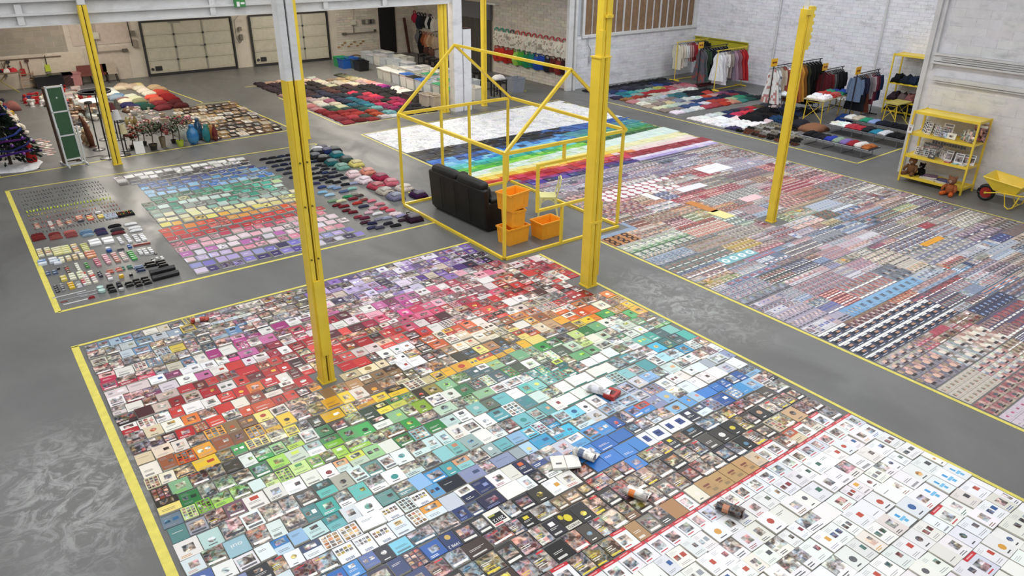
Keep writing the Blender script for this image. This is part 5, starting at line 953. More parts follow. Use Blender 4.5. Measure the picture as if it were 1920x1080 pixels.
# pen sets, black tubes, rulers
def zipcase(px, py, w, d, c, inner, label):
    f = F(px, py); b = MB(); b.box((0, 0, .015), (w, d, .03), c, taper=.95); g = b.build('pencil_set', M_cloth, loc=(f.x, f.y, .001)); tag(g, label, 'pencil case')
    for i in range(9):
        for j in range(2):
            bb = MB(); col = hx(inner[(i+j*3) % len(inner)]); bb.tube([((i-4)*w*.095, -.02+j*d*.42-d*.2, .036), ((i-4)*w*.095, d*.34+j*d*.42-d*.35, .036)], .006, 5, col); bb.build('pencil', M_plastic, g)
zipcase(235, 402, .34, .3, hx('1A1A1C'), ['C83A2A', 'E0A03A', '3A9A4A', 'E8D03A', '8A2A2A', '2A2A5A'], 'open black zip case holding coloured pencils in two rows')
zipcase(208, 406, .26, .3, hx('B8C0CC'), ['E8E8EA', '5A6AA0', 'D8A8A8', '8AB8D8'], 'pale blue tray of felt pens beside the black zip case')
for i, (px, py, w) in enumerate(((306, 511, .42), (312, 521, .44))):
    f = F(px, py); b = MB(); b.tube([(-w/2, 0, .05), (w/2, 0, .05)], .05, 10, (.012, .012, .013)); b.tube([(-w/2-.01, 0, .05), (-w/2+.05, 0, .05)], .054, 10, (.02, .02, .02)); tag(b.build('poster_tube', M_plastic, loc=(f.x, f.y, 0), rz=.05), 'thick black drawing tube, %s of the pair by the front tape' % ('farther' if i == 0 else 'nearer'), 'tube')
for i, (px, py) in enumerate(((215, 425), (220, 432), (222, 438))):
    soft('pencil_case', px, py, .26, .12, .05, hx(('1E1E22', '3A3A3E', '6A2A34')[i]), ('black pencil case above the white-spotted one', 'black pencil case with white spots', 'dark red pencil case below the spotted one')[i], 'pencil case')
for i, (px, py) in enumerate(((245, 421), (252, 428), (255, 433))): soft('pencil_case', px, py, .26, .12, .04, hx('E4E4E4'), 'white pencil case, %s of three beside the black ones' % ordw(i+1), 'pencil case')
for i, (px, py, w, c) in enumerate(((130, 552, .5, 'C8C8CA'), (138, 558, .42, '9A9A9E'), (142, 566, .36, 'D8D8DA'), (163, 548, .3, 'B0B0B4'), (168, 553, .28, 'A0A0A4'), (120, 566, .1, '8A3A3A'))):
    f = F(px, py); b = MB(); b.box((0, 0, .003), (w, .04, .006), hx(c)); b.box((0, .015, .0065), (w*.96, .008, .001), hx('5A5A5E')); tag(b.build('ruler', M_plastic, loc=(f.x, f.y, .001), rz=.02), '%s ruler, %s of six by the near left corner' % (cname(hx(c)), ordw(i+1)), 'ruler')
# pencil cases between the notebooks and bags
pouch = [(600, 300, '1E1E22'), (610, 312, '2A2A30'), (575, 292, '26262A'), (620, 305, '3A4A6A'), (630, 318, '2A2A30'), (610, 325, '2E3A5A'), (622, 333, '1E2434'), (636, 330, '2A2A2E'), (606, 338, '222634'), (618, 342, '2A2A2E'), (632, 343, '26262A'), (645, 335, '2A2E3A'), (648, 347, '22242A'), (592, 345, '3A3A5A'), (604, 352, '3A4A7A'), (622, 352, '8AA0C0'), (632, 354, '7A94B8'), (645, 360, '5A6A8A'), (660, 355, '8ABAB0'), (663, 345, '9AA0B8'), (605, 362, '8AB8D8'), (618, 367, 'A8C8E0'), (652, 370, '3A8A5A'), (665, 366, '8A8A80'), (625, 378, '7A9A7A'), (640, 378, 'D8D8B0'), (662, 374, '7A2A34'), (674, 368, '5A4A4A'), (632, 386, '6A1E26'), (645, 388, '7A242C'), (670, 382, 'B83A34'), (682, 376, '8A4A4A'), (650, 396, '5A1E28'), (662, 399, '6A2430'), (682, 388, '3A3A50'), (697, 378, 'D87A8A'), (700, 392, 'D8A0B0'), (712, 384, 'D88A94'), (672, 408, '8A3A44'), (684, 410, '6A2A44'), (692, 400, 'D0A8B8'), (708, 402, 'E8E4E8'), (720, 392, 'C84A5A'), (732, 396, 'D86A7A'), (686, 418, '4A2A3A'), (698, 420, '2A2A4A'), (712, 412, '8A8AA0'), (726, 410, '9AA0B8'), (745, 403, 'E8D8DC'), (738, 402, 'E0C8CC'), (752, 406, '9A94B8'), (698, 428, '3A3A5A'), (712, 428, '4A4A5A'), (728, 420, '2A2A34'), (742, 424, '222228'), (755, 414, '3A2A34'), (765, 410, '4A2A3A')]
for a in range(5):
    for q_ in range(22):
        X, Y = 6.35+a*.24+.02*(q_ % 3), 19.6-q_*.2; P_ = proj(X, Y)
        if (X > 7.2 and Y < 17.2) or Y < 16.6-.0*a or any(abs(P_[0]-p_[0]) < 9 and abs(P_[1]-p_[1]) < 5 for p_ in pouch): continue
        pouch.append((P_[0], P_[1], rn.choice(('1E1E22', '26262C', '2A3046', '1E2438', '2E2A30', '3A3A44', '22222A'))))
for i, (px, py, c) in enumerate(pouch):
    c = jit(hx(c), .05); f = F(px, py)
    soft('pencil_case', px, py, .23+rn.uniform(-.03, .03), .11, .055, c, '%s pencil case, %s step from the rightmost bags, %s from front tape' % (cname(c), ordw(max(1, int((8.1-f.x)/.12))), ordw(max(1, int((f.y-12.9)/.13)))), 'pencil case', 'pencil cases beside the school bags', rz=rn.gauss(0, .12),
         extra=lambda o, c=c: (lambda z: z.build('zip', M_metal, o))((lambda q: (q.box((0, 0, .056), (.17, .008, .005), mixc(c, (.8, .8, .8), .4)), q)[1])(MB())))
bags = [(596, 284, 'D8D8DA'), (595, 288, '1E2026'), (604, 281, '2A2A34'), (612, 286, '1E2A5A'), (632, 293, '1E6A70'), (590, 296, '2A2A2C'), (606, 300, '1A1A1C'), (622, 308, '1E5A5E'), (650, 302, '3A4A44'), (668, 310, 'D8CC7A'), (641, 316, '7AA89A'), (663, 330, 'E8C8CC'), (690, 325, 'D8907A'), (682, 341, 'E4D8DC'), (713, 335, 'A02A4A'), (734, 345, 'C86A7A'), (706, 352, 'B84A5A'), (722, 362, 'B8B0A4'), (758, 356, 'D8CCC4'), (742, 372, '7A7A94'), (785, 368, '3A1A44'), (775, 412, '2E1A2A'), (628, 284, '26262A')]
for i, (px, py, c) in enumerate(bags):
    c = jit(hx(c), .04); f = F(px, py); g = empty('school_bag', (f.x, f.y, 0.001), '%s school bag lying flat, %s along the right-hand tape from the far corner' % (cname(c), ordw(i+1)), 'bag', 'school bags along the tape', rz=rn.uniform(-.3, .3))
    w, d = .34, .42; b = MB(); b.pillow(w, d, .12, col=c, n=8, m=7, wr=.1, p=4); b.build('body', M_cloth, g, True)
    b = MB(); b.pillow(w*.75, d*.45, .06, (0, -d*.12, .1), 6, 5, jit(mixc(c, (1, 1, 1), .2), .1), wr=.05); b.build('front_pocket', M_cloth, g, True)
    b = MB(); b.tube([(-w*.3, d*.16, .125), (0, d*.24, .125), (w*.3, d*.16, .125)], .008, 5, mixc(c, (.8, .8, .8), .5)); b.build('zip', M_metal, g)
    b = MB(); b.tube([(-.05, d*.48, .08), (-.04, d*.56, .09), (.04, d*.56, .09), (.05, d*.48, .08)], .011, 5, mixc(c, (0, 0, 0), .5)); b.build('handle', M_cloth, g)
    for s in (-1, 1): b = MB(); b.tube([(s*.1, d*.45, .05), (s*(w*.55), d*.2, .03), (s*(w*.52), -d*.3, .02)], .014, 5, mixc(c, (0, 0, 0), .4)); b.build('strap', M_cloth, g)
# ------------------------------------------------------------------ house frame
def bev(o, w, seg=2):
    m = o.modifiers.new('bevel', 'BEVEL'); m.width = w; m.segments = seg; m.limit_method = 'ANGLE'; return o
hs = empty('house_frame', (7.6, 10.35, 0), 'yellow square-tube frame shaped like a small gabled house', 'frame')
HX, HY, HZ = 3.0, 3.85, 2.05; PK = 3.36
def hb(name, p, q, w=.05):
    b = MB(); p = Vector(p); q = Vector(q)
    if abs(p.x-q.x) < .001 and abs(p.y-q.y) < .001: b.box(((p+q)/2), (w, w, abs(q.z-p.z)))
    elif abs(p.z-q.z) < .001: b.box((p+q)/2, (max(w, abs(q.x-p.x)), max(w, abs(q.y-p.y)), w))
    else: b.tube([p, q], w*.66, 4)
    b.build(name, M_ypaint, hs)
for x, y in ((0, 0), (HX, .08), (HX-.08, HY), (0, HY)): hb('post', (x, y, .05), (x, y, HZ))
for z, n in ((.025, 'floor_rail'), (HZ, 'top_rail')):
    w = .05 if z < 1 else .06
    hb(n, (0, .03, z), (0, HY-.03, z), w); hb(n, (HX, .1, z), (HX, HY-.03, z), w); hb(n, (.03, 0, z), (HX-.03, 0, z), w)
    if z > 1: hb(n, (.03, HY, z), (HX-.1, HY, z), w)
DL, DR = on(830, 300, 1, 14.2).x-7.6, on(881, 300, 1, 14.2).x-7.6
hb('floor_rail', (.03, HY, .025), (DL, HY, .025)); hb('floor_rail', (DR, HY, .025), (HX-.1, HY, .025))
hb('door_post', (DL, HY, .03), (DL, HY, HZ-.03)); hb('door_post', (DR, HY, .03), (DR, HY, HZ-.03))
for y in (0, HY):
    for x in (0, HX): hb('rafter', (x, y, HZ), (HX/2-.03, y, PK), .055)
hb('ridge_bar', (HX/2-.03, -.02, PK), (HX/2-.03, HY+.02, PK))
wl_, wz0 = on(1007, 396, 1, 10.35).x-7.6, on(1007, 396, 1, 10.35).z; wz1 = on(1006, 311, 1, 10.35).z; wx = on(1058, 280, 1, 10.35).x-7.6
wr_ = wx+(wx-wl_)
hb('window_bar', (wl_, 0, wz0-.025), (wl_, 0, wz1+.025)); hb('window_bar', (wr_, 0, wz0-.025), (wr_, 0, wz1+.025)); hb('window_bar', (wl_+.025, 0, wz0), (wr_-.025, 0, wz0)); hb('window_bar', (wl_+.025, 0, wz1), (wr_-.025, 0, wz1))
hb('window_strut', (wx, 0, wz1+.025), (wx, 0, HZ-.03)); hb('window_strut', (wx, 0, .05), (wx, 0, wz0-.025))
# sofa
sf = empty('recliner_sofa', (8.02, 12.66, 0), 'black leather two-seat recliner sofa seen from behind', 'sofa', rz=.05)
def sp(name, c, d, bw=.05, rot=None, m=M_leather, taper=1.0, lab=None):
    b = MB(); b.box((0, 0, 0), d, taper=taper); o = b.build(name, m, sf, loc=c); bev(o, bw, 3)
    if rot: o.rotation_euler = rot
    o.data.polygons.foreach_set('use_smooth', [True]*len(o.data.polygons)); return o
sp('base', (.5, 0, .2), (.86, 1.92, .34), .04)
sp('back_panel', (.08, .0, .5), (.14, 1.98, .84), .04, (0, -.08, 0))
for s in (-1, 1):
    sp('armrest', (.52, s*.9, .33), (.9, .2, .62), .07)
    sp('arm_pad', (.56, s*.9, .655), (.78, .22, .1), .05)
    sp('seat_cushion', (.58, s*.4, .43), (.66, .76, .18), .07)
    sp('seat_back', (.24, s*.42, .66), (.24, .84, .5), .09, (0, -.2, 0))
    sp('head_roll', (.10, s*.46, .95), (.24, .9, .2), .095, (0, -.15, 0))
    sp('footrest', (.95, s*.4, .3), (.1, .72, .36), .04)
for y in (-.5, 0, .5): sp('back_seam', (-.02, y, .5), (.012, .012, .7), .003, (0, -.08, 0))
b = MB()
for x in (.15, .85):
    for y in (-.9, .9): b.lathe([(.03, 0), (.03, .04)], 8, (.02, .02, .02), (x, y, 0))
b.build('foot', M_plastic, sf)
# crates
def crate_mesh(w=.54, d=.38, h=.35):
    b = MB(); k = .9; t = .012
    def ring(z, f, off): return [(sx*(w/2*f-off), sy*(d/2*f-off), z) for sx, sy in ((-1, -1), (1, -1), (1, 1), (-1, 1))]
    r = [ring(0, k, 0), ring(h-.035, .985, 0), ring(h-.035, 1.0, -.014), ring(h, 1.0, -.016), ring(h, 1.0, .006), ring(h-.035, .985, t), ring(.012, k, t)]
    for a, c in zip(r, r[1:]):
        for i in range(4): j = (i+1) % 4; b.face([a[i], a[j], c[j], c[i]])
    b.face(list(reversed(r[0]))); b.face(r[-1]); return b
def crate(loc, rz, label, sc=1.0):
    g = empty('storage_crate', loc, label, 'crate', 'orange plastic crates in the house frame', rz=rz)
    g.scale = (sc, sc, 1); bev(crate_mesh().build('body', M_orange, g), .008, 2)
    b = MB()
    for s in (-1, 1):
        b.box((s*.262, 0, .30), (.02, .16, .035)); b.box((s*.256, .1, .22), (.014, .016, .18)); b.box((s*.256, -.1, .22), (.014, .016, .18))
    b.build('handle', M_orange, g)
    b = MB()
    for s in (-1, 1):
        for x in (-.13, .13): b.box((x, s*.178, .19), (.014, .014, .2))
    b.build('rib', M_orange, g); return g
f = F(962, 452); crate((f.x, f.y, .002), .06, 'orange crate at the bottom of the stack of three')
crate((f.x+.02, f.y+.03, .352), PI/2-.12, 'orange crate turned crosswise in the middle of the stack', .82)
crate((f.x+.01, f.y+.03, .70), .16, 'orange crate on top of the stack beside the sofa')
f = F(1024, 441); crate((f.x, f.y, .002), .02, 'orange crate standing alone on the floor near the chair')
# metal chair
M_pale = mat('pale_yellow_paint', hx('E6E29C'), .4, var=.06)
f = F(1026, 402)
ch = empty('metal_chair', (f.x, f.y, 0), 'pale yellow metal cafe chair standing inside the house frame', 'chair', rz=-.62)
b = MB(); b.box((0, 0, .445), (.36, .36, .03), taper=.97); b.box((0, 0, .415), (.35, .35, .04)); bev(b.build('seat', M_pale, ch), .01)
for sx in (-1, 1):
    for sy in (-1, 1):
        b = MB(); p = [Vector((sx*.155, sy*.155, .41)), Vector((sx*.175, sy*.175, .25)), Vector((sx*.215, sy*.215, 0))]
        b.tube(p, [.045, .032, .022], 4); b.build('leg', M_pale, ch)
        b = MB(); b.lathe([(.017, 0), (.017, .015)], 6, (.03, .03, .03), (sx*.215, sy*.215, 0)); b.build('rubber_foot', M_plastic, ch)
b = MB()
for s in (-1, 1):
    for ax in (0, 1):
        pts = [((t, s*.17) if ax == 0 else (s*.17, t)) for t in (-.14, -.08, 0, .08, .14)]; zz = [.33, .385, .405, .385, .33]
        b.tube([(p[0], p[1], z) for p, z in zip(pts, zz)], .012, 4)
b.build('skirt', M_pale, ch)
b = MB(); b.tube([(.17, -.17, .44), (.24, -.175, .7), (.27, -.13, .84), (.275, 0, .86), (.27, .13, .84), (.24, .175, .7), (.17, .17, .44)], .016, 6); b.build('back_hoop', M_pale, ch)
b = MB(); b.box((.225, 0, .66), (.012, .1, .38), M=Matrix.Rotation(.0, 4, 'Y')); b.build('back_splat', M_pale, ch)
# ------------------------------------------------------------------ shelves
def shelf(x0, x1, y0, y1, h, levels, label, w=.05):
    g = empty('metal_shelf', ((x0+x1)/2, (y0+y1)/2, 0), label, 'shelf'); X = (x1-x0)/2; Y = (y1-y0)/2
    for sx in (-1, 1):
        for sy in (-1, 1): b = MB(); b.box((sx*X, sy*Y, h/2), (w*.8, w*.8, h)); b.build('post', M_ypaint, g)
    for z in levels: b = MB(); b.box((0, 0, z), (2*X-.02, 2*Y-.02, .02)); b.box((-X+.01, 0, z-.01), (.025, 2*Y, .06)); b.box((X-.01, 0, z-.01), (.025, 2*Y, .06)); b.box((0, Y-.01, z-.01), (2*X, .025, .06)); b.box((0, -Y+.01, z-.01), (2*X, .025, .06)); b.build('shelf_board', M_ypaint, g)
    return g
SX0, SX1, SY0, SY1 = 18.66, 19.26, 7.12, 8.62; SL = (.14, .66, 1.2, 1.72)
shelf(SX0, SX1, SY0, SY1, 1.75, SL, 'near yellow metal shelf with pictures, cards and plush toys')
shelf(25.85, 26.45, 10.4, 13.05, 1.98, (.12, .45, 1.04, 1.95), 'far yellow metal shelf with rows of folded clothes')
rs = random.Random(77)
def card(name, x, y, z, w, h, base, acc, style, tilt, label, cat='picture', group=None, thick=.012, M_=None):
    """upright card facing -x, leaning back by tilt"""
    b = MB(); M = Matrix.Rotation(-PI/2+0, 4, 'Z') @ Matrix.Rotation(PI/2-tilt, 4, 'X') @ Matrix.Rotation(PI, 4, 'Z')
    cover(b, w, h, thick, style, base, acc, rs, M=Matrix.Translation((0, 0, h/2*math.cos(tilt)+.004)) @ M)
    return tag(b.build(name, M_print, loc=(x, y, z)), label, cat, group)
z = SL[2]+.012
n = 0
CW = ['E8E8E8', 'D8D8DA', 'C8D0C8', 'E0DCD4', 'A8B0A8', 'ECEAE4']
for i in range(8):
    card('postcard', 19.0-.08*(i % 3), 8.42-.075*i, z, .13, .3-.015*i, hx(rs.choice(CW)), hx('2A2E2E'), 'grid', .25, 'spotted black and white card, %s from the upright, upper shelf' % ordw(i+1), 'card', 'cards on the upper shelf')
card('framed_picture', 18.95, 7.88, z, .24, .32, hx('E8DCD0'), hx('8A3A2E'), 'pic', .3, 'framed warm-toned picture in the middle of the upper shelf')
card('framed_picture', 18.82, 7.9, z, .2, .16, hx('D8E0F0'), hx('9AB0D8'), 'full', .3, 'small pale blue picture in front of the framed one')
card('framed_picture', 18.8, 7.7, z, .2, .14, hx('F0ECDC'), hx('C8B88A'), 'blob', .25, 'small cream box card right of the framed picture')
for i, c in enumerate(('5A8A4A', '3A9A4A', 'D84A2A', '3A8A3A', '8A9A8A', 'B8C0B0', '6A3A3A')): card('greeting_card', 19.0-.03*i, 7.5-.045*i, z, .14, .28-.02*abs(i-3), hx(c), hx('E8E0D0'), 'face', .3, '%s toy card, %s in the bright cluster, upper shelf' % (cname(hx(c)), ordw(i+1)), 'card', 'bright cards on the upper shelf')
card('painting', 19.1, 7.22, z, .3, .4, hx('C83A2E'), hx('E8B0A0'), 'full', .15, 'red painting leaning at the right end of the upper shelf')
card('postcard', 18.6, 8.6, z, .12, .2, hx('ECECEC'), hx('2A2A2E'), 'blob', .1, 'white card clipped outside the left post')
b = MB()
for i in range(12): b.box((18.63, 8.0-i*.065, SL[2]-.09), (.01, .05, rs.uniform(.05, .09)), (.03, .03, .03))
tag(b.build('black_charms', M_plastic), 'row of black hanging charms under the upper shelf edge', 'charms')
z = SL[1]+.012
for i in range(5): card('postcard', 18.85, 8.4-.08*i, z, .14, .2, hx('ECECEA'), hx('3A3A3E'), 'grid', .3, 'small spotted card, %s from left on the middle shelf' % ordw(i+1), 'card', 'spotted cards on the middle shelf')
card('framed_picture', 19.05, 8.15, z, .5, .3, hx('E0E4E4'), hx('4A9AA0'), 'full', .3, 'long teal and grey panorama behind the small cards')
for i in range(9): card('photo_card', 19.0-.04*(i % 4), 7.85-.06*i, z, .17, .26-.02*(i % 3), hx(rs.choice(('D8D4D0', 'E4E0DC', 'B8B0AC', 'C8C0B8'))), hx(rs.choice(('4A3A3A', '8A3A3A', '3A3A44'))), rs.choice(('pic', 'full', 'face')), .3, 'photo card, %s in the tilted cluster on the middle shelf' % ordw(i+1), 'card', 'tilted photo cards')
card('photo_card', 18.78, 8.02, z, .16, .14, hx('2A2A2C'), hx('E8E8E8'), 'blob', .4, 'black and white easel card at the middle shelf front')
for i, (y, c) in enumerate(((7.42, 'EDEDED'), (7.3, 'E4E0E0'), (7.2, 'E8E8EC'))): card('framed_picture', 18.85+.05*i, y, z, .2, .24, hx(c), hx('6A2A34'), 'pic', .25, 'white framed photo, %s at the right end of middle shelf' % ordw(i+1))
for i, c in enumerate(('B83A4A', '8AC0D0', 'D8D0C8')): b = MB(); b.box((0, 0, .01+.0), (.16, .12, .02), hx(c)); b.box((0, 0, .021), (.1, .07, .002), mixc(hx(c), (1, 1, 1), .5)); tag(b.build('booklet', M_print, loc=(18.76, 7.62-.17*i, z)), '%s booklet lying on the middle shelf edge' % cname(hx(c)), 'booklet')
z = SL[0]+.012
for i, (y, c) in enumerate(((8.0, '5A3A6A'), (8.02, '8A8AA0'), (7.98, '6A4A7A'))): b = MB(); b.box((0, 0, .012), (.3, .36-.03*i, .024), PAGE, top=hx(c)); b.quad(-.1, -.1, .1, .12, .0248, jit(hx(c), .3), 0.); tag(b.build('picture_book', M_print, loc=(18.9, y, z+.025*i), rz=.15*i), '%s picture book, %s from the bottom in the left pile' % (cname(hx(c)), ordw(i+1)), 'book')
for i, (y, c) in enumerate(((7.6, '2A3A7A'), (7.62, '3A4A8A'))): b = MB(); b.box((0, 0, .012), (.32, .36, .024), PAGE, top=hx(c)); b.quad(-.1, -.1, .1, .12, .0248, jit(hx(c), .3), 0.); tag(b.build('picture_book', M_print, loc=(18.88, y, z+.025*i), rz=-.1*i), 'blue picture book, %s in the right pile on the bottom shelf' % ('lower' if i == 0 else 'upper'), 'book')
def teddy(x, y, z, s, c, c2, label, rz=PI, legs=None):
    g = empty('plush_toy', (x, y, z), label, 'plush toy', rz=rz)
    b = MB(); b.ball((0, 0, .17*s), (.12*s, .13*s, .17*s), 12, 8, c); b.build('body', M_cloth, g, True)
    b = MB(); b.ball((.02*s, 0, .42*s), (.11*s, .12*s, .11*s), 12, 8, c2)
    for t in (-1, 1): b.ball((0, t*.09*s, .51*s), .04*s, 8, 5, c2)
    b.build('head', M_cloth, g, True)
    b = MB(); b.ball((.12*s, 0, .4*s), (.05*s, .05*s, .04*s), 8, 5, mixc(c2, (.8, .7, .6), .3)); b.ball((.165*s, 0, .415*s), .015*s, 6, 4, (.02, .02, .02))
    for t in (-1, 1): b.ball((.105*s, t*.045*s, .455*s), .013*s, 6, 4, (.02, .02, .02))
    b.build('face', M_plastic, g, True)
    for t in (-1, 1):
        b = MB(); b.tube([(0, t*.1*s, .28*s), (.08*s, t*.17*s, .2*s), (.12*s, t*.17*s, .12*s)], [.045*s, .045*s, .035*s], 8, c); b.build('arm', M_cloth, g, True)
        b = MB(); b.tube([(.02*s, t*.07*s, .07*s), (.14*s, t*.11*s, .06*s), (.24*s, t*.13*s, .06*s)], [.06*s, .055*s, .055*s], 8, legs or c); b.build('leg', M_cloth, g, True)
teddy(18.85, 8.45, SL[0]+.012, .85, hx('7A5438'), hx('8A6040'), 'brown teddy bear sitting at the left end of bottom shelf')
teddy(18.98, 8.1, SL[0]+.16, .6, hx('161416'), hx('1A181A'), 'small black plush toy beside the brown teddy bear')
for o in bpy.data.objects:
    if o.name == 'plush_toy.001': o.location.z = SL[0]+.012; o.location.x = 18.97; o.location.y = 8.26
teddy(18.5, 7.3, 0, .85, hx('A8603A'), hx('8A5E44'), 'orange and brown plush toy propped against the right shelf post', legs=hx('D8682E'))
# wheelbarrow
wbw = empty('wheelbarrow', (18.75, 6.1, 0), 'yellow wheelbarrow with black red-hubbed wheel beside near right wall', 'wheelbarrow')
b = MB(); P0 = [(-.3, .56, .62), (.3, .56, .66), (.3, -.26, .58), (-.3, -.26, .55)]; P1 = [(-.2, .32, .34), (.2, .32, .34), (.2, -.14, .33), (-.2, -.14, .33)]
for i in range(4):
    j = (i+1) % 4; b.face([P1[i], P1[j], P0[j], P0[i]]); ins = lambda p, k=.97: (p[0]*k, p[1]*k, p[2]+.006); b.face([ins(P0[i]), ins(P0[j]), ins(P1[j], .95), ins(P1[i], .95)])
    b.face([P0[i], P0[j], ins(P0[j]), ins(P0[i])])
b.face(list(reversed(P1))); b.face([ins(p, .95) for p in P1]); b.build('tray', M_ypaint, wbw)
b = MB()
for i in range(4): b.tube([P0[i], P0[(i+1) % 4]], .014, 6)
b.build('tray_rim', M_ypaint, wbw)
b = MB(); n = 20; rr = .155
path = [(0, .52+rr*math.cos(2*PI*k/n), .2+rr*math.sin(2*PI*k/n)) for k in range(n+1)]; b.tube(path, .045, 8, (.012, .012, .012)); w_ = b.build('tyre', M_plastic, wbw, True)
b = MB(); b.tube([(-.03, .52, .2), (.03, .52, .2)], .125, 16, hx('A82A24')); b.tube([(-.07, .52, .2), (.07, .52, .2)], .03, 8, hx('C8B030')); b.build('hub', M_plastic, wbw)
for s in (-1, 1):
    b = MB(); b.tube([(s*.08, .52, .2), (s*.22, .2, .32), (s*.26, -.3, .36), (s*.28, -.95, .62), (s*.28, -1.05, .64)], .016, 8); b.build('handle', M_ypaint, wbw)
    b = MB(); b.tube([(s*.24, .06, .33), (s*.26, -.02, .06), (s*.26, -.1, .015), (s*.26, -.18, .06), (s*.25, -.26, .37)], .015, 8); b.build('leg', M_ypaint, wbw)
b = MB(); b.tube([(-.26, -.14, .04), (.26, -.14, .04)], .012, 6); b.build('brace', M_ypaint, wbw)
# ------------------------------------------------------------------ folded clothes on the floor
rc = random.Random(101)
def wall_phrase(): pass
SHAPES = {}
def cloth_item(name, x, y, w, d, h, c, label, cat, group, rz=0, z=.001, c2=None, kind='fold', parent=None):
    b = MB(); M = None
    b.pillow(w*1.06, d*1.06, h*.8, col=c, n=7, m=7, wr=.3, col2=None, rnd=rc, p=3.5)
    if kind == 'fold':
        if rc.random() < .5: b.pillow(w*.85, d*.45, h*.4, (rc.uniform(-.03, .03), -d*.18, h*.5), 3, 3, c2 or jit(c, .25, rc), wr=.3, rnd=rc)
    o = b.build(name, M_cloth, loc=(x, y, z), rz=rz, smooth=True); tag(o, label, cat, group); return o
# jumper field (rear middle)
CA = '''600,190,E0D0C0 620,215,A02A34 650,225,A83A44 690,222,A02A30 715,215,D8502E 575,150,D8B4A0 590,152,E4D4C4 600,165,2A2424 615,150,B8A07A 640,148,C8B48A 590,205,C88A8A 600,198,E0D8D0 610,187,2A6A44 640,190,26304A 620,180,2A2E44 660,192,1E6A80 690,200,2A8A94 700,206,7ABAC0 720,212,4A5458 740,216,D0D0D0 700,185,A82A44 685,178,D83A5A 725,192,B82A5A 745,198,9A1E5A 690,170,1E1E20 720,182,1A1A1E 765,203,1E1C22 630,172,5A3A30 650,160,D8C8B4 640,166,3A2A2A 655,210,D8C04A 640,206,3A5A50 660,216,B82A2A 600,135,B84A4A 575,135,C05A4A 640,135,2A2222 620,195,B06A7A 650,182,1E2A3A 575,170,3A2A34 590,212,A83A3A 680,210,1E4A50 705,218,3A4444 640,200,D8CCB8 580,195,C8B0A8 660,172,2E2428 670,200,2A5A60 760,212,2A2A2E'''.split()
CAN = [(F(int(a), int(b_)), c) for a, b_, c in (s_.split(',') for s_ in CA)]
def cpal(x, y, A, k=.5): return hx(min(A, key=lambda a: (a[0].x-x)**2*1.3+(a[0].y-y)**2*k)[1])
for i in range(9):
    for j in range(18):
        x = 10.05+i*.44+rc.uniform(-.03, .03); y = 22.25+j*.47+rc.uniform(-.05, .05)
        if y > 22.1+.0 and x > 12.6 and y > 29.5: continue
        if x > 13.2 and y < 22.4: continue
        c = mixc(jit(cpal(x+rc.gauss(0, .12), y+rc.gauss(0, .3), CAN), .3, rc), (.05, .045, .045), .3)
        cloth_item('folded_jumper', x, y, .4, .42, rc.uniform(.06, .12), c, '%s folded jumper, %s from the tape side, %s from the near end' % (cname(c), ordw(i+1), ordw(j+1)), 'jumper', 'folded jumpers beside the plastic boxes', rz=rc.gauss(0, .12), kind='fold')
GR = ['3A3A34', '5A5A48', '6A6A54', '8A8A6A', 'A8A484', 'C8B89A', 'D8B8A0', 'E0A898', 'D8907A', 'D89A94', 'E0A8A8', 'B84A8A', '8A2A7A', '3A1A44', '1A1A20']
for j, c in enumerate(GR):
    f0, f1 = F(640, 142), F(738, 168); t = j/(len(GR)-1); x, y = f0.x+(f1.x-f0.x)*t, f0.y+(f1.y-f0.y)*t; c = hx(c)
    cloth_item('folded_trousers', x, y, .42, .6, .1, c, '%s folded garment, %s along the single graded line from the far end' % (cname(c), ordw(j+1)), 'garment', 'graded line of folded garments', rz=.1)
for j, (px, py) in enumerate(((742, 168), (750, 170), (760, 173), (768, 176), (755, 176), (765, 180))):
    f = F(px, py); cloth_item('folded_linen', f.x, f.y, .45, .45, .14, jit(hx('DCD6CC'), .06), 'cream folded linen bundle, %s beside the grey cardboard box' % ordw(j+1), 'linen', 'cream linen bundles')
# clear plastic boxes
def tub_mesh(w, d, h, k=.88, t=.008):
    b = MB()
    def ring(z, f, off): return [(sx*(w/2*f-off), sy*(d/2*f-off), z) for sx, sy in ((-1, -1), (1, -1), (1, 1), (-1, 1))]
    r = [ring(0, k, 0), ring(h-.03, .98, 0), ring(h-.03, 1, -.01), ring(h, 1, -.01), ring(h, 1, .008), ring(.01, k, t)]
    for a, c in zip(r, r[1:]):
        for i in range(4): b.face([a[i], a[(i+1) % 4], c[(i+1) % 4], c[i]])
    b.face(list(reversed(r[0]))); b.face(r[-1]); return b
def lid_mesh(w, d): b = MB(); b.box((0, 0, .01), (w+.03, d+.03, .02)); b.box((0, 0, .025), (w*.8, d*.8, .012), taper=.95); return b
tm = {}
ST = ((795, 128), (806, 134), (818, 138), (828, 143), (890, 160), (898, 164), (921, 178), (938, 182)); STP = [F(*q) for q in ST]
M_tubs = {c: mat('translucent_%s_plastic' % n, hx(c), .25, var=.05, alpha=a) for c, n, a in (('DCDCD2', 'white', .62), ('D8DEE2', 'cool', .62), ('E4E2DA', 'milky', .92))}
M_lids = {c: mat('lid_%s' % c, hx(c), .4, var=.05) for c in ('E0E0DC', '3A6AB8', '3A9A6A', '2A2A2C', 'C8C8CC')}
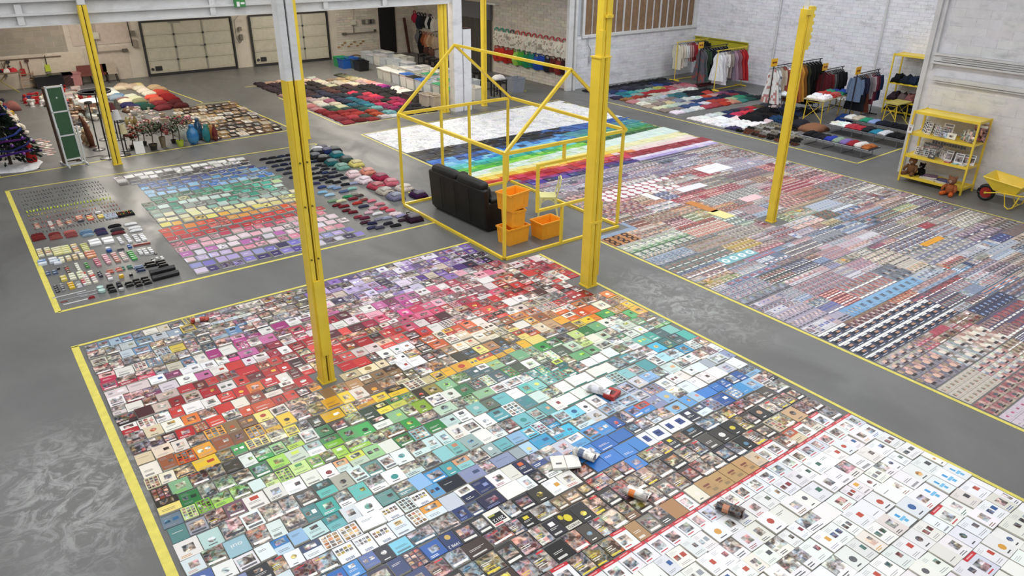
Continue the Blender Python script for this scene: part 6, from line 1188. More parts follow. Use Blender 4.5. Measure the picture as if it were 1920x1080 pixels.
def tub(x, y, rz, w, d, h, mk, lid, fill, label, group='clear boxes in rows', z=0.0):
    g = empty('plastic_box', (x, y, z), label, 'box', group, rz=rz)
    key = (w, d, h, mk)
    if key not in tm: tm[key] = tub_mesh(w, d, h).mesh('box_body', M_tubs[mk])
    inst('box_body', tm[key], (0, 0, 0), 0, g)
    if lid:
        k2 = ('l', w, d, lid)
        if k2 not in tm: tm[k2] = lid_mesh(w, d).mesh('lid', M_lids[lid])
        inst('lid', tm[k2], (0, 0, h+.001), 0, g)
    if fill:
        b = MB(); b.pillow(w*.8, d*.8, h*.6, (0, 0, .012), 4, 4, fill, wr=.1); o = b.build('contents', M_cloth, g)
    return g
ti = 0
for ci, (x, y0, y1) in enumerate(((14.75, 22.6, 28.9), (15.5, 22.7, 29.6), (16.25, 22.7, 33.2), (17.0, 24.1, 33.2))):
    y = y0; k = 0
    while y < y1:
        k += 1; ti += 1; mk = rc.choice(list(M_tubs)); lid = rc.choice((None, None, None, 'E0E0DC', 'C8C8CC', 'E0E0DC'))
        if ci == 0 and k in (1, 2, 3): lid = '3A9A6A'
        if ci == 1 and k in (3, 4, 6): lid = '3A9A6A'
        if ci == 0 and k in (5, 7): lid = '3A6AB8'
        if ci == 0 and k == 6: lid = '2A2A2C'
        d_ = rc.choice((.5, .56, .6))
        if all((x-q.x)**2+(y+d_/2-q.y)**2 > .3 for q in STP):
            tub(x+rc.uniform(-.04, .04), y+d_/2, rc.gauss(0, .03), .42, d_, rc.choice((.36, .42, .45)), mk, lid, jit(hx(rc.choice(('B8B4A8', 'A8A8A4', 'C8C4B8', '8A8A84'))), .1, rc) if rc.random() < .6 else None,
                'clear plastic box%s, %s from the near end, %s row from the jumpers' % ({'3A9A6A': ' with green lid', '3A6AB8': ' with blue lid', '2A2A2C': ' with black lid', None: '', 'E0E0DC': ' with white lid', 'C8C8CC': ' with grey lid'}[lid], ordw(k), ordw(ci+1)))
        y += d_+.07
for px, py, c, t_ in ((640, 124, '2E9A5A', 'green'), (648, 127, '2458A8', 'blue'), (658, 125, '2E64B8', 'blue'), (670, 128, '3A4A4A', 'grey'), (678, 132, '16161A', 'black')):
    f = F(px, py); b = tub_mesh(.5, .6, .42); o = b.build('plastic_box', M_plastic, loc=(f.x, f.y, 0)); o.data.materials[0] = mat('solid_%s' % c, hx(c), .4); tag(o, 'solid %s plastic box at the far end %s' % (t_, 'nearest the garage wall' if px == 640 else 'second from the green one' if px == 648 else 'third from the green one' if px == 658 else 'before the black one' if px == 670 else 'of the coloured ones'), 'box')
for i, (px, py, w) in enumerate(((803, 198, .5), (815, 200, .5))):
    f = F(px, py); b = tub_mesh(.4, .6, .42, .95); o = b.build('cardboard_box', mat('carton_%d' % i, hx('D0C4B4'), .8), loc=(f.x, f.y, 0)); tag(o, 'open cream carton beside the yellow house corner, %s' % ('left one' if i == 0 else 'right one'), 'carton')
f = F(780, 190); b = tub_mesh(.7, .8, .3, .97); o = b.build('cardboard_box', mat('carton_grey', hx('5A5450'), .8), loc=(f.x, f.y, 0)); tag(o, 'dark grey open carton behind the black jumpers', 'carton')
f = F(967, 176); o = tub_mesh(.62, .5, .55, .8).build('plastic_box', mat('grey_bin', hx('8A8E98'), .4), loc=(f.x+.2, f.y+.3, 0)); tag(o, 'grey plastic crate by the bag wall, beside the black stools', 'box')
# stools
def stool(px, py, label, h=.62):
    f = F(px, py); g = empty('bar_stool', (f.x, f.y, 0), label, 'stool', rz=.2); D = (.012, .012, .013)
    b = MB(); b.box((0, 0, h), (.38, .38, .035), D); b.build('seat', M_plastic, g)
    for sx in (-1, 1):
        for sy in (-1, 1): b = MB(); b.box((sx*.16, sy*.16, h/2-.01), (.035, .035, h-.03), D); b.build('leg', M_plastic, g)
    b = MB()
    for s in (-1, 1): b.box((s*.16, 0, .22), (.025, .3, .025), D); b.box((0, s*.16, .22), (.3, .025, .025), D); b.box((s*.16, 0, h-.1), (.025, .3, .04), D); b.box((0, s*.16, h-.1), (.3, .025, .04), D)
    b.build('rail', M_plastic, g); return f
for i, (px, py) in enumerate(((795, 128), (806, 134), (818, 138), (828, 143), (890, 160), (898, 164), (921, 178), (938, 182))):
    stool(px, py, 'black wooden stool, %s from the rear corner' % ordw(i+1))
f = F(935, 178, .64); soft('white_parcel', 935, 178, .5, .34, .18, hx('E4E0DC'), 'white bundle resting on the black stools by the grey crate', 'bundle', z=.64)
bpy.data.objects['white_parcel'].location = (F(938, 182).x-.05, F(938, 182).y+.05, .64)
# ------------------------------------------------------------------ hanging bags on the wall
def hang_bag(x, y, z, w, h, c, sc, prints, label, group, name='tote_bag', fat=.16):
    g = empty(name, (x, y, z), label, 'bag', group)
    b = MB(); n, m = 8, 8; base = len(b.v); ph = rc.uniform(0, 6)
    for j in range(m+1):
        v = j/m
        for i in range(n+1):
            u = 2*i/n-1; ww = w/2*(.8+.25*math.sin(v*2.4)); dp = fat*(1-abs(u)**2.2)*(.3+.9*math.sin(min(1, v*1.05)*2.6)**1)*(1+.2*math.sin(ph+u*6+v*5))
            b.v.append((-max(.01, dp), u*ww, -v*h-(.03*(1-u*u) if v > .9 else 0)+.02*math.sin(ph+u*4)*(v < .1)))
    for j in range(m):
        for i in range(n):
            a0 = j*(n+1)+i; cc = c
            if prints and 0 < i < n-1 and 0 < j < m-1 and rc.random() < .35: cc = mixc(prints[rc.randrange(len(prints))], c, .45)
            b.f.append((a0, a0+n+1, a0+n+2, a0+1)); b.c.append((*jit(cc, .06, rc), 1))
    b.build('body', M_cloth, g, True)
    b = MB()
    for s in (-1, 1): b.tube([(-.03, s*w*.3, -.02), (-.045, s*w*.26, .06), (-.03, s*w*.08, .13), (-.03, -s*w*.0, .13)], [.02, .024, .022, .016], 5, sc)
    b.tube([(0, 0, .13), (-.06, 0, .13)], .008, 5, (.4, .4, .4)); b.build('strap', M_cloth, g)
W1 = hx('E0DAD0')
for i in range(13):
    y = 27.05-i*.37; c2 = ['2A9A84', '2A9A84', '3AA08A', '3A3A34', 'D8502A', 'C83A34', 'C03030', 'C03038', 'C83A4A', 'B83040', 'C03A4A', 'C83A48', 'C0404A'][i]
    hang_bag(19.46, y, 1.76, .46, .56, jit(W1, .05, rc), hx(c2), [hx('3A3432'), hx('8A4A40'), hx('4A4A4C')], 'white printed tote bag with %s straps, %s from the grey curtain, upper row' % (cname(hx(c2)), ordw(i+1)), 'white totes in the upper wall row')
LB = ['B83A2E', 'C0382E', 'A82A28', 'A03028', '9ACA5A', '4A9A3E', '2A8A5A', '2A7A70', '2A50A0', '2A4AA8', '2A2A34', '5A2A2A', '7A3030', '3A1E22']
for i, c in enumerate(LB):
    y = 27.05-i*.345; hang_bag(19.46, y, 1.04+(.05 if i % 2 else 0), .46, .5, jit(hx(c), .08, rc), jit(hx(c), .3, rc), None if i % 3 else [jit(hx(c), .5, rc)], '%s shopping bag, %s from the grey curtain, lower row' % (cname(hx(c)), ordw(i+1)), 'coloured bags in the lower wall row')
for i, (y, z, c, w, h) in enumerate(((34.0, 1.9, 'A82A44', .42, .4), (33.6, 1.85, '2A3040', .5, .6), (33.3, 1.85, '22262E', .44, .5), (33.0, 1.85, '1E1E20', .4, .5), (32.75, 1.85, 'C8C8C8', .3, .5), (32.5, 1.85, '1E1E22', .36, .5), (32.25, 1.8, 'D8D4CC', .4, .55), (31.95, 1.8, 'C8C0B8', .4, .5),
                                    (33.75, 1.05, '6A6A6E', .4, .5), (33.5, 1.0, '1A1A1C', .4, .9), (33.2, 1.0, '8A4A30', .36, .5), (32.95, 1.0, 'B87A5A', .34, .55), (32.7, 1.0, 'C8A88A', .34, .5), (32.45, 1.0, 'A88A6A', .36, .5), (32.2, 1.0, 'C0A890', .4, .55), (31.95, 1.0, 'B8A090', .36, .5), (33.0, .45, '5A3A34', .4, .36), (32.5, .45, '6A4A40', .4, .36))):
    hang_bag(19.46, y, z, w, h, hx(c), jit(hx(c), .4, rc), None, '%s bag hanging in the rear corner, %s from the corner in its %s row' % (cname(hx(c)), ordw(i+1 if i < 8 else i-7 if i < 16 else i-15), 'top' if i < 8 else 'middle' if i < 16 else 'bottom'), 'bags hanging in the rear corner')
# ------------------------------------------------------------------ garment racks
def garment(x, y, z, L, c, rz, label, group, kind='shirt', c2=None, w=.46):
    """hung by the shoulders; thickness along local y"""
    g = empty('garment', (x, y, z), label, 'garment', group, rz=rz); b = MB(); n, m = 10, 12; ph = rc.uniform(0, 6); flare = 1.0 if kind != 'dress' else 1.5
    for side in (1, -1):
        base = len(b.v)
        for j in range(m+1):
            v = j/m
            for i in range(n+1):
                u = 2*i/n-1; ww = w/2*(.55+.45*min(1, v*7)) * (1+(flare-1)*max(0, v-.35)/.65) * (1-.12*math.exp(-((v-.38)/.15)**2) if kind == 'dress' else 1)
                zz = -v*L-.09*abs(u)**1.3*(1-v); th = (.045*(1-u*u)**.5+.006)*(1+.35*math.sin(ph+u*9+v*1.5))
                b.v.append((u*ww, side*th, zz))
        for j in range(m):
            for i in range(n):
                a0 = base+j*(n+1)+i; q = (a0, a0+1, a0+n+2, a0+n+1) if side == -1 else (a0, a0+n+1, a0+n+2, a0+1)
                cc = mixc(c, c2, .75) if (c2 and rc.random() < (.5 if j >= m-3 else .15)) else c
                b.f.append(q); b.c.append((*jit(cc, .05, rc), 1))
    b.build('body', M_cloth, g)
    if kind in ('shirt', 'coat'):
        for s in (-1, 1): b = MB(); b.tube([(s*w*.42, 0, -.08), (s*w*.54, 0, -.3), (s*w*.56, 0, -.55)], [.05, .045, .035], 6, c); b.build('sleeve', M_cloth, g)
    b = MB(); b.tube([(-w*.35, 0, -.05), (0, 0, .02), (w*.35, 0, -.05)], .008, 5, (.1, .1, .1)); b.tube([(0, 0, .02), (0, 0, .07), (.02, 0, .09)], .005, 5, (.3, .3, .3)); b.build('hanger', M_metal, g)
def rack(p0, p1, h, cm, items, label, sign=None, mm=M_ypaint, base_only=False):
    a = F(*p0); c = F(*p1); d = (c-a); L = d.length; ang = math.atan2(d.y, d.x); g = empty('clothes_rack', ((a.x+c.x)/2, (a.y+c.y)/2, 0), label, 'clothes rack', rz=ang)
    for s in (-1, 1):
        b = MB(); b.tube([(s*L/2, 0, .05), (s*L/2, 0, h)], .016, 6, cm); b.build('post', mm, g)
        b = MB(); b.box((s*L/2, 0, .04), (.05, .5, .04), cm); b.build('foot', mm, g)
    b = MB(); b.tube([(-L/2-.1, 0, h), (L/2+.1, 0, h)], .016, 6, cm); b.build('hanging_rail', mm, g)
    b = MB(); b.box((0, 0, .06), (L, .03, .03), cm); b.build('base_rail', mm, g)
    n = len(items); d.normalize()
    for i, it in enumerate(items):
        cc, Lg, kd = it[0], it[1], it[2]; t = -L/2+.06+(L-.12)*i/max(1, n-1); P = (a+c)/2+d*t; P.z = h-.075; cx = jit(hx(cc), .08, rc)
        garment(P.x, P.y, P.z, Lg, cx, ang+PI/2+rc.gauss(0, .08), '%s %s, %s on the %s' % (cname(cx), {'shirt': 'top', 'dress': 'dress', 'coat': 'jacket'}[kd], ordw(i+1), label.split(',')[0].replace('yellow ', '').replace('black ', '')+' from its left end'), 'clothes on the '+label.split(',')[0], kd, hx(it[3]) if len(it) > 3 else None)
    if sign:
        b = MB(); o0 = (-L/2-.05, 0, h+.02); b.box((o0[0], -.03, h+.12), (.34, .012, .24), hx('F0B82A')); b.box((o0[0]-.06, -.04, h+.12), (.09, .006, .05), hx('7A2A1A')); b.box((o0[0]+.07, -.04, h+.12), (.09, .006, .05), hx('7A2A1A')); b.box((o0[0], -.04, h+.12), (.03, .006, .012), hx('7A2A1A'))
        b.build('size_sign', M_plastic, g, rz=-ang-YAW) if False else b.build('size_sign', M_plastic, g)
    return g
YC = hx('D8C834'); DK = hx('2E2E30')
M_dark = mat('black_steel', hx('2A2A2C'), .4, metal=.3)
S, Dr, Ct = 'shirt', 'dress', 'coat'
rack((1264, 152), (1318, 143), 1.55, YC, [('D8D2C0', 1.0, S), ('E0DACA', .95, S), ('E4E2DC', .9, S), ('EAEAEA', .9, S), ('C8A8A0', .7, S), ('B88A8A', .7, S), ('9A3A44', .75, S), ('A82A30', .7, S), ('C8B8B0', .7, S), ('6A6060', .7, S), ('3A3A3C', .7, S), ('262628', .7, S), ('1A1A1C', .7, S), ('202022', .7, S)], 'corner rack, yellow rack under the brown window with pale tops first')
rack((1306, 163), (1354, 153), 1.5, DK, [('5A5A60', 1.2, Dr, '9A4A44'), ('6A6A70', 1.2, Dr, '4A7A6A'), ('3A4A3A', .9, S), ('22262E', 1.1, Dr), ('1E2228', 1.1, Dr), ('2A3040', 1.1, Dr), ('1A1C22', 1.1, Dr), ('303848', 1.0, S), ('181A1E', 1.0, S), ('202226', .9, S)], 'second rack, black rack with dark patterned dresses', sign=1, mm=M_dark)
rack((1338, 171), (1388, 161), 1.52, YC, [('EDEDF0', 1.05, Dr), ('E4E4E8', 1.2, Dr), ('E8E4E2', 1.1, S, '8A8A84'), ('A89A94', 1.0, S), ('8A7A8A', 1.1, Dr), ('B89AA8', 1.1, Dr), ('9A6A7A', 1.1, Dr), ('C03A3A', 1.1, Dr), ('B82E34', 1.2, Dr)], 'third rack, yellow rack led by a white sleeveless dress')
rack((1436, 222), (1522, 203), 1.7, DK, [('E4E2E4', 1.12, Dr, 'A84A44'), ('E0DCDC', 1.1, Dr, '5A6A7A'), ('C8B8A8', 1.2, S), ('A8584A', 1.0, S), ('E6E6EA', 1.0, Dr), ('E0E0E4', 1.0, Dr), ('9A3A2A', 1.2, Dr), ('B8703A', 1.2, Dr), ('C08A3A', 1.2, Dr), ('8A5A2A', 1.1, Dr), ('3A3A2A', 1.2, Dr), ('1A1A1C', 1.4, Ct), ('18181A', 1.4, Ct), ('1E1E20', 1.4, Ct), ('161618', 1.4, Ct)], 'long rack, black rack led by white floral dresses behind column', sign=1, mm=M_dark)
rack((1532, 209), (1566, 200), 1.4, DK, [('5A2028', .8, Ct), ('6A242C', .8, Ct), ('7A2A30', .7, S), ('6A6A6A', .7, S), ('3A3A3E', .7, S), ('1E1E22', .7, Ct), ('2A2A2E', .7, S), ('1A1A1E', .7, Ct), ('202024', .7, Ct), ('18181A', .7, Ct)], 'short rack, black rack with wine red jackets first', sign=1, mm=M_dark)
rack((1590, 226), (1630, 214), 1.5, DK, [('6A7E9A', .8, Ct), ('1E2026', 1.1, Dr), ('2A2E44', .9, Ct), ('22243A', .9, S), ('6A3A2E', 1.2, Dr), ('8A8288', .8, S), ('B8A8A8', .8, S), ('7A3A4A', 1.0, S), ('5A2A3A', .9, S), ('1E2A4A', .9, Ct), ('1A2440', .9, Ct)], 'denim rack, black rack led by a blue denim jacket', sign=1, mm=M_dark)
b = MB(); b.box((26.5, 20.8, 1.15), (.04, 2.75, .8), hx('B8B02E')); b.box((26.46, 20.8, 1.56), (.05, 2.8, .04), hx('A8A028')); tag(b.build('olive_panel', M_paintc), 'olive yellow panel standing against the brick wall behind racks', 'panel')
# clothes laid out on the floor
FC = [('1A1A1E', '1E1E22', '1A1A1C', '18181A', '16161A', '1A1A1C', '141416', '1C1C20', '202024', '1A1A1C', '18181A', '161618'),
 ('4A4A5A', '3A3A4A', '2A2A34', '3A3A44', '2A2E3A', '22242A', '1E2A4A', '2A2A30', '3A3A44', '4A4044', '2A2A2E', '1E1E22'),
 ('6A7AA0', '2A3A6A', '3A5A8A', '26263A', '3A3A4A', '5A5A64', '2A4A8A', '1E2E5A', '6A4A5A', '4A4A54', '3A3A40', '2A2A2E'),
 ('8A94B8', '2A7A8A', '3AA0B0', '7AB8A0', 'A8C8B8', 'B8B85A', 'B84A5A', 'C88A94', 'B85A6A', 'B83A44', 'C84A54', '5A3A44'),
 ('3A2A4A', '2A8A9A', '8AB8A8', 'B82A34', 'A82A30', '9A2A30', 'B8606A', 'D0A0A8', 'C8808A', 'B84A54', '8A3A44', '3A3A40'),
 ('A8784A', 'B84A3A', '8A2A30', 'D8D4CC', 'C8A8A8', 'E0DCD4', 'E4E4E0', 'E8E8E4', 'DCDCD8', 'E0E0E0', '3A3A3E', '22222A'),
 ('C88A8A', 'E4E0D8', 'DCD8D0', 'D8D8D4', '3A7A7A', '3A6A6A', '1A1A1E', '18181C', '16161A', 'E0E0E0', '7A1E2A', 'B82A30'),
 ('E8E6E0', 'C8C0B8', 'A89A94', '8A7A74', '2A5A6A', '1E1E22', '22222A', 'C84A3A', 'B8608A', 'C07A8A', 'A83A3A', 'C03030'),
 ('B8A89A', '9A8A84', 'E0DCAA', '7A8A9A', 'E0E0DC', 'D8D8D8', 'D8502E', 'D89AA0', '9A5A7A', '2A2A4A', '7A2A34', '2A2A2E'),
 ('E8E8B8', 'D0D8C8', 'B8B8B0', 'C8C8C0', '3A4A7A', '2A3A6A', '2A2E54', '22243A', '7A2A3A', '26263A', '2A2A30', 'A8A49A'),
 ('9A8A80', '8A8A84', '3A4A7A', '3A5A8A', 'E4E4EA', 'C84A3A', 'C03A34', 'C8C89A', '3A8A70', '1E4A44', '1A2A2E', 'C0B8AC'),
 ('F0F0F2', 'E8E8EC', 'EEEEF2', 'B84A5A', 'A83A44', 'C8402A', 'D8A080', '3A8A7A', '1E4A44', '1E2226', 'B8B0A4', '8A8278')]
for j, r_ in enumerate(FC):
    y = 21.7-j*.42
    for i, c in enumerate(r_):
        x = 20.0+i*.5+(.1 if j % 2 else 0)-(j*.02); c = mixc(jit(hx(c), .2, rc), (.04, .04, .045), .22)
        if i > 8 and j < 4 or (i > 9 and j > 5): continue
        if 23.9 < x < 26.0 and 18.4 < y < 19.9: continue
        cloth_item('folded_shirt', x, y, .48, .40, rc.uniform(.06, .13), c, '%s folded top, %s from the taped edge, %s row from the window wall' % (cname(c), ordw(i+1), ordw(j+1)), 'folded top', 'folded tops below the window wall', rz=rc.gauss(0, .15))
FC2 = [('ECECEE', 'E8E8EA', 'D8D8DC', 'C8D0C8', '2A3A5A', '3A3A44', '6A3A4A', 'B82A3A', '5A4A3A', '3A3A44', '1A1A2E'),
 ('F0F0F2', 'ECECEE', 'EEEEEE', '2A2A5A', 'C83A5A', 'D83A4A', 'B83A44', '9AC0B8', '3A4A6A', 'C0B0A8', '1E2A44'),
 ('F0F0F2', 'F2F2F4', 'EAEAEC', 'E4C8CC', 'C82A6A', 'B82A5A', 'B82A30', '4A8A8A', '26447A', '22346A', '8AA8B8'),
 ('E8E8EA', 'F0F0F2', 'EEEEF0', 'ECECEC', 'E0C0C4', 'C83A6A', 'B88A3A', '3A7A9A', '1E3A7A', '1E2A54', '202024'),
 ('3A3A5A', 'EEEEEE', 'F2F2F2', 'F0F0F0', 'E4D0D4', 'D08A94', 'C8A83A', 'A88A2A', '26364A', '161618', '18181A')]
for j, r_ in enumerate(FC2):
    for i, c in enumerate(r_):
        x, y = 19.65+i*.42, 16.1-j*.4; c = jit(hx(c), .1, rc); cloth_item('folded_tshirt', x, y, .42, .38, rc.uniform(.05, .1), c, '%s folded t-shirt, %s from the taped edge, %s row of small field' % (cname(c), ordw(i+1), ordw(j+1)), 'folded t-shirt', 'folded t-shirts in the middle field', rz=rc.gauss(0, .15))
# dark trousers heap by the long rack
for k, (px, py, c) in enumerate(((1420, 222, '16161A'), (1432, 216, '1A1A1E'), (1445, 222, '1E1A18'), (1440, 212, '18181C'), (1455, 215, '22262E'), (1408, 226, '16161A'), (1462, 228, '1E3A5A'), (1475, 222, '1A1A1C'))):
    f = F(px, py); cloth_item('dark_trousers', f.x, f.y, .5, .8, .22, jit(hx(c), .1), '%s trousers heaped before the long rack, %s from left' % (cname(hx(c)), ordw(k+1)), 'trousers', 'dark trousers before the long rack', rz=rc.uniform(-.5, .5))
# shoes
shm = {}
def shoe_mesh(c, sole):
    b = MB(); pts = [(-.12, .032, .0), (-.06, .036, 0), (0, .032, 0), (.06, .044, 0), (.11, .036, 0), (.135, .015, 0)]
    hts = [.075, .085, .07, .05, .04, .025]; n = len(pts)
    for (x, w, _), h in zip(pts, hts):
        b.v += [(x, -w, .015), (x, w, .015), (x, w*.7, h), (x, -w*.7, h)]
    for i in range(n-1):
        a = i*4
        for q in ((0, 4, 7, 3), (1, 2, 6, 5), (3, 7, 6, 2)): b.f.append(tuple(a+k for k in q)); b.c.append((*c, 1))
    b.f.append((0, 3, 2, 1)); b.c.append((*c, 1)); a = (n-1)*4; b.f.append((a, a+1, a+2, a+3)); b.c.append((*c, 1))
    b.box((0, 0, .008), (.25, .07, .015), sole); b.box((-.075, 0, .085), (.07, .035, .012), (.02, .02, .02)); return b
SH = [['C8C4C0', 'D8D4D0', '8A8A84', 'B8B0A0', '5A5650', 'E0DCD8'], ['9A9488', '3A3632', 'D0CCC8', '6A6258', '2A2826', 'B8A890'], ['2A2422', 'C8C0B4', '1E1C1C', '8A8A88', '4A3A30', '3A3634'], ['3A2E28', '7A4A34', '1A1A1C', 'A8A098', '5A3A2E', '26221E'], ['5A3426', '6A3A2A', '1E1A18', '7A4A38', '3A241C', '18181A']]
sn = 0
for j in range(11):
    for i in range(13):
        if sn > 296: break
        x = 19.5+j*.29+(.0 if i % 2 else .02); y = 14.15-i*.28-(.1 if j % 2 else 0)
        if x > 20.1 and y < 12.4-(x-20.1)*.0: continue
        if proj(x, y)[0] > 1500 or proj(x, y)[1] > 283: continue
        c = rc.choice(SH[[4, 3, 1, 0, 0, 1, 2, 0, 2, 1, 2][j]]); cc = hx(c) if not (j < 2 and i < 2) else hx('3A3A5A')
        if c not in shm: shm[c] = shoe_mesh(jit(hx(c), .05), mixc(hx(c), (.05, .04, .04), .5)).mesh('shoe', M_plastic)
        for s in (-1, 1):
            o = inst('shoe', shm[c], (x, y+s*.055, .001), rc.gauss(0, .12)); sn += 1
            tag(o, '%s %s shoe, %s pair from tape, %s row from t-shirts' % ('nearer' if s < 0 else 'farther', cname(hx(c)), ordw(j+1), ordw(i+1)), 'shoe', 'pairs of shoes on the floor')
# tables and benches with clothes
def table(p, w, d, h, rz, label, cm, mm, top):
    f = F(*p); g = empty('folding_table', (f.x, f.y, 0), label, 'table', rz=rz)
    b = MB(); b.box((0, 0, h), (w, d, .03), top); b.build('tabletop', M_wood, g)
    for s in (-1, 1):
        for t in (-1, 1): b = MB(); b.tube([(s*(w/2-.1), t*(d/2-.04), 0), (s*(w/2-.1), t*(d/2-.08), h-.02)], .016, 6, cm); b.build('leg', mm, g)
        b = MB(); b.tube([(s*(w/2-.1), -d/2+.05, .1), (s*(w/2-.1), d/2-.08, h-.1)], .01, 5, cm); b.tube([(s*(w/2-.1), d/2-.05, .1), (s*(w/2-.1), -d/2+.08, h-.1)], .01, 5, cm); b.box((s*(w/2-.1), 0, h-.08), (.02, d-.1, .02), cm); b.build('brace', mm, g)
    return g
def pile(g_loc, rz, w, d, h, nx, ny, cols, what, where, grp, t=.07, name='folded_cloth'):
    k = 0
    for i in range(nx):
        for j in range(ny):
            c = hx(cols[k % len(cols)]); k += 1; X = (i-(nx-1)/2)*w/nx; Y = (j-(ny-1)/2)*d/ny
            x = g_loc[0]+X*math.cos(rz)-Y*math.sin(rz); y = g_loc[1]+X*math.sin(rz)+Y*math.cos(rz)
            c = jit(c, .08, rc); cloth_item(name, x, y, w/nx*.98, d/ny*.98, t*rc.uniform(.8, 1.3), c, '%s %s, %s from left on the %s' % (cname(c), what, ordw(i+1) if ny == 1 else ordw(i+1)+(' at the front' if j == 0 else ' at the back'), where), what, grp, rz=rz+rc.gauss(0, .05), z=h)
f = F(1545, 222); table((1545, 222), 2.0, .7, .74, .12, 'long yellow-legged table piled with folded tops beside denim rack', YC, M_ypaint, hx('C8B890'))
pile((f.x, f.y), .12, 1.9, .64, .756, 6, 2, ['EEEEEE', 'ECECEC', 'F0F0F0', 'E8E8EA', 'B83A3A', 'B84A4A', 'C05A5A', 'B83030', '2A7A5A', '3A8A6A', '2A4A9A', '2A3A8A'], 'folded top', 'yellow-legged table', 'folded tops on the yellow table', .12)
f = F(1592, 215); table((1592, 214), .9, .6, .72, .12, 'small yellow-legged table beside the denim jacket rack', YC, M_ypaint, hx('C8B890'))
pile((F(1592, 214).x, F(1592, 214).y), .12, .8, .54, .736, 2, 2, ['2A4A9A', '3A8A6A', '2A3A8A', '26447A'], 'folded shirt', 'small yellow table', 'folded shirts on the small table', .1)
f = F(1455, 216); table((1462, 218), .9, .55, .74, .2, 'black-legged table under white folded tops near long rack', DK, M_dark, hx('3A3632'))
pile((F(1462, 218).x, F(1462, 218).y), .2, .8, .5, .756, 2, 2, ['ECECEE', 'F0F0F0', 'E8E8EA', 'C8C8CA'], 'folded white top', 'black-legged table', 'white tops on the black table', .12)
table((1676, 226), .9, .5, .6, .0, 'small yellow trestle in front of the far yellow shelf', YC, M_ypaint, hx('C8B860'))
def bench(p, L, label, cols, rz):
    f = F(*p); g = empty('camp_bed', (f.x, f.y, 0), label, 'camp bed', rz=rz); h = .24
    b = MB(); b.box((0, 0, h), (L, .62, .02), hx('3A3A40')); b.build('canvas', M_cloth, g)
    b = MB()
    for t in (-1, 1): b.tube([(-L/2, t*.32, h), (L/2, t*.32, h)], .014, 6, hx('8A8A90'))
    b.build('side_rail', M_metal, g)
    for k in range(4):
        x = -L/2+.2+k*(L-.4)/3; b = MB(); b.tube([(x, -.31, h), (x, -.3, .012), (x, .3, .012), (x, .31, h)], .01, 6, hx('8A8A90')); b.build('leg', M_metal, g)
    pile((f.x, f.y), rz, L*.95, .54, h+.012, len(cols), 1, cols, 'folded garment', label.split(',')[0], 'clothes on the '+label.split(',')[0], .10)
bench((1570, 280), 2.15, 'nearest camp bed, grey, carrying blue and patterned clothes', ['16161A', '1A1A1E', '1E1E24', '2A3A9A', '8A9A8A', '7A6AA8', '9A2A34', 'E0DCD4', 'C0703A'], -PI/2)
bench((1626, 260), 2.5, 'middle camp bed, grey, carrying white, red and teal clothes', ['ECECEC', 'F0F0F0', 'B03A44', 'A83038', '26262A', '2A7A94', 'D8D8D8', '18181A', '1A1A1C'], -PI/2)
bench((1652, 247), 2.5, 'farthest camp bed, grey, carrying white, green and black clothes', ['E4E4E4', 'C8B8A8', '2A8A6A', '8AA0D0', '1E2434', '1A1A20', '16161A', '18181C', '1A1A1E'], -PI/2)
f = F(1525, 244); soft('brown_bag', 1525, 244, .9, .7, .2, hx('8A6048'), 'large brown leather bag lying beside the shoes', 'bag'); soft('dark_bag', 1500, 236, .7, .5, .2, hx('26262E'), 'dark grey bag slumped between the shoes and the brown bag', 'bag')
soft('blue_bundle', 1582, 228, .6, .4, .25, hx('1E3A7A'), 'dark blue bundle under the denim rack', 'bundle')
# far shelf contents
for z, cols, hh, wd_ in ((.465, ['3A2A30', '6A5A58', '8A5A5A', '7A3A44', 'A83A34', 'C8602A', '8A3A4A', 'B8B0A8'], .3, 'second'), (1.055, ['16181E', '1E2430', '1E2A3E', '2E5A6A', '1E4A44', '2A4A3E', '1A1A1E', '26322E'], .3, 'third'), (.135, ['1A1A1C', '22222A', '1E1E24', '26262E', '1E2234', '2A344E'], .22, 'lowest')):
    n_ = len(cols)
    for i, c in enumerate(cols):
        c = jit(hx(c), .08, rc); y = 12.85-i*(2.35/n_); cloth_item('folded_coat', 26.1, y, .52, 2.3/n_, hh, c, '%s folded coat, %s from left, %s board of the far shelf' % (cname(c), ordw(i+1), wd_), 'coat', 'coats on the far yellow shelf', z=z, rz=rc.gauss(0, .1))
# ------------------------------------------------------------------ far left: decoration field
rd = random.Random(55)
def thing_at(name, px, py, b, m, label, cat, group=None, rz=0, smooth=False):
    f = F(px, py); o = b.build(name, m, loc=(f.x, f.y, .001), rz=rz, smooth=smooth); return tag(o, label, cat, group)
# cushions
CU = [(230, 163, 'C8B49A'), (240, 166, 'CDB8A0'), (250, 164, 'BDA88E'), (225, 168, 'D8C8B0'), (262, 168, 'E0D8C0'), (270, 173, 'E4DCC8'), (280, 178, 'E0D8C8'), (258, 163, 'D8C890'), (290, 166, 'C8B08A'), (300, 170, 'B89A7A'), (298, 175, 'B84A3A'), (307, 178, 'A83A34'), (315, 183, '8A1E22'), (322, 188, '7A1A1E'), (330, 195, '4A1A1C'), (340, 201, '4A1C1E'),
      (205, 172, 'D8D4CC'), (212, 178, 'E0DCD4'), (222, 183, '6A88A8'), (218, 186, '8A9AA8'), (232, 190, '8A6A64'), (236, 193, 'D8CDB8'), (246, 184, 'C8CCB8'), (255, 188, 'C8C8A8'), (262, 192, '8A8A6A'), (285, 185, 'D85A4A'), (294, 190, 'B8604A'), (300, 196, '7A2A30'), (240, 200, '26244A'), (250, 204, '2E2A54'), (266, 200, '1E4A40'), (278, 204, '1E4034'), (312, 203, '5A1E24'), (246, 209, '5A4838'), (305, 205, '6A2A30')]
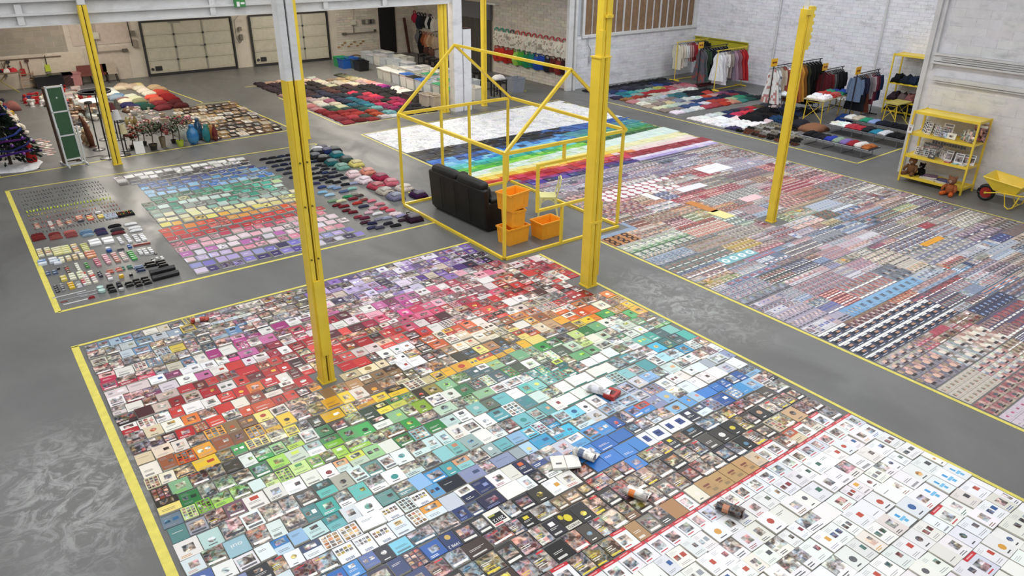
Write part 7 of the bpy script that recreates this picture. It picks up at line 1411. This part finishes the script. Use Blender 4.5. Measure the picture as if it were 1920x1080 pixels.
for i, (px, py, c) in enumerate(CU):
    c = jit(hx(c), .06, rd); f = F(px, py); near = ('leftmost' if px < 225 else 'left-middle' if px < 258 else 'right-middle' if px < 290 else 'rightmost')
    o = soft('cushion', px, py, .5, .46, .15, c, '%s cushion in the %s part, %s row from the garage door' % (cname(c), near, ordw(max(1, int((py-158)/4.4)))), 'cushion', 'cushions laid on the rear floor', rz=rd.gauss(0, .2)); o.location.z = .001
# picture frames
FR = []
for j in range(10):
    for i in range(9):
        x = 5.75+i*.28*.95+(.12 if j % 2 else 0); y = 22.65+j*.5
        if x < 5.9 and j > 7: continue
        if x < 8.05: FR.append((x, y, i, j))
FCOL = ['B8A08A', '8A7A68', 'D0C4B0', 'C8B89A', '5A4A40', 'D8D4CC', '3A2E28', 'A89078', 'E0DCD4', '7A6A5A', 'B89A6A']
for x, y, i, j in FR:
    w, d = rd.uniform(.2, .26), rd.uniform(.32, .46); fr = hx(rd.choice(('3A2820', '5A4030', 'A88A5A', 'C8B89A', 'E0DCD4', '4A4440', '8A6A44', '2A2220'))); c = hx(rd.choice(FCOL)); b = MB()
    for s in (-1, 1): b.box((s*(w/2-.012), 0, .018), (.024, d, .036), fr); b.box((0, s*(d/2-.012), .018), (w-.04, .024, .036), fr)
    g = tag(b.build('framed_print', M_wood, loc=(x, y, .001), rz=rd.gauss(0, .06)), '%s frame around %s print, %s from the cushions, %s row from front tape' % (cname(fr), cname(c), ordw(i+1), ordw(j+1)), 'framed print', 'frames laid flat')
    b = MB(); cover(b, w-.05, d-.05, .01, rd.choice(('pic', 'blob', 'pic', 'full', 'plain')), mixc(c, (.8, .75, .65), .3), hx(rd.choice(('8A3A3A', '4A6A7A', 'A89A6A', '3A3A3A'))), rd); p = b.build('picture', M_matte, g, loc=(0, 0, .004))
# vases
def vase(px, py, h, r, c, label, prof=None, c2=None, m=None):
    b = MB(); prof = prof or [(r*.5, 0), (r*.85, h*.15), (r, h*.4), (r*.9, h*.65), (r*.45, h*.85), (r*.4, h*.93), (r*.55, h), (r*.35, h*.98)]
    b.lathe(prof, 14, c, cols=[c2 if (c2 and k in (1, 3)) else c for k in range(len(prof)-1)]); return thing_at('vase', px, py, b, m or M_glass, label, 'vase', smooth=True)
vase(364, 270, .55, .17, hx('2A7AB8'), 'large bright blue mottled glass vase at the front tape', c2=hx('3A8AC0'))
vase(375, 262, .62, .13, hx('1E4A6A'), 'dark blue glass vase behind the bright blue one'); vase(389, 266, .5, .11, hx('1E7A80'), 'teal glass vase right of the blue ones'); vase(392, 262, .45, .09, hx('2E8A5A'), 'green glass vase behind the teal one')
vase(399, 262, .42, .08, hx('B87A3A'), 'amber glass vase left of the dark red one'); vase(405, 264, .48, .08, hx('6A1418'), 'slim dark red bottle vase, rightmost of the vases'); vase(372, 244, .3, .12, hx('4A1E22'), 'dark red round vase above the dark blue ones')
for i, (px, py) in enumerate(((338, 262), (343, 258), (348, 264), (353, 256), (333, 256))): vase(px, py, .34, .07, hx('C8CCC4'), 'clear glass vase, %s of the cluster left of the blue vase' % ordw(i+1))
for i, (px, py, c, h) in enumerate(((312, 252, 'B0383A', .2), (320, 250, 'E0D8C8', .24), (326, 254, 'D8D0C0', .3), (306, 248, 'A83A44', .2), (299, 246, 'C8C0B8', .24), (330, 244, 'E0DCD0', .36), (312, 243, 'D8B0A0', .2), (293, 242, '8A7A9A', .18), (285, 246, '9A5A6A', .2), (278, 240, 'B89AA8', .18), (270, 246, 'A85A6A', .22), (262, 240, 'C8A8A0', .2), (255, 236, '7A6A3A', .3), (247, 238, '8A7A4A', .3), (240, 236, '9A8A5A', .28), (298, 232, 'A89AA8', .12), (280, 230, 'C0A890', .1), (288, 226, '9A8A7A', .1))):
    vase(px, py, h, .07, hx(c), '%s ornament jar, %s in the cluster behind the plants' % (cname(hx(c)), ordw(i+1)), m=M_ceram)
# small trinkets on the floor
TR = ['B8A898', 'C8BCB0', '8A7468', 'D8CCC0', '6A5A50', 'A83A3A', 'E0D8D0', 'B87A6A', '4A3A34', '9AA8B0', 'C8A070']
TP = []
def trinket(px, py, k, grp, where, cols=TR, sc=1.0):
    for _ in range(30):
        f = F(px, py)
        if all((f.x-a)**2+(f.y-b_)**2 > .055*sc*sc for a, b_ in TP): break
        px += rd.uniform(-4, 4); py += rd.uniform(-2.5, 2.5)
    TP.append((f.x, f.y))
    c = jit(hx(rd.choice(cols)), .1, rd); b = MB(); s = rd.uniform(.8, 1.3)*sc; t = rd.randrange(4)
    if t == 0: b.lathe([(.05*s, 0), (.08*s, .05*s), (.09*s, .12*s), (.07*s, .13*s), (.06*s, .06*s)], 9, c); nm = 'bowl'
    elif t == 1: b.box((0, 0, .05*s), (.18*s, .12*s, .1*s), c); b.box((0, 0, .105*s), (.19*s, .13*s, .02), jit(c, .4, rd)); nm = 'small_box'
    elif t == 2: b.ball((0, 0, .07*s), (.06*s, .05*s, .07*s), 8, 6, c); b.ball((0, 0, .17*s), .04*s, 8, 5, jit(c, .3, rd)); b.lathe([(.07*s, 0), (.06*s, .02)], 8, jit(c, .3, rd)); nm = 'figurine'
    else: b.lathe([(.1*s, 0), (.12*s, .015), (.11*s, .02), (.06*s, .012)], 12, c); b.lathe([(.03*s, .02), (.03*s, .09*s), (.04*s, .1*s)], 8, jit(c, .3, rd)); nm = 'candle_dish'
    return thing_at(nm, px, py, b, M_ceram, '%s %s, %s %s' % (cname(c), nm.replace('_', ' '), ordw(k), where), nm.replace('_', ' '), grp)
for k in range(34): trinket(238+rd.uniform(0, 92), 208+rd.uniform(0, 34), k+1, 'trinkets near the cushions', 'among the trinkets between cushions and plants', ['8A8078', 'A89C90', 'C0B4A8', '7A3A40', '9A8A78', '5A6A50', 'B8B0A8'])
RED = ['B0282C', 'C83038', 'D8D4D0', 'E8E4E0', '8A1E22', 'B8B0A8', '2A6A4A', '3A4A7A']
for k in range(60):
    t = k/60; trinket(55+t*118+rd.uniform(-6, 6), 196-t*14+rd.uniform(-5, 7)-(4 if rd.random() < .4 else 0), k+1, 'red and white Christmas trinkets', 'along the red and white line from left', RED, 1.3)
for k in range(30): trinket(128+rd.uniform(0, 50), 196+rd.uniform(0, 28), k+1, 'beige trinkets by the basket', 'around the basket behind the green table', ['C8B4A0', 'B8A08A', 'D8C8B8', '8A6A54', '6A4A3A', 'E0D8CC', '9A7A60'], 1.2)
for k in range(10): trinket(135+rd.uniform(0, 35), 230+rd.uniform(0, 18), k+1, 'items right of the green table', 'in the loose group right of the green table', ['4A3A3A', 'D8D0C8', '8A7A74', '3A3A44'], 1.2)
for k in range(14): f = (52+10*(k//5)+rd.uniform(-2, 2), 262+rd.uniform(0, 28)); b = MB(); c = jit(hx(rd.choice(('D8C8C0', 'C8A8A0', 'B89A94', 'E0D8D0'))), .1, rd); b.box((0, 0, .006), (.16, .12, .012), c); b.quad(-.05, -.03, .05, .03, .013, jit(c, .4, rd)); thing_at('photo_card', 72+(k % 3)*7+k*1.2, 262+k*2.2, b, M_matte, '%s card, %s from the far end of the loose card trail' % (cname(c), ordw(k+1)), 'card', 'card trail left of the green table', rz=rd.gauss(0, .2))
# folding table-tennis trolley (green boards)
def at3(px, py, z): return F(px, py, z)
pt = empty('folding_tennis_table', (0, 0, 0), 'green table tennis board folded upright on a white metal frame', 'table tennis table')
A = F(125, 311); B_ = F(157, 305); ex = (B_-A); wdt = ex.length; ex.normalize(); ez = Vector((0, 0, 1)); ey = Vector((-ex.y, ex.x, 0)); pt.location = (A+B_)/2
# board leans back slightly; top at px (96,201)-(123,199)
def loc_(u, v, w_): return (ex*u+ez*v+ey*w_)
def boxl(b, u0, u1, v0, v1, w0, w1, col, lean=.10):
    P = []
    for w__ in (w0, w1):
        for u, v in ((u0, v0), (u1, v0), (u1, v1), (u0, v1)): P.append(loc_(u, v, w__+v*lean))
    for q in ((0, 1, 2, 3), (7, 6, 5, 4), (0, 4, 5, 1), (1, 5, 6, 2), (2, 6, 7, 3), (3, 7, 4, 0)): b.face([P[k] for k in q], col)
hw = wdt/2; GRN = hx('2E5638'); WF = hx('D8DCDC'); Ht = 2.0
for k in range(3):
    b = MB(); boxl(b, -hw+.05, hw-.05, .18+k*.6, .74+k*.6, -.02, .01, GRN); b.build('board', M_paintc, pt)
b = MB()
for u in (-hw, hw-.04): boxl(b, u, u+.04, 0, Ht, -.03, .02, WF)
for v in (.0, .13, .74, 1.34, 1.95): boxl(b, -hw, hw, v, v+.035, -.03, .02, WF)
b.build('frame', M_paintc, pt)
b = MB(); boxl(b, -hw+.02, hw-.02, .05, Ht-.03, .16, .19, hx('6A4A34'), .1); boxl(b, -hw-.02, -hw+.03, .05, Ht-.05, .02, .2, hx('5A4030')); b.build('rear_board', M_wood, pt)
b = MB()
for u in (-hw-.03, hw): boxl(b, u, u+.03, .02, 1.0, -.14, -.1, WF, .02); boxl(b, u, u+.03, .0, .05, -.3, .4, WF, 0)
b.build('stand', M_paintc, pt)
b = MB(); b.ball(tuple(loc_(0, 1.7, -.03+.17)), .02, 8, 5, (.9, .9, .9)); b.build('latch', M_plastic, pt)
# christmas tree
ct = empty('christmas_tree', tuple(F(22, 312)), 'dark Christmas tree with purple and blue tinsel by the left tape', 'christmas tree')
b = MB(); b.tube([(0, 0, 0), (0, 0, 1.5)], [.04, .02], 6, hx('2A1E16')); b.build('trunk', M_wood, ct)
b = MB()
for k in range(1100):
    t = rd.random()**.8; z = .15+1.5*t; r = (.75*(1-t)+.05)*rd.uniform(.35, 1); a = rd.uniform(0, 6.28); c = jit(hx('16261C'), .4, rd); p = Vector((r*math.cos(a), r*math.sin(a), z)); d = Vector((math.cos(a), math.sin(a), rd.uniform(-.5, .1)))*rd.uniform(.1, .2); n = Vector((-math.sin(a), math.cos(a), rd.uniform(-.5, .5)))*.03
    b.face([p-d*.5, p+n, p+d*.5, p-n], c); b.face([p-d*.5+Vector((0, 0, .02)), p+Vector((0, 0, .05)), p+d*.5, p-Vector((0, 0, .03))], c)
o = b.build('branches', M_leaf, ct); o['kind'] = 'stuff'
b = MB()
for k in range(7):
    pts = []
    for q in range(9): a = k*1.3+q*.7; t = .1+k*.12+q*.012; r = .78*(1-t)+.04; pts.append((r*math.cos(a), r*math.sin(a), .15+1.5*t-.05*math.sin(q*PI/2)))
    b.tube(pts, .028, 5, hx(('3A1E6A', '22245A', '4A1A5A', '2A3A7A')[k % 4]))
b.build('tinsel', M_cloth, ct)
for k in range(12):
    b = MB(); a = rd.uniform(3, 6.2); t = rd.uniform(.1, .85); r = .8*(1-t)+.06; b.ball((r*math.cos(a), r*math.sin(a), .15+1.5*t), .04, 8, 6, hx(rd.choice(('5A2A8A', '2A3A9A', 'C8C8D0', '3A1A6A', '7A2A8A')))); b.build('bauble', M_ceram, ct, True)
b = MB(); b.pillow(1.3, 1.3, .05, (0, 0, 0), 8, 8, hx('E4E4E8'), wr=.4, p=2); b.build('white_skirt', M_cloth, ct)
f = F(62, 306); g = empty('santa_figure', tuple(f), 'red and white Santa figure beside the Christmas tree', 'figurine')
b = MB(); b.lathe([(.1, 0), (.13, .1), (.11, .26), (.06, .34)], 10, hx('B02A2A')); b.build('coat', M_cloth, g, True); b = MB(); b.ball((0, 0, .38), .07, 8, 6, hx('E0B8A0')); b.build('face', M_plastic, g, True); b = MB(); b.ball((.02, -.03, .34), (.06, .06, .06), 8, 5, hx('E8E8E8')); b.build('beard', M_cloth, g, True); b = MB(); b.lathe([(.075, .42), (.08, .44), (.03, .54), (.005, .6)], 8, hx('C83030')); b.build('hat', M_cloth, g, True)
# toys and books along the left tape
LT = ['B8B0A0', '9A9288', 'C8A84A', 'D8D4D0', '3A3A44', '8A3A44', '2A3A6A', 'A8A098', 'E0D0C0', '4A2A6A']
for k in range(34):
    t = k/34; px = 2+t*34+rd.uniform(-3, 3); py = 200+t*52+rd.uniform(-4, 4); c = jit(hx(rd.choice(LT)), .1, rd); b = MB()
    if k % 3 == 0: b.box((0, 0, .06), (.3, .22, .12), c); b.box((0, 0, .125), (.26, .18, .01), jit(c, .4, rd)); nm = 'toy_box'
    elif k % 3 == 1: b.pillow(.3, .26, .18, col=c, wr=.3); b.ball((.1, 0, .2), .07, 8, 5, jit(c, .2, rd)); nm = 'plush_toy'
    else: b.lathe([(.08, 0), (.11, .05), (.1, .16), (.05, .2)], 9, c); b.ball((0, 0, .24), .06, 8, 5, jit(c, .3, rd)); nm = 'toy_figure'
    thing_at(nm, px, py, b, M_cloth, '%s %s, %s from the rear in the toy line at left' % (cname(c), nm.replace('_', ' '), ordw(k+1)), nm.replace('_', ' '), 'toys along the left tape', rz=rd.uniform(0, 3))
f = F(33, 253); teddy(f.x, f.y, 0, 1.1, hx('E0D8CC'), hx('E0D8CC'), 'cream and brown plush dog lying above the Christmas tree', rz=-1)
soft('woven_basket', 24, 207, .5, .4, .3, hx('8A5A54'), 'dusky red basket behind the toy line at left', 'basket')
# ironing-table like board at far left, tools on wall
f = F(8, 176); f.y = 33.9; ib = empty('oval_table', (f.x, f.y, 0), 'oval folding table with red and white items, far left', 'table'); b = MB(); b.lathe([(.02, .0), (.75, .0), (.78, .02), (.75, .04), (.02, .04)], 20, hx('7A6A54'), (0, 0, .7), (1, .4)); b.build('tabletop', M_wood, ib)
for s in (-1, 1): b = MB(); b.tube([(s*.5, -.15, 0), (-s*.3, .1, .7)], .02, 6, hx('A89A5A')); b.build('leg', M_paintc, ib)
for k in range(9): b = MB(); c = jit(hx(rd.choice(('B02A34', 'E0DCD8', 'D8D8D8', '26262C', 'C83A44'))), .1, rd); b.pillow(.22, .2, .12, col=c, wr=.3); o = b.build('table_item', M_cloth, loc=(f.x-.45+.12*k, f.y+rd.uniform(-.1, .1), .742)); tag(o, '%s soft item, %s from left on the oval table' % (cname(c), ordw(k+1)), 'soft toy', 'items on the oval table')
def walltool(x, z, L, c, c2, label, kind):
    b = MB()
    if kind == 'shovel': b.tube([(0, 0, 0), (0, 0, -L)], .016, 6, c2); b.box((0, 0, -L-.12), (.2, .03, .26), c, taper=.8)
    elif kind == 'saw': b.face([(-.18, -.02, 0), (.1, -.02, 0), (.02, -.02, -L)], c); b.box((-.05, -.02, .05), (.16, .04, .1), c2); b.face([(.02, -.0, -L), (.1, 0, 0), (-.18, 0, 0)], c)
    elif kind == 'shears': b.tube([(-.05, 0, 0), (.02, 0, -L)], .014, 6, c2); b.tube([(.05, 0, 0), (-.02, 0, -L)], .014, 6, c2); b.box((0, 0, -L-.06), (.06, .03, .16), c)
    else: b.tube([(0, 0, 0), (0, 0, -L)], .012, 6, c2); b.lathe([(.05, -.02), (.05, .02)], 8, c, (0, 0, -L)); b.box((0, 0, -.04), (.14, .04, .08), c)
    tag(b.build('hand_tool', M_paintc, loc=(x, 34.5, z)), label, 'tool')
walltool(1.1, 1.02, .5, hx('6A2A24'), hx('3A2A22'), 'dark red hand saw, leftmost on the rear wall hooks', 'saw')
walltool(1.55, 1.05, .5, hx('4A4A4C'), hx('4A3A34'), 'grey garden shears hanging second on the rear wall', 'shears'); walltool(1.95, 1.02, .4, hx('5A5A5C'), hx('6A5A50'), 'long pale tool hanging third on the rear wall', 'shears'); walltool(2.1, 1.05, .2, hx('26262A'), hx('2A2A2A'), 'small black tool hanging beside the pale one', 'grip')
walltool(2.5, 1.02, .3, hx('A82A2A'), hx('7A2A24'), 'small red shovel hanging on the rear wall', 'shovel'); walltool(2.72, 1.05, .7, hx('4A2A22'), hx('5A2A22'), 'long dark red handled tool reaching behind the ladder', 'grip'); walltool(3.35, 1.15, .35, hx('B8C83A'), hx('2A2A2A'), 'black tool with yellow green tip on the rear wall', 'shovel')
b = MB(); b.box((2.3, 34.55, 1.08), (3.2, .03, .03), hx('6A5A4C')); tag(b.build('tool_rail', M_wood), 'thin brown rail carrying the hanging tools', 'rail')
g = empty('step_ladder', tuple(F(58, 166)), 'small wooden step ladder leaning under the hanging tools', 'ladder')
for s in (-1, 1): b = MB(); b.tube([(s*.24, -.1, 0), (s*.21, .12, .62)], .02, 4, hx('A8886A')); b.build('side_rail', M_wood, g)
for k in range(3): b = MB(); b.box((0, -.05+.07*k, .13+.2*k), (.44, .05, .03), hx('A8886A')); b.build('rung', M_wood, g)
for i, (px, py, w, h, c, t_) in enumerate(((90, 163, .75, .42, '1A1A20', 'black storage chest, left one beside the ladder'), (116, 160, .75, .45, '1A1A20', 'black storage chest, right one beside the pink box'), (137, 159, .6, .45, 'B07A78', 'pink storage box beside the black chests'))):
    f = F(px, py); b = MB(); b.box((0, 0, h/2), (w, .45, h*.96), hx(c), taper=1.04); b.box((0, 0, h+.01), (w+.06, .5, .05), jit(hx(c), .3)); b.box((0, -.235, h*.75), (.1, .02, .06), jit(hx(c), .4)); tag(b.build('storage_chest', M_plastic, loc=(f.x, 34.2, 0)), t_, 'chest')
def stoolchair(x, c, label, y=34.15):
    g = empty('low_chair', (x, y, 0), label, 'chair'); b = MB(); b.box((0, 0, .36), (.42, .4, .06), c); b.build('seat', M_cloth, g); b = MB(); b.box((0, .18, .54), (.5, .06, .3), c); b.build('backrest', M_cloth, g)
    for sx in (-1, 1):
        for sy in (-1, 1): b = MB(); b.tube([(sx*.15, sy*.14, .34), (sx*.2, sy*.18, 0)], .018, 6, hx('2A2220')); b.build('leg', M_wood, g)
stoolchair(F(163, 156).x, hx('7A4A44'), 'dusky red low chair between pink box and column'); stoolchair(F(190, 152).x, hx('6A3A34'), 'dark red low chair partly hidden by the yellow column'); stoolchair(F(208, 150).x, hx('B8AC9C'), 'beige low chair right of the yellow column')
# round white pouf / coffee table with glass balls
g = empty('round_table', tuple(F(178, 219)), 'round white table standing above clustered glass balls', 'table'); b = MB(); b.lathe([(.02, .5), (.38, .5), (.4, .52), (.38, .55), (.02, .55)], 20, hx('DADAD8')); b.build('tabletop', M_plastic, g)
for k in range(3): b = MB(); b.tube([(.3*math.cos(k*2.1), .3*math.sin(k*2.1), 0), (.25*math.cos(k*2.1), .25*math.sin(k*2.1), .5)], .015, 6, (.5, .5, .5)); b.build('leg', M_metal, g)
for k in range(10):
    a = k*.63; b = MB(); b.ball((0, 0, .1), .1, 12, 8, hx('B8C0BC')); f = F(178, 219); o = b.build('glass_ball', M_glass, loc=(f.x+.42*math.cos(a)*(1 if k % 2 else .55), f.y-.1+.42*math.sin(a)*(1 if k % 2 else .55), .001), smooth=True); tag(o, 'pale glass ball, %s around the round white table' % ordw(k+1), 'glass ball', 'glass balls under the white table')
f = F(145, 221); b = MB(); b.lathe([(.22, 0), (.28, .1), (.3, .22), (.26, .22), (.22, .06)], 12, hx('5A4030')); b.box((0, 0, .3), (.03, .5, .03), hx('4A3426')); o = b.build('wicker_basket', M_wood, loc=(f.x, f.y, 0)); tag(o, 'dark wicker basket with handle behind the green table', 'basket')
soft('linen_ball', 146, 212, .24, .2, .1, hx('C89A80'), 'peach ornament resting in the wicker basket', 'ornament'); bpy.data.objects['linen_ball'].location = (f.x, f.y, .1)
# lamps and stands
def lamp(px, py, h, label, shade=None, sc=(.05, .05, .05), base=.16, sh=(.12, .07, .22)):
    g = empty('floor_lamp', tuple(F(px, py)), label, 'lamp'); b = MB(); b.lathe([(base, 0), (base, .02), (.03, .04)], 14, sc); b.build('base', M_metal, g); b = MB(); b.tube([(0, 0, .03), (0, 0, h)], .018, 8, sc); b.build('pole', M_metal, g)
    b = MB(); c = shade or sc; b.lathe([(sh[0], h-.02), (sh[1], h+sh[2]), (sh[1]-.01, h+sh[2]), (sh[0]-.01, h-.02)], 14, c); b.build('lamp_shade', M_paintc, g)
lamp(186, 281, 1.3, 'thin dark floor lamp left of the thick black one', sh=(.1, .1, .03)); lamp(206, 296, 1.75, 'tall thick black floor lamp beside the yellow column', base=.24, sh=(.15, .16, .04))
bpy.data.objects['floor_lamp.001'].children[1].scale = (2.6, 2.6, 1)
lamp(234, 291, 1.0, 'slim black lamp with a white shade right of the column', hx('D8D8DC')); lamp(238, 282, .5, 'short lamp with cream shade beside the slim one', hx('D0C49A')); lamp(222, 262, .85, 'dark red shaded lamp behind the column', hx('5A1A24')); lamp(225, 228, .4, 'grey cone shaded lamp near the blue cushions', hx('4A4640'), sh=(.13, .04, .3)); lamp(197, 262, .7, 'black stand lamp between floor lamps and column', sh=(.06, .05, .06)); lamp(207, 250, .3, 'low black lamp behind the thick floor lamp')
b = MB(); b.tube([(0, 0, .01), (-.2, .15, .01), (-.5, .1, .01), (-.75, -.05, .01), (-.7, -.12, .01), (-.5, -.1, .01)], .008, 5, (.03, .03, .03)); thing_at('power_cord', 200, 293, b, M_plastic, 'black cord curling on the floor left of the thick lamp', 'cord')
g = empty('wooden_giraffe', tuple(F(174, 275)), 'tall brown carved wooden figure left of the floor lamps', 'carving'); b = MB(); b.tube([(0, 0, 0), (-.02, 0, .3), (-.08, .02, .7), (-.14, .03, .9)], [.07, .09, .06, .03], 8, hx('6A3A22')); b.build('body', M_wood, g, True); b = MB(); b.lathe([(.12, 0), (.1, .03)], 10, hx('4A2A1A')); b.build('base', M_wood, g)
for k, (px, py) in enumerate(((160, 268), (164, 262), (168, 258), (166, 272))): b = MB(); c = jit(hx('A88A6A'), .2, rd); b.ball((0, 0, .14), (.08, .06, .14), 8, 6, c); b.ball((.02, 0, .32), .06, 8, 5, c); b.lathe([(.09, 0), (.08, .03)], 8, c); thing_at('carved_figure', px, py, b, M_wood, 'small tan carved figure, %s left of the tall brown one' % ordw(k+1), 'carving', 'small carved figures')
# plants
def plant(px, py, pot, ph, leafc, H_, spread, n, label, flow=None, potc=None, stem=None):
    f = F(px, py); g = empty('potted_plant', tuple(f), label, 'plant'); b = MB(); b.lathe([(pot*.7, 0), (pot, ph), (pot*.88, ph), (pot*.85, ph*.85), (.01, ph*.85)], 12, potc or hx('2A2622')); b.build('pot', M_ceram, g)
    b = MB(); b.tube([(0, 0, ph*.8), (.02, 0, ph+(H_-ph)*.4), (-.02, .02, H_*.85)], .014, 6, hx('5A4434')); b.build('stem', M_wood, g)
    b = MB()
    for k in range(n):
        a = rd.uniform(0, 6.28); r = spread*rd.random()**.6; z = ph+(H_-ph)*(.45+.55*rd.random()); c = jit(hx(leafc), .35, rd)
        if flow and rd.random() < .0: c = hx(flow)
        p = Vector((r*math.cos(a), r*math.sin(a), z)); d = Vector((math.cos(a+.4), math.sin(a+.4), rd.uniform(-.6, .6)))*rd.uniform(.05, .1); nn = d.cross(Vector((0, 0, 1))).normalized()*.03
        b.face([p-d, p+nn, p+d, p-nn], c); b.face([p-nn*.5, p+d*.6+Vector((0, 0, .04)), p+nn*.5, p-d*.6], c)
    o = b.build('foliage', M_leaf, g); o['kind'] = 'stuff'
    if flow:
        for k in range(9):
            b = MB(); a = rd.uniform(0, 6.28); r = spread*.9*rd.random()**.5
            for q in range(5): b.ball((r*math.cos(a)+.03*math.cos(q*1.25), r*math.sin(a)+.03*math.sin(q*1.25), ph+(H_-ph)*(.65+.35*(k/9))+.01*q), (.028, .028, .016), 6, 4, jit(hx(flow), .2, rd))
            b.build('blossom', M_leaf, g)
plant(339, 274, .11, .17, '3A4A2E', .85, .28, 110, 'pink-flowered plant in a lime green pot', 'B0384E', hx('A8B83A')); plant(289, 281, .12, .17, '3E4A2A', .75, .25, 130, 'green leafy plant in a black pot'); plant(307, 276, .09, .3, '4A4630', .7, .2, 120, 'brownish trailing plant beside the black pot', potc=hx('7A6A54')); plant(262, 274, .08, .1, '6A5A44', .6, .25, 80, 'dried orange-pink flower bunch behind the white card', 'B85A44', hx('5A3A2E')); plant(326, 268, .08, .1, '2E3E2E', .55, .2, 70, 'dark plant with plum flowers left of the lime pot', '7A2A44'); plant(352, 250, .07, .1, '4A4A3A', .5, .2, 40, 'pale pink flowers behind the clear vases', 'C87A8A')
plant(250, 279, .09, .1, '5A4A34', .45, .2, 60, 'low rust coloured plant right of the column', 'A84A3A'); plant(272, 272, .07, .1, '2E5A34', .6, .1, 40, 'slim green sprig rising behind the white card')
b = MB(); b.box((0, 0, .16), (.24, .02, .34), hx('E4E4E2'), M=Matrix.Rotation(-.2, 4, 'X')); thing_at('white_card', 264, 288, b, M_matte, 'blank white card standing in front of the dried flowers', 'card')

# ------------------------------------------------------------------ wording: labels shared by look-alikes get their order of nearness
byl = {}
for o in COL.objects:
    if o.parent is None and 'label' in o: byl.setdefault(o['label'], []).append(o)
for l, os_ in byl.items():
    if len(os_) > 1:
        os_.sort(key=lambda o: o.location.x**2+o.location.y**2)
        for i, o in enumerate(os_):
            w = ('nearer one', 'farther one')[i] if len(os_) == 2 else '%s of %s' % (('nearest' if i == 0 else ordw(i+1)+' nearest'), {3: 'three', 4: 'four', 5: 'five', 6: 'six', 7: 'seven', 8: 'eight'}.get(len(os_), 'several'))
            t = l+', '+w
            if len(t.split()) > 16: t = t.replace(' the ', ' ')
            if len(t.split()) > 16: t = l+', '+w.split()[0]
            if len(t.split()) <= 16: o['label'] = t
for o in COL.objects:
    if o.parent is None and 'label' in o and len(o['label'].split()) > 16: o['label'] = o['label'].replace(' the ', ' ').replace(' with ', ', ')
